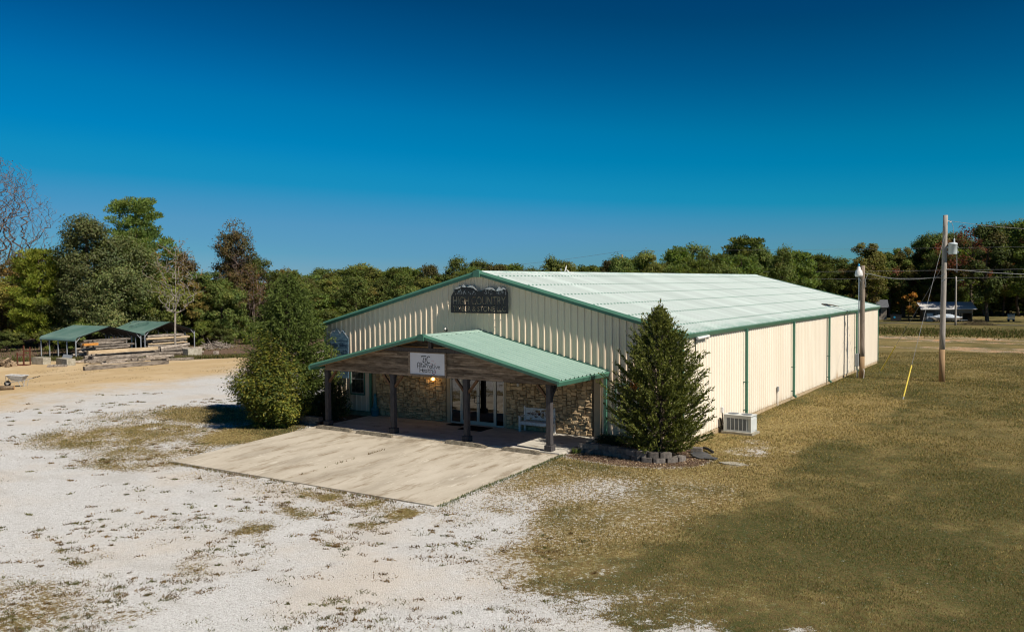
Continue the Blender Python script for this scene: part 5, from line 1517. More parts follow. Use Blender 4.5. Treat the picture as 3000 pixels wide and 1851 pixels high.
# firewood
fme = []
for s in range(4):
    mb = MB(); r2_ = random.Random(s); k = r2_.choice((3, 4, 5))
    pr = [(.10 * math.cos(6.28 * i / k + r2_.uniform(-.2, .2)) * r2_.uniform(.7, 1.2), .09 * math.sin(6.28 * i / k) * r2_.uniform(.7, 1.2)) for i in range(k)]
    mb.prism([(a, b_) for a, b_ in pr], 'x', -.28, .28); fme.append(mb.mesh('firewood_log', M['firelog']))
r_ = random.Random(17)
cnt = 0
for i in range(230):
    t = r_.random(); u = r_.gauss(0, .32)
    px = -52.3 + 4.6 * t; py = 6.3 + 3.5 * t
    hmax = 1.15 * (1 - abs(t - .35) * .95)
    z = LZ + .06 + r_.random() * max(.15, hmax - abs(u) * .9)
    o = link_mesh('firewood_log', fme[i % 4]); o.location = (px + u * .6, py - u * .8, z)
    o.rotation_euler = (r_.uniform(0, 6.28), r_.uniform(-.35, .35), r_.uniform(-.6, .6) - .6 + (1.2 if r_.random() < .2 else 0)); s_ = r_.uniform(.8, 1.5); o.scale = (s_ * 1.1, s_, s_)
    tag(o, 'split log in the firewood heap left of the carports', 'firewood log', 'split firewood logs in the heap')
rk_ = thing('rusty_rack', 'rusty steel rack at the right end of the firewood heap', 'rack', (-47.9, 10.5, LZ), .6)
for (x, y, h) in ((-.22, -.3, 1.15), (.3, -.3, 1.0), (.0, .35, 1.75), (.55, .35, 1.6)):
    mb = MB(); mb.bx(x - .04, x + .04, y - .04, y + .04, 0, h); mb.build('upright', M['rustiron'], rk_, True)
mb = MB(); mb.bx(-.25, .6, -.34, -.30, .95, 1.03); mb.bx(-.05, .6, .33, .38, 1.2, 1.28); mb.bx(-.25, .6, -.3, .35, .02, .08); mb.build('crossbar', M['rustiron'], rk_, True)
# wheelbarrow
wb = thing('wheelbarrow', 'grey wheelbarrow standing on the sandy yard', 'wheelbarrow', (-27.6, -.35, Z(-27.6, -.35)), .68)
mb = MB()
V = [(-.62, -.40, .78), (.52, -.40, .72), (.52, .40, .72), (-.62, .40, .78), (-.32, -.24, .42), (.30, -.26, .36), (.30, .26, .36), (-.32, .24, .42)]
mb.add(V, [(4, 5, 6, 7), (0, 1, 5, 4), (1, 2, 6, 5), (2, 3, 7, 6), (3, 0, 4, 7)])
mb.add([(a * .98, b_ * .97, c + .004) for a, b_, c in V], [(7, 6, 5, 4), (4, 5, 1, 0), (5, 6, 2, 1), (6, 7, 3, 2), (7, 4, 0, 3)])
mb.build('tray', M['barrow'], wb, True)
mb = MB(); mb.tube([V[0], V[1], V[2], V[3], V[0]], .018, 6); mb.build('tray_rim', M['white'], wb, True)
mb = MB(); mb.tube([(-.66, -.05, .20), (-.66, .05, .20)], .20, 16); mb.build('wheel', M['rubber'], wb, True)
mb = MB(); mb.tube([(-.66, -.055, .20), (-.66, .055, .20)], .09, 12); mb.build('rim', M['white'], wb, True)
for s in (-1, 1):
    mb = MB(); mb.tube([(-.72, s * .10, .20), (-.2, s * .22, .34), (.35, s * .27, .40), (1.05, s * .30, .58)], .022, 6); mb.build('handle_shaft', M['barrow'], wb, True)
    mb = MB(); mb.tube([(1.05, s * .30, .58), (1.25, s * .31, .63)], .03, 6); mb.build('grip', M['rubber'], wb, True)
    mb = MB(); mb.tube([(.10, s * .25, .37), (.28, s * .28, .0), (.45, s * .28, .0), (.52, s * .28, .42)], .017, 6); mb.build('leg', M['barrow'], wb, True)
    mb = MB(); mb.tube([(-.72, s * .10, .20), (-.62, s * .3, .74)], .018, 5); mb.build('brace', M['barrow'], wb, True)
cl = thing('cut_log', 'short cut log lying in front of the wheelbarrow', 'log', (-26.0, -1.9, Z(-26, -1.9) + .13), .75)
mb = MB(); mb.tube([(-.45, 0, 0), (.45, 0, 0)], [.14, .13], 12); mb.build('log_body', M['firelog'], cl, True)
for s in (-1, 1):
    mb = MB(); mb.tube([(s * .451, 0, 0), (s * .456, 0, 0)], .125, 12); mb.build('cut_end', M['dirtbrown'], cl, True)

# ------------------------------------------------------------------ trees and shrubs
def unit(a): return a / np.maximum(np.linalg.norm(a, axis=-1, keepdims=True), 1e-9)

def leaf_mesh(name, P, T, Bv, colr, m_):
    """rhombic leaf faces: centres P, half axes T and Bv"""
    n = len(P)
    V = np.empty((n, 4, 3)); V[:, 0] = P - T; V[:, 1] = P + Bv; V[:, 2] = P + T; V[:, 3] = P - Bv
    F = np.arange(n * 4).reshape(n, 4)
    return np_mesh(name, V.reshape(-1, 3), F, m_, np.repeat(colr, 4, 0))

def leaves_at(rng, P, outward, size, aspect=.55, up_bias=.35, wild=.8):
    nrm = unit(outward + np.array([0, 0, up_bias]) + rng.normal(0, wild, P.shape) * .6)
    t = unit(np.cross(nrm, rng.normal(0, 1, P.shape)))
    b_ = np.cross(nrm, t)
    s = size * rng.uniform(.65, 1.35, (len(P), 1))
    return t * s * .5, b_ * s * .5 * aspect

def tint(rng, base, n, var=.22, hue=.12):
    c = np.array(base)[None] * rng.uniform(1 - var, 1 + var, (n, 1))
    return np.clip(c * (1 + rng.normal(0, hue, (n, 3))), .004, 1)

def trunk_mb(pts, rs, n=7):
    mb = MB(); mb.tube(pts, rs, n); return mb

def make_broadleaf(seed, H, W, palette, base=.2, n_leaf=6000, size=.3, clumps=46, gloss=False, bark='bark', sparse_top=False):
    rng = np.random.RandomState(seed); rr = random.Random(seed)
    cz = base + (1 - base) * rng.beta(1.25, 1.15, clumps)
    s = (cz - base) / (1 - base)
    rad = W / 2 * np.power(np.sin(np.pi * np.clip(.14 + .80 * s, 0, 1)), .75)
    if sparse_top: rad *= np.where(s > .55, .7, 1.0)
    az = rng.uniform(0, 2 * np.pi, clumps)
    lob = 1 + .22 * np.sin(az * 2 + seed) + .14 * np.sin(az * 3 + seed * 2)
    q = np.sqrt(rng.uniform(.12, 1, clumps))
    q = q * np.where(rng.rand(clumps) < .25, rng.uniform(1.0, 1.18, clumps), 1.0)
    C = np.stack([np.cos(az) * rad * lob * q, np.sin(az) * rad * lob * q, cz * H], -1)
    C[:4] = np.array([[0, 0, H * .93], [W * .08, 0, H * .82], [-W * .12, W * .05, H * .8], [0, -W * .14, H * .74]]) + rng.normal(0, W * .04, (4, 3))
    rc = W * np.where(q > .8, rng.uniform(.05, .12, clumps), rng.uniform(.09, .18, clumps))
    rc[0] = W * .09
    wgt = rc ** 2; cnt = np.maximum(8, (n_leaf * wgt / wgt.sum()).astype(int))
    k = np.repeat(np.arange(clumps), cnt); N = len(k)
    d = unit(rng.normal(0, 1, (N, 3)))
    r = np.power(rng.uniform(.08, 1, (N, 1)), .45)
    P = C[k] + d * r * rc[k][:, None] * np.array([1.1, 1.1, .78]) * rng.uniform(.75, 1.25, (N, 1))
    ctr = np.array([0, 0, H * .5])
    out = unit(d * .9 + unit(P - ctr) * .5)
    T, Bv = leaves_at(rng, P, out, size)
    pal = np.array(palette); pick = rng.choice(len(pal), clumps, p=None)
    main = rng.rand(clumps) < .72
    pick[main] = 0
    colr = pal[pick][k] * rng.uniform(.78, 1.22, clumps)[k][:, None] * rng.uniform(.72, 1.3, (N, 1)) * (1 + rng.normal(0, .07, (N, 3)))
    crown = leaf_mesh('crown', P, T, Bv, np.clip(colr, .004, 1), M['folgloss'] if gloss else M['fol'])
    mb = MB()
    r0 = .016 * H + .03
    wob = lambda z: (W * .03 * math.sin(z * 1.7 + seed), W * .03 * math.cos(z * 1.3 + seed * 2), z)
    zs = [0, H * .15, H * .35, H * .55, H * .75, H * .93]
    mb.tube([wob(z) for z in zs], [r0 * 1.25, r0, r0 * .78, r0 * .55, r0 * .32, r0 * .12], 7)
    for i in range(4, min(clumps, 24)):
        c = C[i]; z0_ = max(base * H * .55, c[2] - W * rr.uniform(.12, .32))
        a = Vector(wob(z0_)); b_ = Vector(c)
        mid = a.lerp(b_, .5) + Vector((0, 0, -W * .02))
        mb.tube([a, mid, b_], [r0 * .34, r0 * .22, r0 * .06], 4, False)
    return crown, mb.mesh('trunk', M[bark])

def make_pine(seed, H, W, palette, base=.32, n_leaf=5500, size=.34, bark='bark', flat=.6):
    rng = np.random.RandomState(seed)
    C = []; R = []; mb = MB()
    r0 = .014 * H + .04
    lean = rng.normal(0, .012, 2)
    ax = lambda z: np.array([lean[0] * z, lean[1] * z, z])
    mb.tube([tuple(ax(H * t)) for t in (0, .25, .5, .75, .97)], [r0 * 1.2, r0, r0 * .75, r0 * .42, r0 * .1], 7)
    z = base * H
    while z < H * .97:
        s = (z / H - base) / (1 - base)
        prof = (min(1, .55 + s * 2.0) if s < .22 else 1.0) * (1 - s) ** .36 * .95 + .05
        nb = rng.randint(4, 7)
        a0 = rng.uniform(0, 6.28)
        for j in range(nb):
            if rng.rand() < .08: continue
            az = a0 + 6.28 * j / nb + rng.uniform(-.35, .35)
            L = W / 2 * prof * rng.uniform(.62, 1.18)
            rise = L * rng.uniform(.05, .5)
            p0 = ax(z); tip = p0 + np.array([math.cos(az) * L, math.sin(az) * L, rise])
            mb.tube([tuple(p0), tuple(p0 * .45 + tip * .55 - np.array([0, 0, L * .05])), tuple(tip)], [r0 * .28 * (1 - s * .6), r0 * .16, r0 * .05], 4, False)
            for t in (.55, .8, 1.0) if L > W * .18 else (.7, 1.0):
                C.append(p0 + (tip - p0) * t + rng.normal(0, W * .022, 3)); R.append(W * rng.uniform(.06, .115) * (.85 + .25 * (1 - s)))
        z += H * rng.uniform(.03, .046)
    C.append(ax(H * .96)); R.append(W * .075)
    C = np.array(C); R = np.array(R)
    cnt = np.maximum(6, (n_leaf * R ** 2 / (R ** 2).sum()).astype(int)); k = np.repeat(np.arange(len(C)), cnt); N = len(k)
    d = unit(rng.normal(0, 1, (N, 3)))
    P = C[k] + d * np.power(rng.uniform(.05, 1, (N, 1)), .45) * R[k][:, None] * np.array([1.25, 1.25, flat])
    dirn = unit(d + np.array([0, 0, .75]) + rng.normal(0, .35, (N, 3)))
    sd = unit(np.cross(dirn, rng.normal(0, 1, (N, 3))))
    s_ = size * rng.uniform(.7, 1.3, (N, 1))
    pal = np.array(palette); pick = np.where(rng.rand(len(C)) < .75, 0, rng.randint(0, len(pal), len(C)))
    colr = pal[pick][k] * rng.uniform(.8, 1.2, len(C))[k][:, None] * rng.uniform(.75, 1.28, (N, 1)) * (1 + rng.normal(0, .06, (N, 3)))
    crown = leaf_mesh('crown', P, dirn * s_ * .5, sd * s_ * .17, np.clip(colr, .004, 1), M['fol'])
    return crown, mb.mesh('trunk', M[bark])

def make_bare(seed, H, W, bark='twig', n_tips=1200, leaf=None, n_leaf=0, base=.3, minr=.012, shape=1.0, maxr=.3, top=.55):
    """leafless crown: twig ends fill an egg-shaped volume and each joins the nearest wood below it"""
    rng = np.random.RandomState(seed)
    N = [np.array([0, 0, 0.])]; par = [-1]
    k0 = 8
    for i in range(1, k0 + 1):
        t = i / k0; N.append(np.array([math.sin(t * 3 + seed) * W * .02, math.cos(t * 2.5 + seed) * W * .02, H * top * t])); par.append(i - 1)
    T = []
    while len(T) < n_tips:
        p = rng.uniform(-1, 1, 3)
        zz = (p[2] + 1) / 2
        r = math.sqrt(max(0.0, 1 - (2 * zz - 1) ** 2)) ** shape
        az_ = math.atan2(p[1], p[0]); r *= .74 + .17 * math.sin(az_ * 3 + zz * 5 + seed) + .13 * math.sin(az_ * 7 - zz * 13 + seed) + .12 * rng.rand()
        if math.hypot(p[0], p[1]) > r: continue
        T.append(np.array([p[0] * W / 2, p[1] * W / 2, H * (base + (1 - base) * zz)]))
    T.sort(key=lambda p: np.linalg.norm(p - np.array([0, 0, H * base])))
    A = np.zeros((n_tips * 6 + 20, 3)); n = len(N); A[:n] = N
    for p in T:
        q = A[:n]; d = q - p
        dist = np.sqrt((d * d).sum(1)) + 2.2 * np.maximum(0, d[:, 2] + .16 * np.hypot(d[:, 0], d[:, 1]))
        j = int(np.argmin(dist)); L = np.linalg.norm(A[j] - p); k = max(1, min(4, int(L / (W * .05))))
        last = j; s0 = A[j].copy()
        for i in range(1, k + 1):
            t = i / k
            w = s0 + (p - s0) * t + rng.normal(0, L * .03, 3) * (t < 1) + np.array([0, 0, -L * .03 * math.sin(math.pi * t)])
            A[n] = w; par.append(last); last = n; n += 1
    cnt = np.zeros(n); ch = np.zeros(n, int)
    for i in range(n - 1, 0, -1):
        if ch[i] == 0: cnt[i] = 1
        cnt[par[i]] += cnt[i]; ch[par[i]] += 1
    R = np.minimum(maxr, minr * np.power(np.maximum(cnt, 1), .42))
    kids = [[] for _ in range(n)]
    for i in range(1, n): kids[par[i]].append(i)
    mb = MB()
    for i in range(1, n):
        a_, c_ = A[par[i]], A[i]
        mb.tube([tuple(a_), tuple(c_)], [R[i] * 1.12 if par[i] > 0 else R[i] * 1.3, R[i]], 6 if R[i] > .06 else 3, False)
    me = mb.mesh('trunk', M[bark]); cr = None
    if n_leaf:
        P = A[rng.randint(n // 3, n, n_leaf)] + rng.normal(0, .14, (n_leaf, 3))
        Tt, Bv = leaves_at(rng, P, unit(rng.normal(0, 1, P.shape)), .2)
        pal = np.array(leaf); cr = leaf_mesh('crown', P, Tt, Bv, pal[rng.randint(0, len(pal), n_leaf)] * rng.uniform(.7, 1.3, (n_leaf, 1)), M['fol'])
    return cr, me

def plant(name, lab, cat, meshes, x, y, grp=None, rz=0.0, s=(1, 1, 1), z=None):
    t = thing(name, lab, cat, (x, y, (Z(x, y) if z is None else z) - .05), rz, grp)
    t.scale = s
    cr, tr = meshes
    if tr is not None: link_mesh('trunk', tr, t)
    if cr is not None: link_mesh('crown', cr, t)
    return t

PINE = [(.082, .108, .028), (.108, .128, .032), (.058, .082, .024)]
YPINE = [(.115, .135, .02), (.09, .115, .022), (.14, .15, .025)]
GREEN = [(.078, .098, .026), (.108, .118, .03), (.055, .075, .022)]
MAGN = [(.082, .098, .034), (.115, .124, .042), (.06, .076, .03)]
GOLD = [(.12, .10, .025), (.085, .08, .022), (.16, .11, .025)]
BROWN = [(.085, .066, .026), (.065, .062, .022), (.14, .085, .025)]
RED = [(.125, .052, .028), (.085, .062, .026), (.16, .05, .03)]

# the wood behind the timber yard: every tree its own shape
wood = [
 ('oak_tree', 'brown and olive oak farthest left below the leafless giant', -78.0, 25.7, 10.6, 10.4, BROWN, .12, 9000, 12),
 ('broadleaf_tree', 'tall dark broadleaf tree rising left of the tall pine above the nearer carport', -62.1, 25.3, 14.1, 8.0, MAGN, .06, 15000, 14),
 ('broadleaf_tree', 'wide glossy green broadleaf tree directly in front of the tall pine', -60.9, 28.4, 12.4, 10.0, MAGN, .05, 16000, 15),
 ('oak_tree', 'brownish oak between the tall pine and the two thin bare topped trees', -64.7, 39.1, 11.0, 6.2, BROWN, .12, 6500, 16),
 ('oak_tree', 'tallest sparse oak with thin twiggy top right of the carports', -57.1, 41.6, 13.6, 5.6, [BROWN[0], GREEN[0], BROWN[1]], .2, 5200, 17),
 ('oak_tree', 'russet oak with grey twigs just right of the tall sparse oak', -60.0, 44.5, 10.2, 7.4, [BROWN[0], BROWN[2], GREEN[0]], .12, 6500, 18),
 ('oak_tree', 'dark green oak low behind the white trunked tree', -57.0, 37.0, 8.6, 5.8, GREEN, .08, 6500, 19),
 ('oak_tree', 'low green oak between white trunked tree and left spruce', -54.6, 37.3, 7.6, 6.0, GREEN, .06, 6500, 20),
 ('oak_tree', 'low golden leaved oak beside the white trunk', -57.5, 35.4, 7.4, 5.0, GOLD, .1, 5200, 21),
 ('oak_tree', 'round green oak behind the left spruce top', -57.8, 46.0, 10.2, 7.2, GREEN, .08, 6500, 22),
 ('oak_tree', 'golden tinged oak right of the left spruce top', -59.8, 51.8, 9.0, 7.4, [GREEN[1], GOLD[0], BROWN[0]], .08, 6500, 23),
 ('oak_tree', 'bright green oak above the right end of the farther carport', -57.6, 31.8, 7.6, 6.2, [GREEN[1], GREEN[0], YPINE[1]], .05, 6500, 24),
 ('oak_tree', 'green oak between the yellow pine and the dark broadleaf tree', -70.0, 27.3, 10.0, 6.4, GREEN, .1, 6000, 25),
 ('oak_tree', 'golden green oak at the far left behind the firewood heap', -75.5, 22.6, 7.6, 6.4, GOLD, .06, 6000, 26),
 ('oak_tree', 'green oak right behind the tall pine', -62.9, 35.4, 9.4, 6.5, GREEN, .08, 6500, 27),
]
for nm, lab, x, y, H, W, pal, base, nl, sd in wood:
    plant(nm, lab, 'tree', make_broadleaf(sd, H, W * 1.08, pal, base, int(nl * 2.6), .245, 95 if nl > 9000 else 64, pal is MAGN), x, y)
plant('pine_tree', 'tallest full crowned pine above the carports', 'tree', make_pine(31, 16.9, 9.2, PINE, .22, 40000, .36), -63.7, 32.6)
plant('pine_tree', 'bright yellow green pine left of the nearer carport', 'tree', make_pine(32, 11.2, 6.6, YPINE, .10, 24000, .34, flat=.7), -67.7, 22.9)
plant('pine_tree', 'short dark pine between yellow pine and nearer carport', 'tree', make_pine(33, 7.4, 6.0, PINE, .06, 15000, .32, flat=.85), -71.6, 26.4)
plant('bare_tree', 'huge leafless tree at the left edge standing above the wood', 'tree', make_bare(41, 24.0, 15.5, 'twig', 4600, [(.2, .10, .05), (.14, .08, .05)], 900, .34, .0135, .8, .34, .62), -86.6, 27.2)
plant('bare_tree', 'slim pale trunked bare tree right of the carports', 'tree', make_bare(42, 12.2, 6.4, 'palebark', 420, [(.13, .10, .03), (.16, .09, .03)], 520, .34, .013, .8, .15, .9), -49.6, 27.5)
plant('bare_tree', 'thin grey bare tree twigs before the tall sparse oak', 'tree', make_bare(43, 9.6, 5.0, 'twig', 420, [(.13, .08, .03)], 600, .3, .014, .8, .13, .85), -53.5, 41.2)
plant('bare_tree', 'twiggy top standing out of the tall sparse oak', 'tree', make_bare(44, 15.4, 5.6, 'twig', 700, [(.09, .07, .03), (.07, .065, .025)], 1500, .5, .015, .9, .2, .9), -57.3, 41.9)
# low growth at the wood edge
und = [make_broadleaf(50 + i, 3.0, 3.8, [YPINE[1], GREEN[1], GREEN[0]] if i != 1 else GREEN, .02, 4200, .18, 24) for i in range(3)]
r_ = random.Random(3)
WSP = ((-70, 16), (-66, 18.5), (-74, 12), (-62, 20.5), (-59.5, 22.8), (-57.5, 33.8), (-54.5, 34.8), (-52.5, 35.8), (-50.5, 39.0), (-50.0, 42.5), (-51.5, 45.0), (-53.0, 48.5), (-55.0, 36.2), (-58.8, 31.0), (-78, 15), (-61, 26.0), (-62, 29.5), (-52, 53))
WLAB = {}
for i, q in enumerate(sorted(WSP, key=lambda q: ((q[0] - CAM[0]) * rt.x + (q[1] - CAM[1]) * rt.y) / ((q[0] - CAM[0]) * fw.x + (q[1] - CAM[1]) * fw.y))):
    WLAB[q] = ('leftmost', 'second', 'third', 'fourth', 'fifth', 'sixth', 'seventh', 'eighth', 'ninth', 'tenth', 'eleventh', 'twelfth', 'thirteenth', 'fourteenth', 'fifteenth', 'sixteenth', 'seventeenth', 'rightmost')[i] + ' green wild shrub, counted from the left, along the wood edge'
for i, (x, y) in enumerate(WSP):
    s_ = r_.uniform(.75, 1.25)
    plant('wild_shrub', WLAB[(x, y)], 'shrub', und[i % 3], x, y, 'wild shrubs along the wood edge', r_.uniform(0, 6), (s_, s_, s_ * r_.uniform(.7, 1.1)))

# shared shapes for the far tree line
FO = [make_broadleaf(60 + i, 12.0, 8.0, [GREEN, [GREEN[1], YPINE[1], GREEN[0]], [BROWN[1], BROWN[0], GREEN[1]], [GREEN[1], GOLD[0], GOLD[1]], GREEN, [GREEN[0], BROWN[2], GOLD[1]]][i], .08, 12500, .34, 90) for i in range(6)]
FP = [make_pine(70 + i, 12.0, 7.4, [PINE, PINE, [PINE[0], PINE[1], YPINE[1]], PINE][i], .20, 11500, .5, flat=.75) for i in range(4)]
FR = [make_broadleaf(80 + i, 14.0, 8.0, [[GREEN[0], BROWN[0], GREEN[2]], [GREEN[0], RED[0], GREEN[1]], [GREEN[2], GREEN[0], BROWN[1]], [GOLD[1], GREEN[0], BROWN[0]]][i], .22, 14000, .34, 70) for i in range(4)]
FRED = make_broadleaf(88, 15.0, 9.0, [RED[0], RED[2], BROWN[0]], .3, 3000, .34, 46)
ROW1 = [('pine', -92.2, 83.0, 10.2, 6.7), ('oak', -96.8, 89.9, 9.9, 8.2), ('pine', -100.0, 95.9, 10.9, 6.7), ('oak', -112.3, 111.2, 11.4, 9.4), ('oak', -88.1, 90.1, 11.3, 7.8), ('pine', -77.8, 83.4, 11.0, 7.1), ('oak', -89.6, 98.9, 12.0, 8.7), ('oak', -81.5, 93.8, 11.1, 7.3), ('pine', -85.9, 103.3, 11.8, 7.9), ('pine', -77.5, 96.7, 11.3, 6.0), ('pine', -74.5, 97.1, 11.3, 7.0), ('oak', -69.3, 95.5, 11.1, 6.2), ('pine', -72.4, 103.0, 11.3, 6.8), ('oak', -62.2, 94.4, 12.0, 6.0), ('pine', -64.2, 101.3, 12.2, 6.2), ('oak', -75.8, 121.1, 12.3, 9.3), ('oak', -54.0, 94.8, 11.6, 7.6), ('pine', -77.5, 134.7, 12.0, 9.5), ('oak', -55.5, 104.7, 11.6, 6.6), ('oak', -43.3, 89.2, 11.0, 5.3), ('pine', -48.2, 101.1, 11.7, 7.8), ('oak', -41.4, 93.2, 11.7, 5.4), ('oak', -39.5, 93.4, 11.5, 5.6), ('oak', -48.7, 113.6, 11.9, 6.9), ('pine', -40.6, 103.5, 12.1, 5.4), ('pine', -52.3, 130.6, 12.9, 7.8), ('oak', -37.3, 105.6, 13.0, 5.9), ('oak', -32.0, 98.8, 12.1, 6.3), ('oak', -46.6, 134.9, 13.6, 8.6), ('oak', -29.3, 102.8, 12.3, 7.1), ('oak', -31.4, 114.5, 12.5, 7.4), ('pine', -32.5, 124.1, 13.8, 7.6), ('oak', -37.1, 144.0, 14.8, 9.3), ('oak', -20.0, 106.2, 11.9, 5.3), ('pine', -18.3, 108.2, 11.9, 6.5), ('oak', -29.1, 147.7, 14.9, 6.4), ('pine', -26.7, 146.5, 16.3, 8.6), ('oak', -19.5, 133.7, 14.3, 6.4), ('pine', -22.1, 150.3, 14.5, 7.7), ('oak', -9.5, 112.5, 12.6, 6.1), ('pine', -8.9, 118.5, 12.6, 6.9), ('pine', -15.7, 151.5, 13.0, 6.5), ('pine', -13.1, 150.5, 13.3, 6.9), ('oak', -3.1, 119.9, 12.3, 6.5), ('oak', -4.0, 133.9, 12.0, 7.5), ('oak', -0.9, 131.6, 12.2, 7.4), ('oak', 1.4, 132.6, 11.5, 5.8), ('oak', 2.9, 136.6, 12.4, 7.7), ('oak', 4.4, 137.1, 12.9, 6.7), ('oak', 6.8, 134.5, 13.5, 7.4), ('oak', 7.1, 150.9, 14.1, 7.6), ('oak', 9.1, 150.9, 14.0, 8.1), ('oak', 11.7, 150.4, 13.6, 6.9), ('oak', 14.7, 144.7, 14.5, 5.8), ('oak', 15.7, 153.3, 15.9, 8.0), ('oak', 18.3, 146.9, 15.9, 5.7), ('oak', 20.9, 145.5, 16.0, 6.2), ('oak', 22.4, 143.6, 15.7, 7.3), ('oak', 24.1, 161.4, 17.1, 7.3)]
ROW2 = [('pine', -71.5, 63.2, 6.4, 7.3), ('oak', -65.2, 62.0, 6.7, 6.4), ('oak', -65.7, 66.8, 8.2, 6.5), ('oak', -55.3, 61.0, 8.3, 5.5), ('oak', -58.7, 70.7, 8.4, 6.1), ('oak', -50.8, 66.0, 8.9, 5.3), ('oak', -50.0, 70.6, 8.1, 7.0), ('oak', -42.1, 64.7, 7.2, 6.5), ('pine', -41.8, 69.8, 9.3, 5.3), ('pine', -44.2, 80.0, 8.2, 5.5), ('oak', -44.9, 86.8, 9.3, 7.2), ('pine', -41.9, 88.9, 9.1, 6.6), ('pine', -32.5, 78.4, 8.8, 5.2), ('oak', -31.0, 84.0, 8.1, 6.5), ('oak', -32.6, 94.9, 9.3, 7.1), ('pine', -27.8, 93.8, 9.7, 6.4), ('oak', -23.0, 92.7, 10.1, 5.6), ('pine', -19.9, 93.0, 10.1, 6.9), ('pine', -17.5, 95.2, 10.9, 7.0), ('oak', -12.7, 93.4, 9.7, 6.7), ('pine', -12.2, 100.9, 11.4, 6.7), ('pine', -22.7, 149.8, 12.5, 9.7), ('oak', -17.7, 150.6, 13.1, 8.7), ('oak', -15.5, 158.3, 11.7, 7.3), ('oak', -11.1, 156.4, 12.1, 9.6), ('oak', -8.4, 162.8, 10.7, 9.7), ('pine', -2.9, 158.9, 10.0, 7.9), ('pine', 1.2, 162.0, 12.2, 7.7), ('oak', 3.3, 170.7, 12.8, 7.6), ('oak', 9.7, 156.5, 11.8, 8.3), ('pine', 12.5, 159.0, 13.4, 7.0), ('oak', 15.7, 176.9, 16.1, 8.3), ('pine', 18.6, 181.9, 15.8, 9.8), ('pine', 23.0, 179.4, 16.4, 7.6)]
def far_tree(k, x, y, h, w, lab, grp, r_, right=False):
    if k == 'pine': me = r_.choice(FP); nm = 'pine_tree'; ref = (12.0, 7.0)
    elif right: me = r_.choice(FR); nm = 'oak_tree'; ref = (14.0, 8.0)
    else: me = r_.choice(FO); nm = 'oak_tree'; ref = (12.0, 8.0)
    sw = w / ref[1] * r_.uniform(.85, 1.15); 
    return plant(nm, lab, 'tree', me, x, y, grp, r_.uniform(0, 6.28), (sw, sw, h / ref[0]))
ORD = ('first', 'second', 'third', 'fourth', 'fifth', 'sixth', 'seventh', 'eighth', 'ninth', 'tenth', 'eleventh', 'twelfth', 'thirteenth', 'fourteenth', 'fifteenth', 'sixteenth', 'seventeenth', 'eighteenth', 'nineteenth', 'twentieth')
ZONES = ((1010, 'left of the gable roof'), (1200, 'above the low left gable slope'), (1395, 'above the upper left gable slope'), (1660, 'above the ridge left of the dish'),
         (1823, 'between the dish and the dark pole'), (2060, 'right of the dark pole'), (2240, 'above the far end of the ridge'), (2520, 'above the far roof slope'), (2765, 'between light pole and utility pole'), (9999, 'right of the utility pole'))
def across(x, y):
    """where a spot lies from left to right as the photograph shows it"""
    v = Vector((x - CAM[0], y - CAM[1], 0)); return 1500 + FPX * (v.x * rt.x + v.y * rt.y) / (v.x * fw.x + v.y * fw.y)
r_ = random.Random(77)
todo = []
for (k, x, y, h, w) in ROW1:
    right = x > -4.5
    if right: y, h, w = y + (26 if y < 160 else 10), h * 1.16, w * 1.2
    todo.append((k if not right else 'oak', x, y, h * r_.uniform(.88, 1.06), w, right, 'tall'))
for (k, x, y, h, w) in ROW2:
    right = y > 145 and x > -12
    todo.append((k, x, y, h, w, right, 'low'))
seen = {}
for k, x, y, h, w, right, row in sorted(todo, key=lambda q: across(q[1], q[2])):
    u = across(x, y); zone = next(z for lim, z in ZONES if u < lim)
    key = (row, k, zone); seen[key] = seen.get(key, 0) + 1
    far_tree(k, x, y, h, w, f"{ORD[seen[key] - 1]} {row} {k} from the left in the wood {zone}", 'trees of the wood beyond the field and building', r_, right)
plant('oak_tree', 'sparse red leaved oak behind the transformer', 'tree', FRED, 14.2, 153.0, None, 1.0, (1.15, 1.15, 1.17))
plant('oak_tree', 'reddish oak just left of the utility pole top', 'tree', FRED, 9.8, 156.0, None, 2.0, (.8, .8, 1.0))
plant('pine_tree', 'broad pine standing highest above the far end of the roof', 'tree', FP[0], -24.3, 139.5, None, .5, (1.5, 1.5, 1.36))
plant('oak_tree', 'large dark oak with straight trunk right of the far shed', 'tree', FR[2], 17.5, 143.5, None, 4.0, (1.15, 1.15, 1.2))
plant('oak_tree', 'rusty orange leaved small tree left of the far shed', 'tree', make_broadleaf(91, 5.2, 3.4, [(.22, .11, .02), GOLD[0], GOLD[2]], .25, 1500, .3, 20), 5.3, 141.0)
plant('oak_tree', 'dark oak at the right edge with rusty leaves', 'tree', FR[1], 24.3, 146.0, None, 1.4, (1.25, 1.25, 1.25))
for (x, y, s_, w_) in ((47.2, 78.0, .85, 'middle'), (45.5, 69.0, .75, 'nearest'), (52.0, 92.0, 1.0, 'farthest')):
    plant('oak_tree', w_ + ' oak at the right side of the field casting long shadows', 'tree', FR[0], x, y, 'oaks at the right side of the field', s_ * 7, (s_, s_, s_))

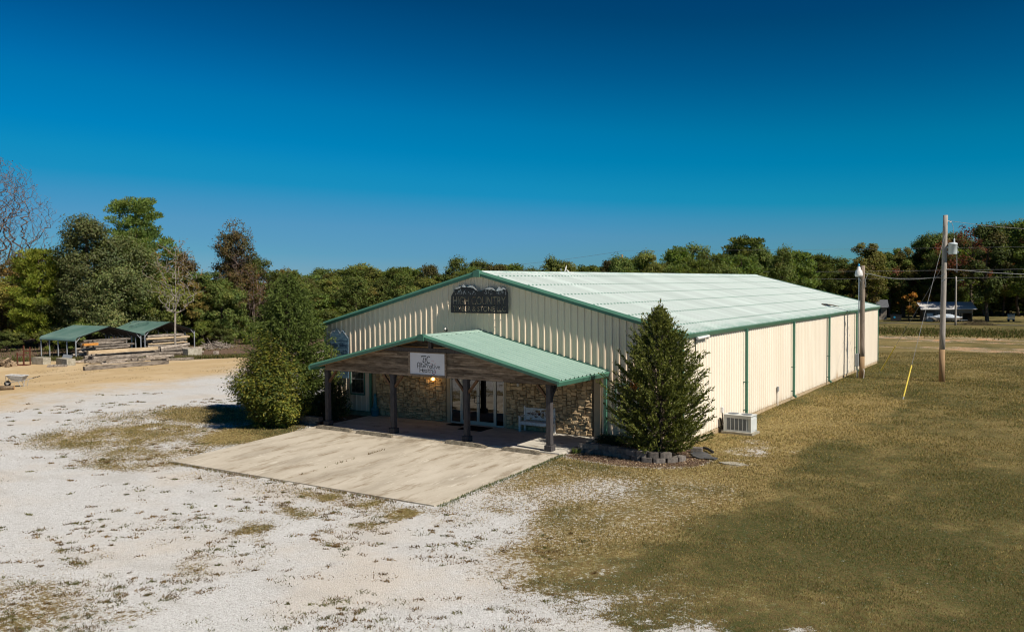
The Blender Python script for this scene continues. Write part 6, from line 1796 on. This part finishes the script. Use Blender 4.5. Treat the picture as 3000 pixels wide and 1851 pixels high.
# behind everything a wood that reads as one mass
def mass(name, lab, spots, seed):
    rng = np.random.RandomState(seed)
    Vs = []; Cs = []; src = []
    for me in [f[0] for f in FO[:3]] + [f[0] for f in FP[:2]]:
        n = len(me.vertices); co = np.empty(n * 3, np.float32); me.vertices.foreach_get('co', co)
        cl_ = np.empty(n * 4, np.float32); me.color_attributes['tint'].data.foreach_get('color', cl_)
        src.append((co.reshape(-1, 4, 3)[::3], cl_.reshape(-1, 4, 4)[::3, :, :3]))
    for (x, y, h, w) in spots:
        co, c_ = src[rng.randint(len(src))]
        a = rng.uniform(0, 6.28); R = np.array([[math.cos(a), -math.sin(a), 0], [math.sin(a), math.cos(a), 0], [0, 0, 1]])
        mid = co.mean(1, keepdims=True)
        q = (mid + (co - mid) * 1.7) @ R.T * np.array([w / 8, w / 8, h / 12]) + np.array([x, y, Z(x, y) - .2])
        Vs.append(q.reshape(-1, 3)); Cs.append((c_ * rng.uniform(.8, 1.15)).reshape(-1, 3))
    V = np.concatenate(Vs); C_ = np.concatenate(Cs)
    o = link_mesh(name, np_mesh(name, V, np.arange(len(V)).reshape(-1, 4), M['fol'], C_))
    return tag(o, lab, None, None, 'stuff')
sp_ = []
r_ = random.Random(5)
for i in range(80):
    t = i / 79
    sp_.append((-125 + t * 210 + r_.uniform(-3, 3), 128 + t * 75 + r_.uniform(-4, 22), r_.uniform(9.5, 12) + 4 * max(0, t - .5), r_.uniform(8, 11)))
for i in range(46):
    t = i / 45
    sp_.append((-96 + t * 38 + r_.uniform(-2, 2), 34 + t * 34 + r_.uniform(-1, 12), r_.uniform(5.5, 8.0), r_.uniform(6, 9)))
for i in range(26):
    t = i / 25
    sp_.append((-72 + t * 58 + r_.uniform(-2, 2), 66 + t * 28 + r_.uniform(0, 12), r_.uniform(5, 7), r_.uniform(6, 8)))
for i in range(30):
    t = i / 29
    sp_.append((-14 + t * 52 + r_.uniform(-1, 1), 166 + t * 14 + r_.uniform(0, 8), r_.uniform(5, 8), r_.uniform(7, 9)))
for i in range(34):
    t = i / 33
    sp_.append((-150 + t * 62 + r_.uniform(-3, 3), -14 + t * 34 + r_.uniform(-2, 14), r_.uniform(6, 9), r_.uniform(7, 10)))
mass('distant_wood', 'dark wood filling the distance behind the nearer trees', sp_, 3)

# ---- spruces by the building
SPR = np.array([.058, .078, .019]); SPR_TIP = np.array([.135, .148, .03])
def make_spruce(seed, H, prof, whorl=.2, nb=9, leaders=1, droop=.0, twig_step=.055, twig_len=.34, needle=.085, bare_top=.8, dens=1.0, shear=(0, 0), tipc=SPR_TIP):
    """prof(z/H) -> crown radius in metres"""
    rng = np.random.RandomState(seed)
    P = []; T = []; S = []; Cc = []; mb = MB()
    def sprig(p, d, L, hang, young):
        n = max(2, int(L / (needle * .52)))
        t = (np.arange(n) + rng.uniform(.2, .8, n)) / n
        q = p + d * L * t[:, None] + np.array([0, 0, -1]) * (hang * L * t ** 2)[:, None]
        dd = unit(d + rng.normal(0, .36, (n, 3)) + np.array([0, 0, -hang * .6]))
        sd = unit(np.cross(dd, rng.normal(0, 1, (n, 3))))
        s = needle * rng.uniform(.7, 1.25, (n, 1)) * (1.05 - .35 * t[:, None])
        P.append(q); T.append(dd * s * .62); S.append(sd * s * .30)
        w = np.clip(young * (.25 + .9 * t) + rng.normal(0, .18, n), 0, 1)[:, None]
        Cc.append((SPR * (1 - w) + tipc * w) * rng.uniform(.72, 1.25, (n, 1)))
    def branch(p0, az, L, e0, e1, s0, young):
        k = 5
        pts = []
        for i in range(k + 1):
            t = i / k
            pts.append(p0 + np.array([math.cos(az) * L * t, math.sin(az) * L * t, L * (e0 * t + e1 * t * t)]))
        pts = np.array(pts)
        if rng.rand() < .6: mb.tube([tuple(q) for q in pts], [max(.005, .016 * (1 - i / k)) for i in range(k + 1)], 3, False)
        n_ = max(2, int(L * (1 - s0) / twig_step * dens))
        for i in range(n_):
            t = s0 + (1 - s0) * (i + rng.rand()) / n_
            f = t * k; a = min(k - 1, int(f)); q = pts[a] + (pts[a + 1] - pts[a]) * (f - a)
            tg = unit(pts[a + 1] - pts[a])
            d = unit(tg * .9 + unit(rng.normal(0, 1, 3)) * .85 + np.array([0, 0, .18 - droop * .75]))
            sprig(q, d, twig_len * rng.uniform(.45, 1.05) * (1.1 - .5 * t), droop * rng.uniform(.2, 1.2), young * rng.uniform(.3, 1.3) * (.35 + .65 * t))
        sprig(pts[-2], unit(pts[-1] - pts[-2] + np.array([0, 0, .1])), L / k + .1, 0, 1.0)
    mb.tube([(shear[0] * t, shear[1] * t, H * t) for t in (0, .3, .6, .85, .98)], [.018 * H, .014 * H, .009 * H, .004 * H, .002 * H], 8)
    z = .12; az = rng.uniform(0, 6.28)
    while z < H * .985:
        t = z / H; R = prof(t)
        az += 2.39996 + rng.uniform(-.3, .3)
        L = R * (rng.uniform(.72, 1.06) if rng.rand() < .86 else rng.uniform(1.05, 1.22)) * (1 + .10 * math.sin(az * 3 + z * 2.1))
        e0 = (-.05 + .62 * t) if droop == 0 else (-.12 + .55 * t)
        e1 = .26 if droop == 0 else .10
        if L > .06: branch(np.array([shear[0] * t, shear[1] * t, z]), az, L, e0 + rng.uniform(-.16, .16), e1 + rng.uniform(-.1, .15), .12 if R < .6 else .38, .75)
        z += whorl / (nb * (.45 + .55 * min(1, R / 1.2)))
    for j in range(leaders):
        az = rng.uniform(0, 6.28); rr_ = rng.uniform(.08, .42) if j else 0.0
        zz = H * (.95 if j else .97) - rr_ * 1.9
        L = rng.uniform(.35, .7)
        p = np.array([shear[0] + math.cos(az) * rr_, shear[1] + math.sin(az) * rr_, zz])
        mb.tube([tuple(p), tuple(p + np.array([.0, 0, L]))], [.012, .004], 4, False)
        for i in range(4):
            d = unit(np.array([rng.normal(0, .25), rng.normal(0, .25), 1.0])); sprig(p + np.array([0, 0, L * .2 * i]), d, L * .45, 0, .9)
    P = np.concatenate(P); T = np.concatenate(T); S = np.concatenate(S); Cc = np.concatenate(Cc)
    return leaf_mesh('crown', P, T, S, np.clip(Cc, .003, 1), M['spr']), mb.mesh('trunk', M['bark'])
def prof_r(t):
    return float(np.interp(t, [0, .06, .15, .3, .45, .6, .72, .85, .93, 1.0], [1.0, 1.45, 1.74, 1.74, 1.44, 1.12, .86, .50, .26, .05]))
sr = make_spruce(101, 5.35, prof_r, .10, 16, 14, 0, .036, .27, .088)
plant('spruce_tree', 'dense spruce standing in the bed at the right front corner', 'tree', sr, 18.15, -1.72)
rng = np.random.RandomState(9); dp = np.array([-.62, -.80, 2.62]) + rng.normal(0, .10, (160, 3)) * np.array([1, .6, .8])
dt = unit(rng.normal(0, 1, (160, 3))) * .045
dead = link_mesh('dead_sprig', leaf_mesh('dead_sprig', dp, dt, unit(np.cross(dt, rng.normal(0, 1, (160, 3)))) * .016, np.array([.38, .15, .035])[None] * rng.uniform(.6, 1.2, (160, 1)), M['spr']), bpy.data.objects['spruce_tree'])
dead['label'] = 'dead orange sprig among the green needles'
def prof_l(t):
    return float(np.interp(t, [0, .08, .2, .38, .55, .7, .82, .92, 1.0], [1.5, 1.8, 1.95, 1.85, 1.58, 1.22, .85, .48, .10]))
sl_ = make_spruce(102, 6.75, prof_l, .12, 16, 12, .7, .044, .38, .10, tipc=np.array([.095, .12, .026]))
plant('spruce_tree', 'tall drooping spruce left of the porch', 'tree', sl_, -.2, -2.15)
plant('spruce_tree', 'slender young spruce reaching up before the blue painted sign', 'tree', make_spruce(103, 3.1, lambda t: float(np.interp(t, [0, .2, .6, .9, 1], [.75, .8, .5, .2, .05])), .15, 9, 2, .4, .05, .26, .085), 1.75, -1.35)
# leafy shrub in front of the left spruce
def make_shrub(seed, H, W, pal, stems, n_leaf, size, wild=.5, low=.0):
    rng = np.random.RandomState(seed); mb = MB(); P = []; D = []
    per = n_leaf // stems
    for i in range(stems):
        az = rng.uniform(0, 6.28); R = W / 2 * math.sqrt(rng.uniform(.02, 1)); h = H * (1 - .48 * (R / (W / 2)) ** 2) * rng.uniform(.62, 1.06)
        p0 = np.array([math.cos(az) * R * .25, math.sin(az) * R * .25, 0.]); p1 = np.array([math.cos(az) * R, math.sin(az) * R, h])
        mid = p0 * .5 + p1 * .5 + np.array([-math.cos(az) * R * .12, -math.sin(az) * R * .12, h * .16])
        ts = np.linspace(0, 1, 6); pts = [(1 - t) ** 2 * p0 + 2 * t * (1 - t) * mid + t * t * p1 for t in ts]
        mb.tube([tuple(q) for q in pts], [.022, .018, .014, .01, .007, .004], 4, False)
        t = np.power(rng.uniform(low, 1, per), .75)[:, None]
        q = (1 - t) ** 2 * p0 + 2 * t * (1 - t) * mid + t * t * p1
        off = rng.normal(0, W * .052, (per, 3)) * (.6 + .5 * t)
        P.append(q + off); D.append(unit(off + (p1 - p0) * .25))
    P = np.concatenate(P); D = np.concatenate(D); P[:, 2] = np.maximum(P[:, 2], .03)
    T, Bv = leaves_at(rng, P, D, size, .5, .5, wild)
    pal = np.array(pal); k = rng.randint(0, len(pal), len(P))
    c_ = pal[k] * rng.uniform(.7, 1.3, (len(P), 1))
    return leaf_mesh('foliage', P, T, Bv, np.clip(c_, .003, 1), M['folgloss']), mb.mesh('stem', M['bark'])
def shrub(lab, me, x, y, rz=0, s=(1, 1, 1), grp=None):
    t = thing('shrub', lab, 'shrub', (x, y, Z(x, y) - .03), rz, grp); t.scale = s
    link_mesh('stem', me[1], t); link_mesh('foliage', me[0], t); return t
YS = [(.085, .105, .018), (.13, .14, .02), (.06, .085, .018), (.17, .16, .025)]
DS = [(.03, .045, .016), (.04, .055, .018), (.022, .035, .014)]
shrub('big yellow green leafy shrub in front of the left spruce', make_shrub(111, 4.25, 3.5, YS + [(.05, .08, .02)], 110, 34000, .125), .42, -4.15)
shrub('smaller lime green leafy shrub low beside the big yellow green one', make_shrub(112, 1.9, 2.3, YS, 46, 9000, .11), 1.35, -4.0)
shrub('dark green shrub by the first porch post', make_shrub(113, 2.0, 1.9, DS, 44, 9000, .10), 2.05, -1.75)
shrub('low dark rounded bush beside the right end of the stone wall', make_shrub(114, .55, 1.25, DS, 30, 5000, .055), 15.75, -.95, 0, (1.1, .8, 1))
shrub('tiny green weed at the left end of the block wall', make_shrub(115, .28, .45, [(.07, .11, .02), (.09, .13, .025)], 12, 700, .045), 15.35, -2.85)
# left bed blocks
wl2 = thing('retaining_wall', 'short low wall of grey blocks left of the first porch post', 'low wall', (1.9, -2.9, -.07))
for lvl in range(2):
    for i in range(5):
        x = .55 + i * .43 + lvl * .21; 
        if x > 2.75: continue
        mb = MB(); mb.box((x, -3.02, -.085 + lvl * .185 + .092), (.415, .27, .18), rz=rnd.uniform(-.03, .03)); mb.build('wall_block', M['wallblock'], wl2)

# ------------------------------------------------------------------ grass blades, weeds, mulch chips, loose stones
def blades(name, lab, X, Y, H, Wd, colr, lean=.5, m_=None, z=None, seed=0):
    rng = np.random.RandomState(seed); n = len(X)
    a = rng.uniform(0, 2 * np.pi, n)
    zz = (zd(X, Y) if z is None else z) - .008
    la = rng.uniform(0, 2 * np.pi, n); ll = rng.uniform(.1, 1, n) * lean * H
    V = np.empty((n, 3, 3))
    V[:, 0] = np.stack([X - np.cos(a) * Wd / 2, Y - np.sin(a) * Wd / 2, zz], -1)
    V[:, 1] = np.stack([X + np.cos(a) * Wd / 2, Y + np.sin(a) * Wd / 2, zz], -1)
    V[:, 2] = np.stack([X + np.cos(la) * ll, Y + np.sin(la) * ll, zz + H], -1)
    o = link_mesh(name, np_mesh(name, V.reshape(-1, 3), np.arange(n * 3).reshape(n, 3), m_ or M['grassm'], np.repeat(colr, 3, 0)))
    return tag(o, lab, None, None, 'stuff')
rng = np.random.RandomState(12)
def sample_view(n, dmin, dmax, umin=-.64, umax=.64):
    """points spread over the ground before the camera position, thinner with distance"""
    d = dmin * (dmax / dmin) ** rng.rand(n)
    t = rng.uniform(umin, umax, n)
    return CAM[0] + d * (fw.x + t * rt.x), CAM[1] + d * (fw.y + t * rt.y), d
X, Y, D_ = sample_view(900000, 15.0, 75.0)
g, sa, mu, hue, _ = cover(X, Y)
inside = ((X > .2) & (X < 18.35) & (Y > -.1) & (Y < 38.2)) | ((X > 2.78) & (X < 15.02) & (Y > -10.7) & (Y < .1))
keep = (rng.rand(len(X)) < np.clip((g - .12) * 1.35, 0, 1) ** 1.15) & ~inside
X, Y, D_, hue = X[keep], Y[keep], D_[keep], hue[keep]
n = len(X)
hh = np.clip(hue + rng.normal(0, .28, n), 0, 1)[:, None]
straw = np.array([.36, .27, .115]); brown = np.array([.12, .084, .038]); green = np.array([.064, .080, .022])
hh = np.clip(hh + (fbm(X * 1.4, Y * 1.4, 3)[:, None] - .5) * 1.5, 0, 1)
k = rng.rand(n, 1)
colr = np.where(k < .42, straw * (1 - hh * .55) + brown * hh * .55, brown * .8 + green * .2) * (1 - hh) + hh * np.where(rng.rand(n, 1) < .58, green, np.where(rng.rand(n, 1) < .35, straw * .9, brown))
colr = colr * rng.uniform(.5, 1.5, (n, 1))
sc_ = np.clip(D_ / 20, .8, 2.6)
wild = sstep(.25, .6, fbm(X * .6, Y * .6, 3))
blades('grass', 'mown dry lawn grass and weeds around the building', X, Y, rng.uniform(.018, .045, n) * (.6 + .5 * sc_) * (.7 + .6 * wild), rng.uniform(.009, .018, n) * sc_, np.clip(colr, .005, 1), .9)
# flat weed tufts scattered in the gravel
cx, cy, cd = sample_view(5200, 16, 60, -.64, .5)
q = fbm(cx * .5 + 3, cy * .5, 3); lot = (cx < 22) & ((cy < -10.9) | (cx < 2.7)) & (cx > -18) & (cy < 1)
g2 = cover(cx, cy)[0]
dens = .10 + .9 * sstep(.5, .68, q) + .8 * sstep(6, 0, np.abs((cx - 14.5) * .6 + (cy + 14.0))) * sstep(.38, .6, q)
dens = dens * np.where((cx < 8) & (cy < -12) & (cx > 0), .55, 1)
keep = lot & (rng.rand(len(cx)) < dens * 1.0) & (g2 < .75)
cx, cy, cd = cx[keep], cy[keep], cd[keep]
m_ = rng.randint(14, 46, len(cx))
kk = np.repeat(np.arange(len(cx)), m_)
rad = rng.uniform(.05, .17, len(cx)) * (1 + 1.2 * (rng.rand(len(cx)) < .12)); el = rng.uniform(1.0, 2.2, len(cx)); ang = rng.normal(.575, .5, len(cx))
ra = rng.normal(0, .5, (len(kk), 2)) * rad[kk][:, None]
ux = ra[:, 0] * el[kk]; uy = ra[:, 1]
X = cx[kk] + ux * np.cos(ang[kk]) - uy * np.sin(ang[kk]); Y = cy[kk] + ux * np.sin(ang[kk]) + uy * np.cos(ang[kk])
n = len(X)
base = np.where(rng.rand(len(cx), 1) < .6, np.array([.135, .088, .042]), np.array([.10, .095, .04])) * rng.uniform(.7, 1.35, (len(cx), 1))
blades('gravel_weeds', 'small dry weed tufts scattered over the gravel', X, Y, rng.uniform(.02, .06, n), rng.uniform(.014, .03, n) * np.clip(cd[kk] / 20, .8, 2), np.clip(base[kk] * rng.uniform(.6, 1.4, (n, 1)), .004, 1), 1.6, None, zd(X, Y) + .012, 5)
# weeds in the control joint and along the slab edges
t = rng.rand(900); jj = rng.rand(900)
gap = fbm(t * 14, t * 0 + 8, 3) + rng.normal(0, .05, 900)
X = np.concatenate([8.70 + rng.normal(0, .035, 900), rng.uniform(2.8, 15, 2600), 15.0 + np.abs(rng.normal(0, .12, 1800))])
Y = np.concatenate([-9.9 + t * 4.4, -10.72 - np.abs(rng.normal(0, .10, 2600)), rng.uniform(-10.6, -3.2, 1800)])
keep = np.concatenate([(gap > .60) & (rng.rand(900) < .5), fbm(X[900:3500] * 1.5, X[900:3500] * 0, 3) > .40, np.ones(1800, bool)])
X, Y = X[keep], Y[keep]; n = len(X)
zt = np.where((np.abs(X - 8.7) < .2) & (Y > -10.5), slab_z(Y), zd(X, Y))
cc_ = np.where(rng.rand(n, 1) < .5, np.array([.16, .095, .04]), np.array([.085, .09, .03])) * rng.uniform(.6, 1.4, (n, 1))
cc_[X > 14.9] = (np.array([.075, .095, .03]) * rng.uniform(.6, 1.4, (n, 1)))[X > 14.9]
blades('joint_weeds', 'weeds growing in the slab joint and along its edges', X, Y, rng.uniform(.04, .10, n), rng.uniform(.012, .025, n), cc_, .7, None, zt, 6)
# taller weeds in the far field, along the yard and at the wood edge
X = np.concatenate([rng.uniform(2, 30, 9000), rng.uniform(-56, -34, 15000), rng.uniform(-75, -46, 6000)])
t = rng.rand(15000)
Y = np.concatenate([rng.normal(105, 5.0, 9000), 0 * t, rng.uniform(5, 45, 6000)])
xs_ = X[9000:24000]; Y[9000:24000] = 11.35 + (xs_ + 53.4) * .725 + np.abs(rng.normal(0, 1.6, 15000)) + .4
kp = np.ones(len(X), bool); s1_ = (X + 53.4) * -.587 + (Y - 11.35) * .81; kp[24000:] = s1_[24000:] > 3
X, Y = X[kp], Y[kp]; n = len(X)
gcol = np.where(rng.rand(n, 1) < .5, np.array([.07, .09, .025]), np.array([.16, .13, .055])) * rng.uniform(.6, 1.3, (n, 1))
far_ = (Y > 80)
blades('tall_weeds', 'rough weeds in the far field and round the timber yard', X, Y, np.where(far_, rng.uniform(.08, .38, n), rng.uniform(.12, .40, n)), np.where(far_, .16, .07), gcol, .7, None, None, 8)
# bark chips on the bed and in front of it
X = rng.uniform(14.9, 20.2, 9000); Y = rng.uniform(-4.2, .1, 9000)
mu = cover(X, Y)[2]; keep = rng.rand(9000) < mu; X, Y = X[keep], Y[keep]; n = len(X)
cc_ = np.where(rng.rand(n, 1) < .3, np.array([.40, .31, .22]), np.array([.10, .06, .04])) * rng.uniform(.6, 1.4, (n, 1))
blades('bark_chips', 'brown and pale bark chips spread around the right hand bed', X, Y, rng.uniform(.01, .03, n), rng.uniform(.03, .07, n), cc_, 3.0, None, zd(X, Y) + .012, 9)
# loose stones in the gravel
X, Y, D_ = sample_view(12000, 15, 45, -.64, .2)
g = cover(X, Y)[0]; keep = (X < 21) & ((Y < -10.9) | (X < 2.6)) & (X > -10) & (Y < -1) & (g < .5)
X, Y, D_ = X[keep], Y[keep], D_[keep]; n = len(X)
oct_ = np.array([[1, 0, 0], [0, 1, 0], [-1, 0, 0], [0, -1, 0], [0, 0, .7]])
s_ = rng.uniform(.010, .026, (n, 1, 1)) * np.clip(D_ / 22, .8, 1.6)[:, None, None]
V = oct_[None] * s_ * rng.uniform(.7, 1.3, (n, 5, 3)) + np.stack([X, Y, zd(X, Y) + .008], -1)[:, None]
F = (np.array([[0, 1, 4], [1, 2, 4], [2, 3, 4], [3, 0, 4]])[None] + (np.arange(n) * 5)[:, None, None]).reshape(-1, 3)
cc_ = np.repeat(np.where(rng.rand(n, 1) < .7, np.array([.58, .57, .55]), np.array([.36, .34, .31])) * rng.uniform(.7, 1.2, (n, 1)), 5, 0)
m, nt, b = nodes_of('loose_stone'); a_ = nt.nodes.new("ShaderNodeAttribute"); a_.attribute_name = 'tint'; nt.links.new(a_.outputs["Color"], b.inputs["Base Color"]); b.inputs["Roughness"].default_value = .9
o = link_mesh('loose_stones', np_mesh('loose_stones', V.reshape(-1, 3), F, m, cc_)); tag(o, 'loose pale stones lying on the gravel lot', None, None, 'stuff')
